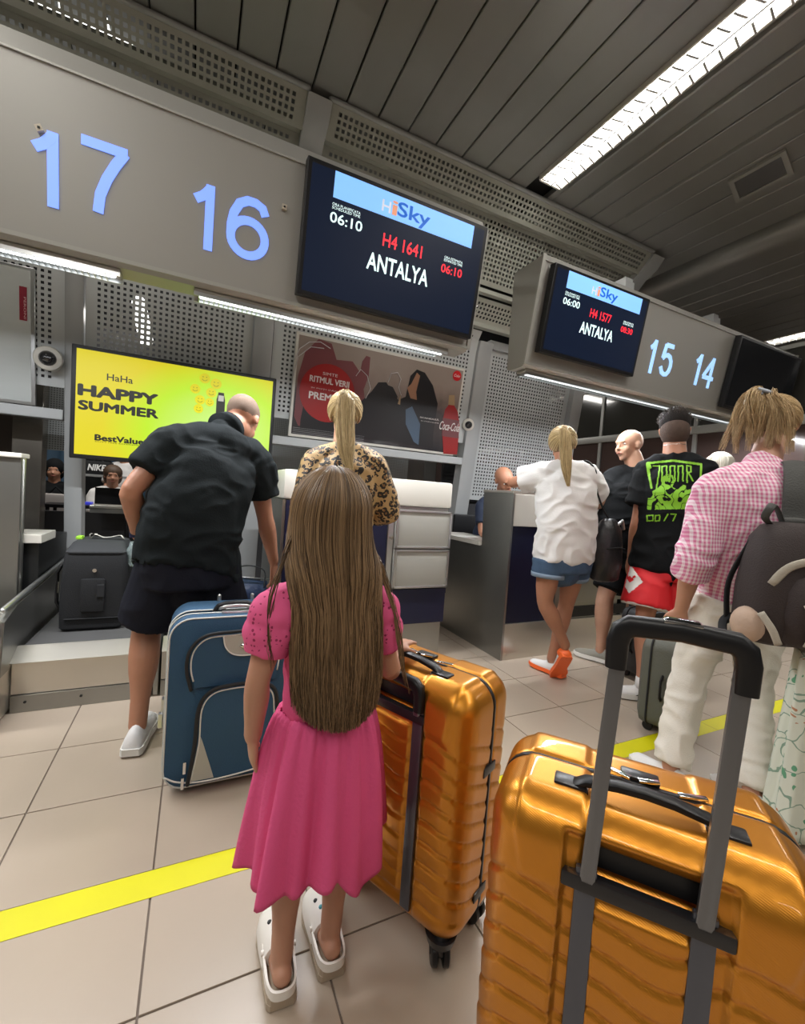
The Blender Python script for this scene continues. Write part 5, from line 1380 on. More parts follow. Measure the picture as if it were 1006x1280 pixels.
# ================================================================== the girl
J = dict(head=P(413, 650, .965), neck=P(410, 716, .955), shL=P(350, 755, .94), shR=P(466, 752, .955), hipL=P(376, 925, .95), hipR=P(430, 925, .96),
         elL=P(323, 848, .93), wrL=P(316, 920, .97), elR=P(487, 836, .955), face=V(.12, 1, -.08), hh=.205, hnL=V(-1, -.1, 0), thL=1, curlL=.25)
J['fk'] = 1.0; J['wrR'] = V(.500, 1.045, .735); J['hdR'] = V(.75, .55, -.04); J['hnR'] = V(0, 0, 1); J['thR'] = 1; J['curlR'] = .12; J['hdL'] = V(.08, .15, -1)
hL, hR = G(357, 1246, .03), G(420, 1210, .03)
J['anL'] = hL+V(-.004, .045, .045); J['anR'] = hR+V(-.004, .045, .045); J['toeL'] = hL+V(.002, .165, -.005); J['toeR'] = hR+V(.0, .165, -.005)
J['knL'] = lerp(J['hipL'], J['anL'], .48)+V(0, .012, 0); J['knR'] = lerp(J['hipR'], J['anR'], .48)+V(.01, .012, 0)
t, q, Mx, hh = person('girl with very long brown hair in a pink dress leaning on a gold suitcase', J, .74, M_skin, .0048, .92, female=True, hand_s=.98)
girl = t
s = .74
def sk(mb):
    torso_solid(mb, J, s, .84, top=.93, bot=-.0, infl=.01, hw=.150, ww=.150, cw=.155, dp=.125, neck_r=.07)
o = cloth('dress_bodice', t, sk, M_pink, .005, .003, (22, 22, 9), 3.)
def slv(mb):
    for a, sg in (('L', -1), ('R', 1)):
        sh, el = J['sh'+a], J['el'+a]
        mb.ell(lerp(sh, el, .16)+V(sg*.006, -.002, .004), (.056, .056, .054)); mb.ell(lerp(sh, el, .36)+V(sg*.008, 0, 0), (.052, .054, .054))
        mb.tube([lerp(sh, el, .3), lerp(sh, el, .68)], [.056, .046], 18, round_end=False)
        mb.tube([lerp(J['neck'], sh, .45)-V(0, 0, .012), sh], [.034, .046], 14)
cloth('puff_sleeves', t, slv, M_eyelet, .0045, .0035, (30, 30, 22), 5., ridge=False)
# skirt: open gathered cloth with an uneven hem
sc_ = lerp(J['hipL'], J['hipR'], .5); NA = 150; NZ = 36; top = sc_+V(0, -.004, .085)
vs = []; fs = []
for j in range(NZ+1):
    f = j/NZ
    for i in range(NA):
        a = 2*PI*i/NA
        fold = .5*math.sin(8*a+1.3+.6*f)+.42*math.sin(15*a+.4+.8*math.sin(3*a))+.25*math.sin(5*a+1.1*f)
        hem = .352+.012*math.sin(3*a+4.2)+.012*math.sin(5*a+.5)-.012*math.sin(8*a+1.3)
        rx = .098+.059*f**.5; ry = .076+.054*f**.5
        amp = .006+.026*f**.8
        gath = .0025*math.sin(43*a)*(1-f)
        r_ = fold*amp+gath
        vs.append((top.x-.004*f+(rx+r_)*math.cos(a), top.y+(ry+r_)*math.sin(a)+.010*f, top.z-hem*f+.004*noise.noise(V(a*3, f*4, 0))))
for j in range(NZ):
    for i in range(NA):
        k = (i+1) % NA; fs.append((j*NA+i, j*NA+k, (j+1)*NA+k, (j+1)*NA+i))
me = bpy.data.meshes.new('skirt'); me.from_pydata(vs, [], fs); o = link('dress_skirt', me, M_pink, t)
md = o.modifiers.new('thickness', 'SOLIDIFY'); md.thickness = .003; md.offset = -1
# hair
M_hairG = hair_mat('long_brown_hair', (.05, .028, .013), (.36, .23, .12), .40)
def girl_hair(n, seed, grow, rmax, wscale=1.):
    rg = np.random.default_rng(seed); paths = []; hc = np.array(q(0, -.02, .10)[:])
    zt = hc[2]
    for k in range(n):
        ph = rg.uniform(-1.9, 1.9); lay = grow+rg.uniform(-.010, .004); side = ph
        tip = .645+.045*(abs(ph)/1.9)**2.2+.05*rg.uniform(0, 1)**2
        part = rg.uniform(-.3, .3)
        w1, w2 = rg.uniform(0, 6), rg.uniform(1, 2.6); wa = rg.uniform(.001, .007)
        pts = []
        for i in range(22):
            f = i/21
            if f < .30:      # over the skull
                th = .08+(f/.30)*(PI/2+.10); R_ = (.076+lay, .092+lay, .088+lay)
                x = R_[0]*math.sin(th)*math.sin(ph*(.75+.25*f/.30)); y = -R_[1]*math.sin(th)*math.cos(ph*(.75+.25*f/.30)); z = R_[2]*math.cos(th)
                if ph > 0: x += .006*(1-f/.3)
                p = np.array([x, y, z])+hc
                last = p
            else:
                g = (f-.30)/.70; z = last[2]*(1-g)+tip*g
                pe = ph*(1-.42*min(1, g*2.2))
                w_ = np.interp(z, [.60, .66, .74, .84, .92, 1.0, 1.08], [.070, .092, .100, .102, .100, .094, .084])*wscale+lay
                d_ = np.interp(z, [.60, .70, .84, .92, 1.0, 1.08], [.090, .102, .098, .090, .092, .100])+lay
                bl = min(1, g*3.5)
                x = w_*math.sin(pe); y = -d_*math.cos(pe)
                cx_ = hc[0]+.020*g; cy_ = hc[1]*(1-bl)+(.945)*bl
                tgt = np.array([cx_+x, cy_+y, z]); p = tgt if bl >= 1 else last*(1-bl)+tgt*bl; p[2] = z
                p = p+np.array([wa*math.sin(w1+w2*g*6)*g, .5*wa*math.cos(w1*2+w2*g*5)*g, 0])
            pts.append(p)
        paths.append(pts)
    return paths
strands('hair', girl_hair(5200, 11, .012, 0), .0011, M_hairG, t, tip=.4, seed=2)
mb = MB(); R = []
for i in range(26):
    f = i/25; z = q(0, 0, .50)[2]*(1-f)+.66*f
    zt = q(0, -.02, .10)[2]
    if z > zt: th = math.acos(min(1, (z-zt)/.092)); w_, d_, cx_, cy_ = .078*math.sin(th), .094*math.sin(th), q(0, 0, 0)[0], q(0, -.02, 0)[1]
    else:
        w_ = np.interp(z, [.60, .66, .74, .84, .92, 1.0, 1.08], [.058, .084, .092, .094, .092, .086, .072])-.006; d_ = np.interp(z, [.60, .70, .84, .92, 1.0, 1.08], [.082, .094, .090, .082, .086, .094]); g = (zt-z)/(zt-.6); cx_ = q(0, 0, 0)[0]+.02*g; cy_ = lerp(q(0, -.02, 0)[1], .945, min(1, g*2.5))
    ring = [V(cx_+w_*math.sin(a), cy_-d_*math.cos(a), z) for a in np.linspace(-1.5, 1.5, 25)]+[V(cx_+(w_-.012)*math.sin(a), cy_-(d_-.014)*math.cos(a), z) for a in np.linspace(1.4, -1.4, 17)]
    R.append(ring)
MB().rings(R).build('hair_underlayer', mat('hair_brown_dark', (.045, .026, .013), .6), t, smooth=True)
tail('hair_lock', [P(466, 690, .93), P(478, 715, .915), P(495, 770, .90), P(503, 830, .90), P(511, 868, .93)], [.006, .006, .005, .004, .002], 26, .0010, M_hairG, t, seed=9)
tail('hair_lock', [q(-.33, -.1, .0), P(346, 720, .90), P(336, 790, .885), P(340, 840, .885)], [.004, .004, .003, .002], 12, .0010, M_hairG, t, seed=19)
for a in ('L', 'R'):
    an, toe = J['an'+a], J['toe'+a]
    f_ = V(toe.x-an.x, toe.y-an.y, 0).normalized(); r_ = f_.cross(V(0, 0, 1)); heel = V(an.x, an.y, 0)-f_*.042; L = .205
    qq = lambda x, y, z: heel+f_*y*L+r_*x+V(0, 0, z)
    out = [(0, .024), (.04, .031), (.2, .034), (.5, .036), (.75, .042), (.92, .036), (1.0, .018)]
    mb = MB()
    for z0, z1, ex in ((.002, .016, .002), (.016, .030, 0.)):
        lo = [qq(w_+ex, y, z0) for y, w_ in out]+[qq(-w_-ex, y, z0) for y, w_ in out[::-1]]; mb.rings([lo, [p+V(0, 0, z1-z0) for p in lo]])
    sh_ = MB(); R = []
    for y, w_, h_ in [(.36, .038, .050), (.45, .040, .060), (.6, .043, .062), (.8, .043, .050), (.93, .036, .036), (1.0, .019, .018)]:
        R.append([qq(w_*math.cos(b_), y, .028+h_*max(0, math.sin(b_))) for b_ in [PI*k/12 for k in range(13)]]+[qq(-w_+2*w_*k/6, y, .026) for k in range(7)])
    sh_.rings(R)
    rim = [qq(.037, .5, .060), qq(.036, .3, .048), qq(.033, .1, .048), qq(.022, -.015, .050), qq(0, -.05, .052), qq(-.022, -.015, .050), qq(-.033, .1, .048), qq(-.036, .3, .048), qq(-.037, .5, .060)]
    pp = curve_pts(rim, 4); sh_.rings([[p+V(0, 0, -.020), p+V(0, 0, .0)]+[p+(p-qq(0, .25, p.z-V(0,0,0).z)).normalized()*-.006+V(0, 0, .0) if 0 else p-(p-qq(0, .25, .05)).normalized()*.006, p-(p-qq(0, .25, .05)).normalized()*.006+V(0, 0, -.020)] for p in pp])
    c_ = sh_.build('clog', M_rub, t, smooth='auto'); mb.build('sole', M_soleB, c_, smooth='auto')
    MB().cyl(qq(.037, .42, .052), r_, .006, .006, 12).cyl(qq(-.037, .42, .052), r_, .006, .006, 12).build('strap_rivet', M_rub, c_)
    for k, (x_, y_) in enumerate(((-.018, .62), (.015, .58), (.0, .75), (-.01, .5))): MB().ell(qq(x_, y_, .086-.03*(y_-.5)), (.006, .006, .004), None, 10, 6).build('charm', mat('charm_%s' % ('teal' if k % 2 else 'dark'), (.05, .3, .35) if k % 2 else (.02, .02, .02), .4), c_, smooth=True)
# ================================================================== bending man
J = dict(head=P(303, 525, 2.43), neck=P(283, 536, 2.33), shL=P(214, 560, 2.20), shR=P(320, 582, 2.33), hipL=P(208, 705, 2.12), hipR=P(263, 705, 2.14), waist=P(243, 650, 2.12),
         elL=P(165, 612, 2.12), wrL=P(172, 668, 2.24), elR=P(331, 645, 2.36), wrR=P(342, 702, 2.38), hdR=V(.1, .1, -1), hdL=V(.1, .3, -.9), face=V(.38, .75, -.75), up=V(.30, .62, .72), hh=.235,
         knL=P(184, 783, 2.20), knR=P(283, 790, 2.22), anL=P(172, 906, 2.085), anR=P(292, 885, 2.2), thR=-1, hnR=V(.8, -.5, 0), hnL=V(-1, 0, 0))
J['anL'].z = .085; J['anR'].z = .085
J['toeL'] = V(J['anL'].x+.02, J['anL'].y+.17, .02); J['toeR'] = V(J['anR'].x+.06, J['anR'].y+.17, .02)
t, q, Mx, hh = person('man with shaved head bending over in a dark polo shirt and navy shorts', J, 1.04, M_skin2, .0068, 1.08)
s = 1.04
def b_(mb):
    torso_solid(mb, J, s, 1.10, top=.92, bot=-.04, hw=.190, ww=.178, cw=.178, dp=.140)
    for a in 'LR': sleeve(mb, J, a, s, 1.1, .62, .084, .076)
    mb.ell(lerp(lerp(J['shL'], J['shR'], .5), J['neck'], .35)-V(0, .03, 0), (.15, .10, .10))
o = cloth('polo_shirt', t, b_, M_char, .008, .009, (7, 7, 11), 1.)
ax_ = (J['head']-J['neck']).normalized(); cc_ = J['neck']+ax_*.012; e1 = ax_.cross(V(0, 0, 1)).normalized(); e2 = ax_.cross(e1)
MB().rings([[cc_+(e1*math.cos(a)+e2*math.sin(a))*r_+ax_*h_ for a in [2*PI*k/28 for k in range(28)]] for r_, h_ in ((.088, -.035), (.078, .020), (.070, .022), (.066, -.03))]).build('collar', M_char, t, smooth=True)
cloth('shorts', t, lambda mb: shorts(mb, J, s, 1.06, .88, .10, .112, .108, .190, .138), M_shor, .008, .007, (7, 7, 5), 2.)
mb = MB(); mb.ell(q(0, -.09, .16), (.345*hh, .425*hh, .365*hh), Mx, 24, 16)
mb.build('cropped_hair', mat('stubble_hair', (.16, .105, .075), .8, bump=(400, .4), var=(30, .25)), t, smooth=True)
MB().tube([J['wrL']+V(0, 0, .012), J['wrL']+V(0, 0, -.012)], [.032, .032], 20, cap=True, round_end=False).build('watch_band', M_navy, t, smooth='auto')
for a in 'LR': shoe(t, J['an'+a], J['toe'+a]+V(.01, .03, .0), 1.02, M_wht, M_soleW)
# ================================================================== woman in leopard blouse
J = dict(head=P(431, 521, 2.22), neck=P(430, 558, 2.17), shL=P(396, 581, 2.18), shR=P(467, 583, 2.10), elL=P(381, 638, 2.14), elR=P(484, 640, 2.14), wrL=V(.62, 2.48, 1.0), wrR=V(.92, 2.48, 1.0),
         hipL=V(.57, 2.16, .88), hipR=V(.75, 2.16, .88), knL=V(.57, 2.16, .48), knR=V(.76, 2.18, .48), anL=V(.57, 2.14, .085), anR=V(.77, 2.16, .085), toeL=V(.55, 2.33, .02), toeR=V(.79, 2.35, .02), face=V(.28, 1, -.22), hdL=V(.2, 1, 0), hdR=V(-.2, 1, 0), hnL=V(0, 0, 1), hnR=V(0, 0, 1))
t, q, Mx, hh = person('woman with blonde ponytail in a leopard print blouse at the middle counter', J, .985, M_skin3, .0075, .98, female=True)
s = .985
def b_(mb):
    torso_solid(mb, J, s, 1.02, top=.93, bot=-.08, hw=.185, ww=.18, cw=.178, dp=.135)
    for a in 'LR': sleeve(mb, J, a, s, 1.05, r0=.076, r1=.070, past=.45)
cloth('leopard_blouse', t, b_, M_leo, .0075, .008, (8, 8, 7), 7.)
cloth('trousers', t, lambda mb: trousers(mb, J, s, 1.0), M_blk, .009, .005, (8, 8, 6), 3.)
for a in 'LR': shoe(t, J['an'+a], J['toe'+a], .9, M_wht, M_soleW)
M_blond = hair_mat('blonde_hair', (.30, .20, .085), (.78, .62, .34), .45)
M_blond2 = mat('blonde_scalp', (.26, .18, .09), .6)
mb = MB(); scalp(mb, q, Mx, hh, .035); mb.build('hair_cap', M_blond2, t, smooth=True)
cap_hair('hair', q, Mx, hh, M_blond, t, (0, -.50, .18), 1100, .0014, .055)
tail('ponytail', [q(0, -.46, .18), q(-.01, -.60, .20), q(-.03, -.66, .02), q(-.02, -.62, -.5), q(.03, -.60, -1.1), q(.12, -.58, -1.55)], [.018, .034, .044, .050, .042, .014], 1100, .0014, M_blond, t, seed=4)
tube_part('hair_tie', [q(0, -.44, .19), q(0, -.52, .19)], [.02, .02], M_blond2, t, 14)
# ================================================================== woman in white T-shirt
J = dict(head=P(703, 557, 2.12), neck=P(705, 582, 2.09), shL=P(680, 594, 2.16), shR=P(733, 596, 2.00), elL=P(641, 610, 2.36), elR=P(747, 626, 2.06), hipL=P(687, 699, 2.06), hipR=P(720, 697, 2.04),
         knL=P(681, 752, 2.06), knR=P(708, 754, 2.12), anL=P(706, 806, 2.00), anR=P(690, 817, 2.16), face=V(.60, .80, .02), hh=.222, hdL=V(.8, .5, 0), hnL=V(0, 0, 1), hdR=V(-.3, .9, 0), hnR=V(0, 0, 1))
J['elL'].z = 1.29; J['wrL'] = J['elL']+V(.17, .15, .0); J['elR'].z = 1.2; J['wrR'] = J['elR']+V(-.10, .24, .10)
J['waist'] = lerp(lerp(J['hipL'], J['hipR'], .5), lerp(J['shL'], J['shR'], .5), .4)+V(0, -.02, 0)
J['anR'].z = .10; J['toeL'] = G(694, 842, .025); J['toeR'] = V(J['anR'].x-.03, J['anR'].y+.16, .02)
t, q, Mx, hh = person('blonde woman in white T-shirt and denim shorts with legs crossed at the right counter', J, .985, M_skin2, .0065, .98, female=True)
s = .985
def b_(mb):
    torso_solid(mb, J, s, 1.04, top=.93, bot=.03, hw=.195, ww=.185, cw=.178, dp=.132)
    for a in 'LR': sleeve(mb, J, a, s, 1.08, .72, .080, .082)
o = cloth('white_tshirt', t, b_, M_wht, .007, .010, (8, 8, 11), 12.)
cloth('denim_shorts', t, lambda mb: shorts(mb, J, s, 1.03, .36, .08, .104, .100, .178, .128), M_den, .007, .004, (10, 10, 9), 4.)
for a in 'LR':
    hi, kn = J['hip'+a], J['kn'+a]; d = (kn-hi).normalized(); c = lerp(hi, kn, .37)
    tube_part('shorts_cuff', [c-d*.014, c+d*.014], [.106, .104], M_den2, t, 26, round_end=False)
def ext(q_, up):
    MB().ell(q_(.0, .09, .022), (.040, .050, .036), None, 14, 10).build('heel_counter', M_orange, up, smooth=True)
shoe(t, J['anL'], J['toeL'], .92, M_wht, M_orange, ext, kind='tilt'); shoe(t, J['anR'], J['toeR'], .92, M_wht, M_orange, ext)
mb = MB(); scalp(mb, q, Mx, hh, .035); mb.build('hair_cap', M_blond2, t, smooth=True)
cap_hair('hair', q, Mx, hh, M_blond, t, (0, -.50, .20), 900, .0015, .05, seed=13)
tail('ponytail', [q(0, -.44, .20), q(-.01, -.60, .24), q(-.02, -.66, .05), q(-.03, -.60, -.4), q(-.05, -.58, -.9), q(-.03, -.58, -1.35)], [.016, .034, .042, .044, .036, .012], 900, .0015, M_blond, t, seed=14)
tube_part('hair_tie', [q(0, -.42, .29), q(0, -.50, .31)], [.02, .02], M_blond2, t, 14)
wtshirt = J
# ================================================================== bald man
J = dict(head=P(786, 557, 2.24), neck=P(795, 585, 2.20), shL=P(769, 600, 2.30), shR=P(822, 602, 2.08), nr=1.12, elL=P(747, 630, 2.30), elR=P(840, 650, 2.02), hipL=P(778, 694, 2.22), hipR=P(808, 694, 2.10), hh=.238,
         face=V(-1, .12, -.12), up=V(-.12, .05, 1), hdL=V(-.3, .9, 0), hnL=V(0, 0, 1), waist=P(790, 655, 2.16))
J['wrL'] = J['elL']+V(-.02, .22, .06); J['wrR'] = J['elR']+V(.0, .10, -.22)
for a, x, y in (('L', 2.80, 2.22), ('R', 2.98, 2.10)):
    J['kn'+a] = V(x, y, .50); J['an'+a] = V(x, y, .085); J['toe'+a] = V(x-.07, y+.17, .02)
t, q, Mx, hh = person('bald man in black T-shirt turned left at the right counter', J, 1.05, M_skin3, .0068, 1.12)
s = 1.05
def b_(mb):
    torso_solid(mb, J, s, 1.15, top=.92, bot=-.10, hw=.185, ww=.195, cw=.182, dp=.155)
    for a in 'LR': sleeve(mb, J, a, s, 1.12, .70, .082, .080)
cloth('black_tshirt', t, b_, M_blk, .008, .009, (8, 8, 10), 22.)
cloth('shorts', t, lambda mb: shorts(mb, J, s, 1.05, .85), M_blk, .009, .006, (7, 7, 5), 2.)
for a in 'LR': shoe(t, J['an'+a], J['toe'+a], 1., mat('shoe_grey', (.25, .24, .2), .6), M_soleW)
# ================================================================== teenager
J = dict(head=P(843, 539, 1.78), neck=P(843, 568, 1.74), shL=P(810, 592, 1.86), shR=P(879, 593, 1.60), nr=1.1, elL=P(797, 650, 1.86), elR=P(893, 652, 1.56), wrL=P(789, 697, 1.92), wrR=P(890, 700, 1.66), hipL=P(818, 706, 1.80), hipR=P(856, 706, 1.66), hh=.235, face=V(.82, .6, 0),
         hdL=V(.15, .1, -1), hdR=V(0, .2, -1), hnL=V(-1, 0, 0))
J['anL'] = G(803, 856, .09); J['anR'] = G(853, 851, .09)
J['knL'] = lerp(J['hipL'], J['anL'], .47)+V(0, .03, 0); J['knR'] = lerp(J['hipR'], J['anR'], .47)+V(0, .03, 0)
J['toeL'] = J['anL']+V(-.135, .10, -.065); J['toeR'] = J['anR']+V(-.06, .16, -.065)
t, q, Mx, hh = person('teenage boy in black T-shirt with green back print and red basketball shorts', J, 1.04, M_skin2, .0068, 1.0)
s = 1.04
def b_(mb):
    torso_solid(mb, J, s, 1.06, top=.93, bot=-.015, hw=.212, ww=.195, cw=.185, dp=.148)
    for a in 'LR': sleeve(mb, J, a, s, 1.1, .70, .080, .084)
o = cloth('black_tshirt', t, b_, M_blk, .0065, .006, (7, 7, 9), 32.)
shirt = o
cloth('red_shorts', t, lambda mb: shorts(mb, J, s, 1.06, .78, .08, .122, .138, .190, .140), M_red, .0075, .008, (7, 7, 4), 5.)
shorts_o = t.children[-1]
M_green = mat('print_green', (.22, .52, .02), .6)
# print on the back: frame with tall letters and a loose figure-like patch, one row of box glyphs below
f0 = P(805, 679, 1.62)
BFz = Frame(f0, V(.60, -.80, 0), V(0, 0, 1))
W_, H_ = .40, .60
def seg(u, v, a, b__, w_):
    ax_, ay = a; bx, by = b__; dx, dy = bx-ax_, by-ay; L = dx*dx+dy*dy; k = max(0, min(1, ((u-ax_)*dx+(v-ay)*dy)/L)); return math.hypot(u-ax_-k*dx, v-ay-k*dy) < w_
def upx(px, py): return BFz.uv(px, py)
strokes = []
def S(a, b__, w_=.006): strokes.append((upx(*a), upx(*b__), w_))
S((813, 572), (815, 578), .010); S((812, 572), (848, 569), .007); S((848, 569), (884, 574), .007); S((812, 574), (814, 590), .008); S((814, 590), (817, 607), .006)
S((820, 576), (829, 576), .004); S((829, 576), (823, 612), .004)                      # 7
for x in (832, 843, 854):                                                            # tall zeros
    S((x, 577), (x+6, 576.5), .004); S((x, 577), (x-1, 598), .004); S((x+6, 576.5), (x+5.5, 598), .004)
S((866, 576), (865, 600), .004); S((866, 576), (872, 577), .004); S((872, 577), (871, 585), .004); S((871, 585), (866, 587), .004); S((868, 588), (873, 598), .004)
S((886, 574), (884, 595), .006)
for x in (811, 822):
    w_ = 8 if x < 815 else 6
    S((x, 645), (x+w_, 644.5), .0035); S((x+w_, 644.5), (x+w_, 652), .0035); S((x+w_, 652), (x, 652.5), .0035); S((x, 652.5), (x, 645), .0035)
S((834, 652), (839, 643), .0035); S((843, 643), (850, 643), .0035); S((850, 643), (846, 652), .0035)
def P_in(poly_, u, v):
    c = False; n = len(poly_); j = n-1
    for i in range(n):
        if (poly_[i][1] > v) != (poly_[j][1] > v) and u < (poly_[j][0]-poly_[i][0])*(v-poly_[i][1])/(poly_[j][1]-poly_[i][1])+poly_[i][0]: c = not c
        j = i
    return c
blob = [upx(*p) for p in ((811, 637), (812, 622), (818, 612), (826, 607), (831, 602), (830, 594), (838, 588), (846, 590), (848, 600), (845, 606), (852, 610), (860, 603), (868, 606), (874, 616), (877, 636))]
head1 = upx(839, 596)
def inside(u, v):
    for a, b__, w_ in strokes:
        if seg(u, v, a, b__, w_): return True
    if P_in(blob, u, v):
        nn = noise.noise(V(u*38, v*30, 1.7)); return nn > -.28 and not (abs(noise.noise(V(u*22+3, v*22, 4.)))) < .035
    return False
uu = [x[0] for x in blob]+[s_[0][0] for s_ in strokes]; vv = [x[1] for x in blob]+[s_[0][1] for s_ in strokes]
u0, u1_, v0, v1_ = min(uu)-.02, max(uu)+.02, min(vv)-.02, max(vv)+.02
fr2 = Frame(BFz.p(u0, v0), BFz.u, BFz.v)
print_on(shirt, t, fr2, lambda u, v: inside(u+u0, v+v0), u1_-u0, v1_-v0, .0026, M_green, 'back_print')
# sleeve print
fs_ = Frame(P(777, 604, 1.7), V(.9, -.44, 0), V(0, 0, 1))
# shorts trims: hem stripes and white side diamond with a small red emblem
M_wtrim = mat('trim_white', (.78, .77, .74), .7)
for a in 'LR':
    hi, kn = J['hip'+a], J['kn'+a]; d = (kn-hi).normalized()
    for f_, hgt, mm in ((.775, .010, M_wtrim), (.735, .006, mat('trim_maroon', (.12, .005, .01), .7)), (.70, .005, M_wtrim)):
        c = lerp(hi, kn, f_); tube_part('hem_stripe', [c-d*hgt, c+d*hgt], [.148 if f_ > .75 else .1475]*2, mm, shorts_o, 30, round_end=False)
sdf = Frame(P(771, 748, 1.72), V(.62, -.78, 0), V(0, 0, 1))
def dia(u, v): return abs(u-.07)/.070+abs(v-.085)/.085 < 1
def bull(u, v): return abs(u-.07)/.022+abs(v-.085)/.020 < 1 or seg(u, v, (.045, .11), (.06, .09), .005) or seg(u, v, (.095, .11), (.08, .09), .005)
for nm, fn, mm, e in (('side_diamond', dia, M_wtrim, .002), ('side_emblem', bull, M_red, .0035)):
    print_on(shorts_o, shorts_o, sdf, fn, .16, .18, .004, mm, nm, e)
for a in 'LR':
    an = J['an'+a]
    tube_part('sock', [an+V(0, 0, -.02), an+V(0, 0, .045)], [.043, .041], M_wht, t, 18, round_end=False)
    def ext2(q_, up):
        for sd_ in (-1, 1):
            pts = [q_(sd_*.046, .42, .030), q_(sd_*.050, .60, .004), q_(sd_*.049, .50, .002), q_(sd_*.043, .10, .042), q_(sd_*.048, .46, .014)]
            MB().prism(pts, (q_(sd_*.002, 0, 0)-q_(0, 0, 0))).build('swoosh', M_black, up)
        for k in range(4): tube_part('lace', [q_(-.02, .36+.07*k, .078-.012*k), q_(.02, .36+.07*k, .078-.012*k)], .0035, M_wht, up, 6)
    shoe(t, an, J['toe'+a], 1.03, M_wht, M_soleW, ext2)
mb = MB(); mb.ell(q(0, -.10, -.06), (.352*hh, .42*hh, .45*hh), Mx, 24, 16); mb.build('faded_sides', mat('hair_fade', (.075, .045, .032), .8, bump=(500, .5), var=(40, .4)), t, smooth=True)
mb = MB(); mb.ell(q(0, -.08, .17), (.372*hh, .445*hh, .39*hh), Mx, 24, 16); mb.build('crown_hair', mat('hair_crown', (.012, .009, .008), .75, bump=(300, .6), spec=.2), t, smooth=True)
M_dkhair = hair_mat('dark_hair', (.006, .005, .004), (.05, .033, .022), .5)
rg = np.random.default_rng(8); paths = []
for k in range(1300):
    a = rg.uniform(0, 2*PI); r_ = math.sqrt(rg.uniform(0, 1)); x, y = .36*r_*math.cos(a), -.06+.44*r_*math.sin(a); z0 = .13+.37*math.sqrt(max(0, 1-(x/.37)**2-((y+.06)/.45)**2))
    if z0 < .14: continue
    d = np.array([x*.35+rg.normal()*.12, .15+y*.3+rg.normal()*.12, .75]); d /= np.linalg.norm(d); L = .21+.06*rg.uniform()
    paths.append([q(*(np.array([x, y, z0-.02])+d*L*g+np.array([0, .05*g*g, -.04*g*g])))[:] for g in np.linspace(0, 1, 6)])
strands('hair', paths, .0016, M_dkhair, t, tip=.5, seed=21)
tube_part('neck_chain', [q(.25, -.2, -.53), q(.1, -.33, -.56), q(-.1, -.33, -.56), q(-.25, -.2, -.53)], .0018, M_chrome, t, 6)
# ================================================================== grey-blonde woman behind the teenager
J = dict(head=P(895, 582, 2.2), neck=P(893, 612, 2.18), shL=P(873, 628, 2.2), shR=P(918, 628, 2.1), elL=V(3.35, 2.2, 1.05), elR=V(3.70, 2.0, 1.05), face=V(-.3, 1, -.1), hh=.22)
hx, hy = J['neck'].x, J['neck'].y
J.update(hipL=V(hx-.09, hy, .82), hipR=V(hx+.09, hy, .82), knL=V(hx-.09, hy, .45), knR=V(hx+.09, hy, .45), anL=V(hx-.09, hy, .085), anR=V(hx+.09, hy, .085), toeL=V(hx-.1, hy+.17, .02), toeR=V(hx+.1, hy+.17, .02))
J['elL'] = J['shL']+V(-.04, .0, -.27); J['elR'] = J['shR']+V(.04, 0, -.27); J['wrL'] = J['elL']+V(.03, .2, -.08); J['wrR'] = J['elR']+V(-.03, .2, -.08)
t, q, Mx, hh = person('woman with pale grey bob seen behind the teenage boy', J, .95, M_skin3, .009, .98, female=True)
def b_(mb):
    torso_solid(mb, J, .95, 1.0, bot=-.08)
    for a in 'LR': sleeve(mb, J, a, .95, 1.0)
cloth('blouse', t, b_, M_char, .01, .006); cloth('trousers', t, lambda mb: trousers(mb, J, .95, 1.), M_blk, .011, 0)
for a in 'LR': shoe(t, J['an'+a], J['toe'+a], .88, M_blk, M_soleW)
M_grey = hair_mat('pale_hair', (.42, .38, .30), (.80, .77, .68), .5)
mb = MB(); mb.ell(q(0, -.09, .05), (.40*hh, .46*hh, .45*hh), Mx, 24, 16); mb.build('hair_cap', mat('pale_scalp', (.5, .46, .38), .6), t, smooth=True)
rg = np.random.default_rng(4); paths = []
for k in range(900):
    a = rg.uniform(-2.2, 2.2); g_ = 1+rg.uniform(0, .06); pts = []
    for i in range(9):
        th = .1+i/8*2.05; pts.append(q(.41*g_*math.sin(th)*math.sin(a), -.09-.47*g_*math.sin(th)*math.cos(a), .05+.46*g_*math.cos(th))[:])
    paths.append(pts)
strands('hair', paths, .0016, M_grey, t, tip=.8)
# ================================================================== woman in pink gingham shirt
J = dict(head=P(968, 532, 1.07), neck=P(955, 581, 1.02), shL=P(893, 616, 1.10), shR=P(988, 608, .92), elL=P(866, 705, 1.10), wrL=P(851, 762, 1.16), hipL=P(900, 752, 1.08), hipR=P(955, 752, 1.02), face=V(1, .22, -.05), up=V(.12, .06, 1), hh=.235,
         hdL=V(.05, .15, -1), hnL=V(-.8, -.5, 0), thL=1, curlL=.45)
J['elR'] = J['shR']+V(.10, .06, -.26); J['wrR'] = J['elR']+V(-.06, .10, .20); J['hdR'] = V(-.4, -.2, .8)
J['anL'] = G(838, 958, .09); J['anR'] = G(940, 990, .09)
J['knL'] = lerp(J['hipL'], J['anL'], .47)+V(.03, .05, .0); J['knR'] = lerp(J['hipR'], J['anR'], .47)+V(.035, .04, 0)
J['toeL'] = J['anL']+V(.02, .18, -.07); J['toeR'] = J['anR']+V(.08, .17, -.07)
t, q, Mx, hh = person('woman in pink gingham shirt and white jeans with blonde hair clipped up', J, 1.0, M_skin, .006, 1.0, female=True, hand_s=.98)
pinkJ = J; pinkT = t
s = 1.0
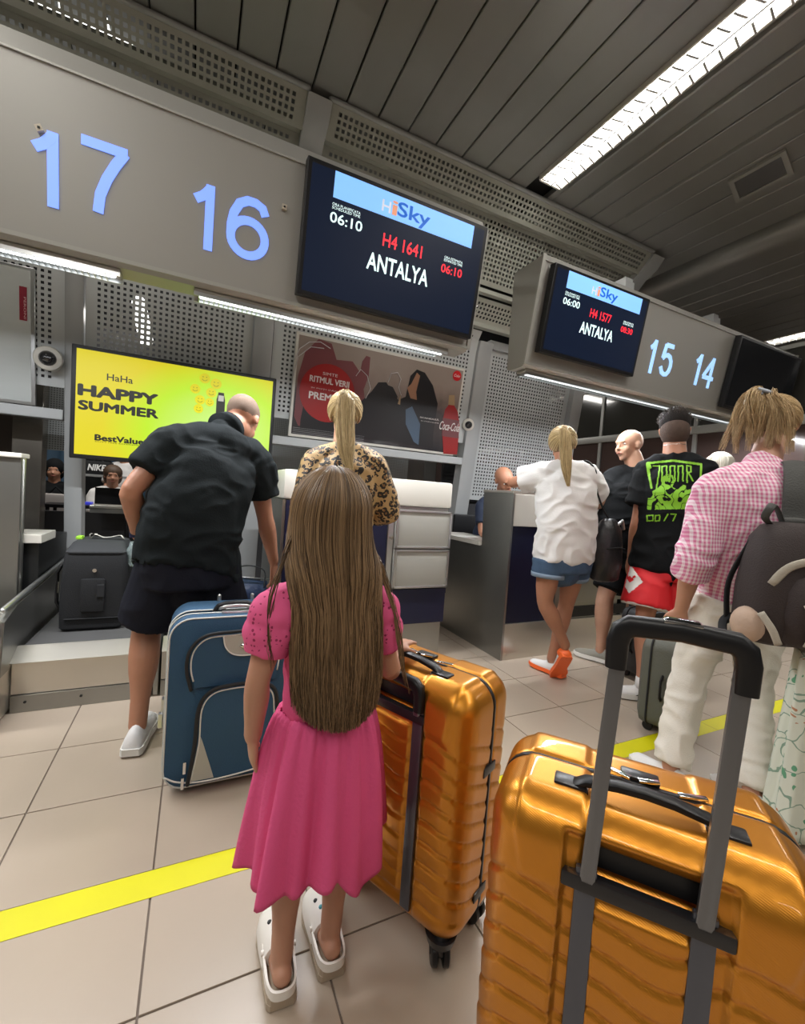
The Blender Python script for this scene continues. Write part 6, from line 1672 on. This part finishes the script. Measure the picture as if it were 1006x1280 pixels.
def b_(mb):
    torso_solid(mb, J, s, 1.04, top=.93, bot=-.035, hw=.178, ww=.178, cw=.182, dp=.132)
    for a in 'LR': sleeve(mb, J, a, s, 1.06, r0=.078, r1=.070, past=.18)
    mb.tube([lerp(J['elL'], J['wrL'], .08), lerp(J['elL'], J['wrL'], .26)], [.072, .068], 20, round_end=False)
ging = cloth('gingham_shirt', t, b_, M_ging, .0062, .0075, (9, 9, 11), 42.)
cloth('white_jeans', t, lambda mb: trousers(mb, J, s, 1.04, (.104, .086, .066, .062, .066), end=.97), M_jean, .0065, .008, (10, 10, 13), 6.)
jeans = t.children[-1]
for a in 'LR': shoe(t, J['an'+a], J['toe'+a], .93, M_wht, M_soleW)
mb = MB(); scalp(mb, q, Mx, hh, .035); mb.build('hair_cap', M_blond2, t, smooth=True)
M_blond3 = hair_mat('golden_hair', (.32, .20, .09), (.80, .60, .34), .42)
cap_hair('hair', q, Mx, hh, M_blond3, t, (-.10, -.56, .30), 1500, .0012, .06, seed=23)
tail('hair_bun', [q(-.10, -.50, .32), q(-.14, -.70, .36), q(-.16, -.82, .20), q(-.12, -.80, -.05), q(-.05, -.66, -.15)], [.02, .040, .050, .045, .03], 600, .0012, M_blond3, t, seed=24, cut=.4, wob=.01)
rgl = np.random.default_rng(77)
for k in range(15):
    x = -.58+.070*k+rgl.normal()*.03; y = -.58-.18*math.sin(PI*k/14); z = -.38-.40*rgl.uniform(0, 1)
    tail('loose_lock', [q(-.12+.01*k, -.54, .32), q(x*.45-.05, -.70, .31+.03*rgl.normal()), q(x*.85, y*1.10, .0), q(x+.06*rgl.normal(), y, z)], [.014, .022, .024, .012], 120, .00095, M_blond3, t, seed=30+k, cut=.6, wob=.010)
tube_part('hair_clip', [q(-.28, -.68, .44), q(-.10, -.80, .47), q(.08, -.72, .40)], [(.012, .008), (.017, .010), (.010, .007)], mat('clip_grey', (.33, .36, .42), .35), t, 12)
tube_part('hair_clip', [q(-.22, -.72, .50), q(-.06, -.80, .38)], [(.008, .006)]*2, mat('clip_grey', (.33, .36, .42)), t, 10)
# ================================================================== staff member behind the right counter
J = dict(head=P(630, 600, 3.05), neck=P(628, 618, 3.12), shL=V(2.75, 3.16, 1.10), shR=V(2.42, 3.16, 1.10), hipL=V(2.68, 3.36, .55), hipR=V(2.5, 3.36, .55), knL=V(2.7, 2.96, .52), knR=V(2.48, 2.96, .52), anL=V(2.7, 2.95, .1), anR=V(2.48, 2.95, .1), toeL=V(2.7, 2.83, .04), toeR=V(2.48, 2.83, .04), face=V(-.1, -1, -.45), hh=.225,
         elL=V(2.82, 3.08, .88), elR=V(2.37, 3.08, .87), wrL=V(2.7, 2.92, .88), wrR=V(2.45, 2.93, .87), hdL=V(-.5, -.8, 0), hdR=V(.5, -.8, 0), hnL=V(0, 0, 1), hnR=V(0, 0, 1))
dx = J['neck'].x-2.585
for k in list(J):
    if k not in ('head', 'neck', 'face', 'hh') and not k.startswith(('hd', 'hn')): J[k] = J[k]+V(dx, 0, 0)
t, q, Mx, hh = person('bald seated agent in a dark blue shirt behind the right counter', J, 1.0, M_skin2, .008, 1.0)
def b_(mb):
    torso_solid(mb, J, 1., 1.04)
    for a in 'LR': sleeve(mb, J, a, 1., 1.05, .7)
cloth('navy_shirt', t, b_, mat('agent_shirt', (.012, .02, .045), .8), .009, .005)
cloth('trousers', t, lambda mb: trousers(mb, J, 1., 1., (.09, .08, .07, .06, .06)), M_blk, .01, 0)
for a in 'LR': shoe(t, J['an'+a], J['toe'+a], .95, M_blk, M_dark)
ch = empty('office_chair', (J['hipL'].x-.09, 3.45, 0), 'black office chair under the seated agent', 'chair')
cx_ = J['hipL'].x-.09
MB().rb(cx_-.23, cx_+.23, 3.22, 3.62, .40, .45, .02).build('seat', M_black, ch, smooth='auto'); MB().rb(cx_-.21, cx_+.21, 3.555, 3.60, .55, 1.0, .02).build('backrest', M_black, ch, smooth='auto')
MB().cyl((cx_, 3.42, .22), (0, 0, 1), .025, .36, 12).build('column', M_black, ch)
MB().tube([V(cx_-.24, 3.5, .45), V(cx_-.27, 3.5, .68), V(cx_-.27, 3.3, .69)], .015, 8).build('armrest', M_black, ch, smooth=True)
for k in range(5):
    a = 2*PI*k/5; MB().tube([V(cx_, 3.42, .06), V(cx_+.24*math.cos(a), 3.42+.24*math.sin(a), .03)], .018, 8).build('leg', M_black, ch, smooth=True)
# ================================================================== people in the far hall
def simple_person(label, hx, hy, hz, facing, top_m, bot_m, hair_m, seated=False, arms='down', hood=False, group=None):
    """head centre at hx, hy, hz"""
    F = Vector(facing).normalized(); Rr = F.cross(V(0, 0, 1)).normalized(); c = V(hx, hy, hz)
    nk = c-V(0, 0, .15)-F*.01; J = dict(head=c, neck=nk, face=F, hh=.225)
    sh = nk-V(0, 0, .07); hipz = .48 if seated else hz-.70
    hp = V(hx, hy, hipz)-F*(.08 if seated else 0)
    for a, g in (('L', -1), ('R', 1)):
        J['sh'+a] = sh+Rr*g*.155; J['hip'+a] = hp+Rr*g*.09
        if arms == 'front': J['el'+a] = J['sh'+a]+F*.10+V(0, 0, -.25); J['wr'+a] = J['el'+a]+F*.22-Rr*g*.08+V(0, 0, .02); J['hd'+a] = F; J['hn'+a] = V(0, 0, 1)
        else: J['el'+a] = J['sh'+a]+Rr*g*.04+V(0, 0, -.28); J['wr'+a] = J['el'+a]+F*.08+V(0, 0, -.23)
        if seated: J['kn'+a] = J['hip'+a]+F*.42; J['an'+a] = J['kn'+a]+V(0, 0, -.395); J['an'+a].z = .085
        else: J['kn'+a] = V(J['hip'+a].x, J['hip'+a].y, hipz*.54); J['an'+a] = V(J['hip'+a].x, J['hip'+a].y, .085)
        J['toe'+a] = J['an'+a]+F*.17+V(0, 0, -.065)
    t, q, Mx, hh = person(label, J, 1., M_skin, .012, .98)
    def b_(mb):
        torso_solid(mb, J, 1., 1.03)
        for a in 'LR': sleeve(mb, J, a, 1., 1.05, .7) if not hood else sleeve(mb, J, a, 1., 1.05, past=.8)
    cloth('top', t, b_, top_m, .012, .005); cloth('trousers', t, lambda mb: trousers(mb, J, 1., 1.), bot_m, .013, 0)
    for a in 'LR': shoe(t, J['an'+a], J['toe'+a], .93, M_wht, M_soleW)
    mb = MB(); mb.ell(q(0, -.07, .17), (.40*hh, .465*hh, (.385 if not hood else .44)*hh), Mx, 20, 14); mb.ell(q(0, -.20, -.08), (.40*hh, .34*hh, .42*hh), Mx, 20, 14)
    if not hood: mb.tube([q(0, -.4, .1), q(.0, -.5, -.3), q(.0, -.4, -.7)], [.06, .055, .03], 12)
    mb.build('hood' if hood else 'hair_cap', hair_m, t, smooth=True)
    return t
M_brh = mat('brown_hair', (.07, .04, .022), .6, bump=(200, .3, (1, 1, .1)))
c = P(141, 595, 5.65)
simple_person('seated woman in white top using a laptop in the far hall', c.x, c.y, c.z, V(.15, -1, -.25), M_wht, M_blk, M_brh, seated=True, arms='front')
c = P(68, 588, 6.0)
simple_person('person in a black hooded top sitting in the far hall beside the grey column', c.x, c.y, c.z, V(.1, -1, -.1), M_blk, M_blk, M_blk, seated=True, arms='front', hood=True)
c = P(156, 566, 6.5)
simple_person('person in white shirt standing behind the laptop woman', c.x, c.y, c.z, V(-.4, -1, 0), M_wht, M_blk, M_brh, arms='front')
c = P(118, 560, 6.8)
simple_person('dark dressed person standing behind the black sports bag', c.x, c.y, c.z, V(.2, -1, 0), M_skin if 0 else M_blk, M_blk, M_brh, arms='down')
# table, laptop and bag of the far hall
tb = empty('cafe_table', (-.85, 5.0, 0), 'dark table under the laptop in the far hall', 'table')
lz = P(139, 632, 4.95).z
MB().rb(-1.25, -.30, 4.86, 5.18, lz-.035, lz-.005, .003).build('tabletop', M_black, tb)
for x in (-1.2, -.35):
    for y in (4.9, 5.14): MB().tube([V(x, y, 0), V(x, y, lz-.03)], .015, 8).build('leg', M_black, tb, smooth=True)
a, b_ = P(119, 609, 4.98), P(159, 632, 4.98)
lp = empty('laptop', (a.x, 4.98, lz), 'open black laptop seen from its back in the far hall', 'laptop')
MB().rb(a.x, b_.x, 4.975, 4.985, lz+.004, a.z, .003).build('lid', M_black, lp); MB().rb(a.x, b_.x, 4.99, 5.15, lz-.004, lz+.010, .003).build('base', M_black, lp)
MB().rb(a.x-.09, a.x-.03, 5.0, 5.10, lz-.004, lz+.02, .004).build('blue_device', mat('device_blue', (.05, .06, .6), .3, emit=.5), lp)
a, b_ = P(103, 575, 5.95), P(137, 594, 5.95)
bg = empty('sports_bag', ((a.x+b_.x)/2, 6.08, b_.z), 'black sports bag with white NIKE lettering behind the laptop woman', 'bag')
MB().rb(a.x, b_.x, 5.96, 6.2, b_.z, a.z, .015).build('body', M_bfab, bg, smooth='auto')
NF = Frame((a.x, 5.956, b_.z), (1, 0, 0), (0, 0, 1)); text_px('NIKE', NF, (110, 580), (132, 589), .006, mat('print_white', (.95, .95, .95), .6), bg, thick=.002, bold=.05, shear=.2)
MB().tube([V(a.x+.08, 6.08, a.z-.01), V((a.x+b_.x)/2, 6.08, a.z+.05), V(b_.x-.08, 6.08, a.z-.01)], .01, 8).build('handle', M_bfab, bg, smooth=True)
st = empty('bench_shelf', (-.9, 5.9, 0), 'grey rack carrying the black sports bag in the far hall', 'shelf')
MB().rb(a.x-.15, b_.x+.3, 5.92, 6.22, b_.z-.03, b_.z-.003, .003).build('shelf_board', M_rib, st)
for x in (a.x-.1, b_.x+.25): MB().rb(x-.02, x+.02, 5.95, 6.19, 0, b_.z-.03).build('support', M_rib, st)
c = P(72, 627, 5.5); gb = empty('travel_bag', (c.x, c.y, c.z-.18), 'small pale travel bag beside the hooded person', 'bag')
MB().rb(c.x-.17, c.x+.14, 5.42, 5.6, c.z-.22, c.z+.08, .04).build('body', mat('bag_grey', (.3, .28, .27), .7), gb, smooth='auto'); MB().tube([V(c.x-.08, 5.5, c.z+.07), V(c.x-.02, 5.5, c.z+.15), V(c.x+.06, 5.5, c.z+.07)], .01, 8).build('handle', M_blk, gb, smooth=True)
st = empty('bench', (c.x, 5.6, 0), 'low dark bench under the pale travel bag', 'bench')
MB().rb(c.x-.6, c.x+.5, 5.4, 5.75, c.z-.26, c.z-.222, .003).build('seat', M_black, st)
for x in (c.x-.5, c.x+.4): MB().rb(x-.02, x+.02, 5.45, 5.7, 0, c.z-.26).build('leg', M_black, st)
# ------------------------------------------------------------------ bags carried and luggage at the right
M_bp = mat('backpack_brown', (.035, .024, .023), .75, bump=(200, .25)); M_bpb = mat('backpack_beige', (.42, .38, .31), .75, bump=(200, .2)); M_strap = mat('strap_grey', (.060, .060, .055), .75, bump=(150, .3))
c = P(985, 735, .80)
t = empty('backpack', tuple(c), 'dark brown and beige backpack hanging from the shoulder of the pink shirted woman', 'backpack')
ux = V(.92, -.39, 0).normalized(); uy = V(.39, .92, 0).normalized(); uz = V(.03, 0, 1).normalized()
bq = lambda x, y, z: c+ux*x+uy*y+uz*z
R = []
for z, w_, d_, o_ in [(-.20, .12, .06, 0), (-.185, .150, .085, 0), (-.12, .165, .10, 0), (0, .165, .10, 0), (.10, .155, .09, 0), (.18, .135, .075, .01), (.225, .10, .055, .015), (.24, .06, .03, .02)]:
    R.append([bq(w_*math.copysign(abs(math.cos(a))**.6, math.cos(a)), o_+d_*math.copysign(abs(math.sin(a))**.7, math.sin(a)), z) for a in [2*PI*k/32 for k in range(32)]])
MB().rings(R).build('main_compartment', M_bp, t, smooth=True)
R = []
for z, w_, d_ in [(-.19, .08, .04), (-.17, .105, .07), (-.08, .12, .085), (.0, .115, .08), (.045, .09, .06), (.06, .05, .03)]:
    R.append([bq(.02+w_*math.cos(a), -.075+d_*math.sin(a), z) for a in [2*PI*k/26 for k in range(26)]])
MB().rings(R).build('front_pocket', M_bp, t, smooth=True)
def bstrip(pts, w_, m, th=.006, name='beige_panel'): 
    P__ = curve_pts([bq(*p) for p in pts], 5); return MB().tube(P__, [(w_, th)]*len(P__), 8, side=uz, round_end=False).build(name, m, t, smooth=True)
bstrip([(-.135, -.07, .02), (-.10, -.095, .085), (-.03, -.112, .115), (.06, -.112, .125), (.13, -.08, .13)], .014, M_bpb)
bstrip([(-.04, -.158, -.01), (.02, -.165, -.005), (.10, -.14, -.03)], .003, M_bpb)
P__ = curve_pts([bq(-.055, -.135, -.03), bq(-.035, -.158, -.10), bq(-.05, -.145, -.175)], 5); MB().tube(P__, [(.022, .008)]*len(P__), 8, side=ux, round_end=False).build('beige_panel', M_bpb, t, smooth=True)
MB().ell(bq(.06, -.145, .035), (.03, .018, .022)).build('badge_ring', M_bpb, t, smooth=True); MB().ell(bq(.062, -.158, .035), (.020, .012, .014)).build('badge', M_strap, t, smooth=True)
MB().ell(bq(-.155, -.02, -.135), (.045, .055, .065)).build('bottle_pocket', mat('pocket_peach', (.50, .36, .27), .7, bump=(60, .2)), t, smooth=True)
bstrip([(-.16, -.07, -.08), (-.14, -.10, -.13), (-.12, -.11, -.18)], .012, M_bpb)
P__ = curve_pts([bq(-.06, .03, .22), bq(-.12, .0, .25), bq(-.125, -.02, .285), bq(-.09, 0, .30), bq(-.04, .02, .25), bq(-.02, .03, .22)], 5)
MB().tube(P__, [(.013, .003)]*len(P__), 8).build('grab_loop', M_strap, t, smooth=True)
sh = pinkJ['shR']
Fb = V(-.86, -.50, 0)
P__ = curve_pts([bq(.03, .04, .18), bq(.01, .02, .25), sh+Fb*.165+V(0, 0, -.14), sh+Fb*.145+V(0, 0, -.03), sh+Fb*.085+V(0, 0, .070), sh+Fb*.0+V(0, 0, .100), sh-Fb*.09+V(0, 0, .06), sh-Fb*.14+V(0, 0, -.05), sh-Fb*.14+V(0, 0, -.25)], 5)
MB().tube(P__, [(.040, .006)]*len(P__), 10, side=V(.5, -.86, 0), round_end=False).build('shoulder_strap', M_strap, t, smooth=True)
P__ = curve_pts([bq(-.13, .06, -.16), P(917, 768, .92), P(904, 775, .93), P(905, 795, .90), P(920, 800, .86)], 5)
MB().tube(P__, [(.014, .003)]*len(P__), 8).build('lower_strap', M_bfab, t, smooth=True)
P__ = curve_pts([bq(-.12, .05, .16), bq(-.16, .08, .0), bq(-.15, .08, -.16)], 5)
MB().tube(P__, [(.018, .006)]*len(P__), 8).build('rear_strap', M_bfab, t, smooth=True)
# black shoulder bag between white shirt and bald man
c = P(758, 688, 1.96)
t = empty('shoulder_bag', tuple(c), 'black nylon bag hanging on a thin strap beside the white T-shirt woman', 'bag')
M_nyl = mat('black_nylon', (.014, .014, .016), .38, bump=(25, .5))
R = []
for z, w_, d_ in [(-.20, .08, .05), (-.185, .105, .07), (-.08, .115, .085), (.05, .11, .08), (.14, .09, .065), (.19, .06, .045), (.21, .03, .03)]:
    R.append([c+V(w_*math.cos(a)+.004*math.sin(5*a+z*40), d_*math.sin(a)+.004*math.sin(7*a+z*30), z) for a in [2*PI*k/28 for k in range(28)]])
MB().rings(R).build('body', M_nyl, t, smooth=True)
wj = wtshirt['shR']
P__ = curve_pts([c+V(.0, .0, .20), P(752, 632, 1.93), P(744, 605, 1.94), wj+V(-.01, -.075, .035), wj+V(-.02, .0, .10), wj+V(-.01, .09, .03), wj+V(.03, .11, -.12)], 5)
MB().tube(P__, .006, 8).build('strap', M_bfab, t, smooth=True)
MB().tube([c+V(.03, -.04, .17), c+V(.06, -.05, .20), c+V(.09, -.04, .15)], .012, 8).build('buckle', M_alu, t, smooth=True)
MB().tube([c+V(-.08, -.07, .02), c+V(.0, -.09, .03), c+V(.08, -.07, .02)], .005, 6).build('zip', M_bfab, t, smooth=True)
# grey suitcase between the legs of the pink woman and one behind the teenager
def soft_case(x, y, rz, W, T, Hh, m, label, rod=True, off=0):
    t = empty('suitcase', (x, y, 0), label, 'suitcase'); t.rotation_euler = (0, 0, rz)
    def part(n, mb, m, sm='auto'):
        o = mb.build(n, m, None, smooth=sm); o.parent = t; return o
    R = [rrect(-W/2+i, W/2-i, .04+i, Hh-i, .06, y=yy) for yy, i in ((-T/2, .03), (-T/2+.015, .004), (-T/2+.03, 0), (T/2-.03, 0), (T/2-.015, .004), (T/2, .03))]
    part('body', MB().rings(R), m)
    for yy in (-T/2+.045, T/2-.05):
        pp = rrect(-W/2-.002, W/2+.002, .038, Hh+.002, .06, y=yy); part('zip', MB().tube(pp+[pp[0]], .005, 6, cap=False), M_bfab, True)
    part('front_pocket', MB().rings([rrect(-W/2+.05, W/2-.05, .10, Hh*.6, .04, y=-T/2-.015), rrect(-W/2+.04, W/2-.04, .09, Hh*.62, .045, y=-T/2+.01)]), m)
    part('carry_handle', MB().tube([V(-.09, 0, Hh), V(-.07, 0, Hh+.03), V(.07, 0, Hh+.03), V(.09, 0, Hh)], [(.012, .007)]*4, 10), M_black, True)
    part('side_handle', MB().tube([V(-W/2, 0, Hh*.4), V(-W/2-.025, 0, Hh*.44), V(-W/2-.025, 0, Hh*.6), V(-W/2, 0, Hh*.64)], [(.012, .006)]*4, 10), M_black, True)
    for sx in (-1, 1):
        for sy in (-1, 1): part('wheel', MB().cyl((sx*(W/2-.06), sy*(T/2-.05), .025), (1, 0, 0), .025, .022, 18, bev=.004), M_black)
    if rod:
        for sx in (-1, 1): part('telescopic_rod', MB().rb(sx*.085-.007, sx*.085+.007, T/2-.02, T/2-.008, Hh-.02, Hh+.30), M_rodd)
        part('grip', MB().rb(-.10, .10, T/2-.028, T/2, Hh+.29, Hh+.32, .01), M_black)
    return t
soft_case(2.36, 1.42, .35, .38, .22, .50, mat('suitcase_sage', (.105, .11, .09), .6, bump=(120, .2)), 'grey green suitcase standing between the legs of the woman in white jeans', rod=False)
soft_case(2.90, 1.93, .1, .36, .22, .48, mat('suitcase_slate', (.04, .042, .045), .6), 'dark suitcase with raised handle behind the legs of the teenage boy', rod=True)
# floral dress hem at the right edge, built in the shape of a bag
t = empty('dress_hem', tuple(G(1000, 1050, 0)), 'white dress hem with green leaf print at the right edge, shaped as a bag', 'bag')
M_flo = mat('leaf_print_cloth', (.62, .64, .54), .85)
def f_flo(nt, b, tc):
    nz_ = nt.nodes.new('ShaderNodeTexNoise'); nz_.inputs['Scale'].default_value = 9; nt.links.new(tc.outputs['Object'], nz_.inputs['Vector'])
    vm = nt.nodes.new('ShaderNodeVectorMath'); vm.operation = 'MULTIPLY_ADD'; nt.links.new(nz_.outputs['Color'], vm.inputs[0]); vm.inputs[1].default_value = (.12, .12, .12); nt.links.new(tc.outputs['Object'], vm.inputs[2])
    v = nt.nodes.new('ShaderNodeTexVoronoi'); v.feature = 'DISTANCE_TO_EDGE'; v.inputs['Scale'].default_value = 11; nt.links.new(vm.outputs[0], v.inputs['Vector'])
    ln = math_n(nt, 'LESS_THAN', v.outputs[0], .022)
    v2 = nt.nodes.new('ShaderNodeTexVoronoi'); v2.inputs['Scale'].default_value = 24; nt.links.new(vm.outputs[0], v2.inputs['Vector'])
    n3 = nt.nodes.new('ShaderNodeTexNoise'); n3.inputs['Scale'].default_value = 6; nt.links.new(tc.outputs['Object'], n3.inputs['Vector'])
    lf = math_n(nt, 'MULTIPLY', math_n(nt, 'LESS_THAN', v2.outputs['Distance'], .30), math_n(nt, 'GREATER_THAN', n3.outputs[0], .52))
    fl = math_n(nt, 'MULTIPLY', math_n(nt, 'LESS_THAN', v2.outputs['Distance'], .2), math_n(nt, 'LESS_THAN', n3.outputs[0], .40))
    c = mixc(nt, ln, (.64, .67, .57), (.22, .33, .25)); c = mixc(nt, lf, c, (.12, .33, .19)); c = mixc(nt, fl, c, (.45, .22, .12)); nt.links.new(c, b.inputs['Base Color'])
pattern(M_flo, f_flo)
c0 = t.location
R = []
for i in range(22):
    f = i/21; z = .03+.66*f; w_ = .20-.07*f+.0*f; R.append([V(c0.x+.06+.02*f+(w_+.014*math.sin(6*a+2*f)+.008*math.sin(11*a))*math.cos(a), c0.y+.02+(w_*.45+.012*math.sin(6*a+2*f))*math.sin(a), z) for a in [2*PI*k/60 for k in range(60)]])
MB().rings(R).build('cloth_body', M_flo, t, smooth=True)
R = []; zt = .69
MB().tube([V(c0.x+.0, c0.y+.02, zt-.01), V(c0.x+.04, c0.y+.02, zt+.16), V(c0.x+.12, c0.y+.02, zt+.16), V(c0.x+.16, c0.y+.02, zt-.01)], [(.014, .003)]*4, 8).build('handle', M_flo, t, smooth=True)
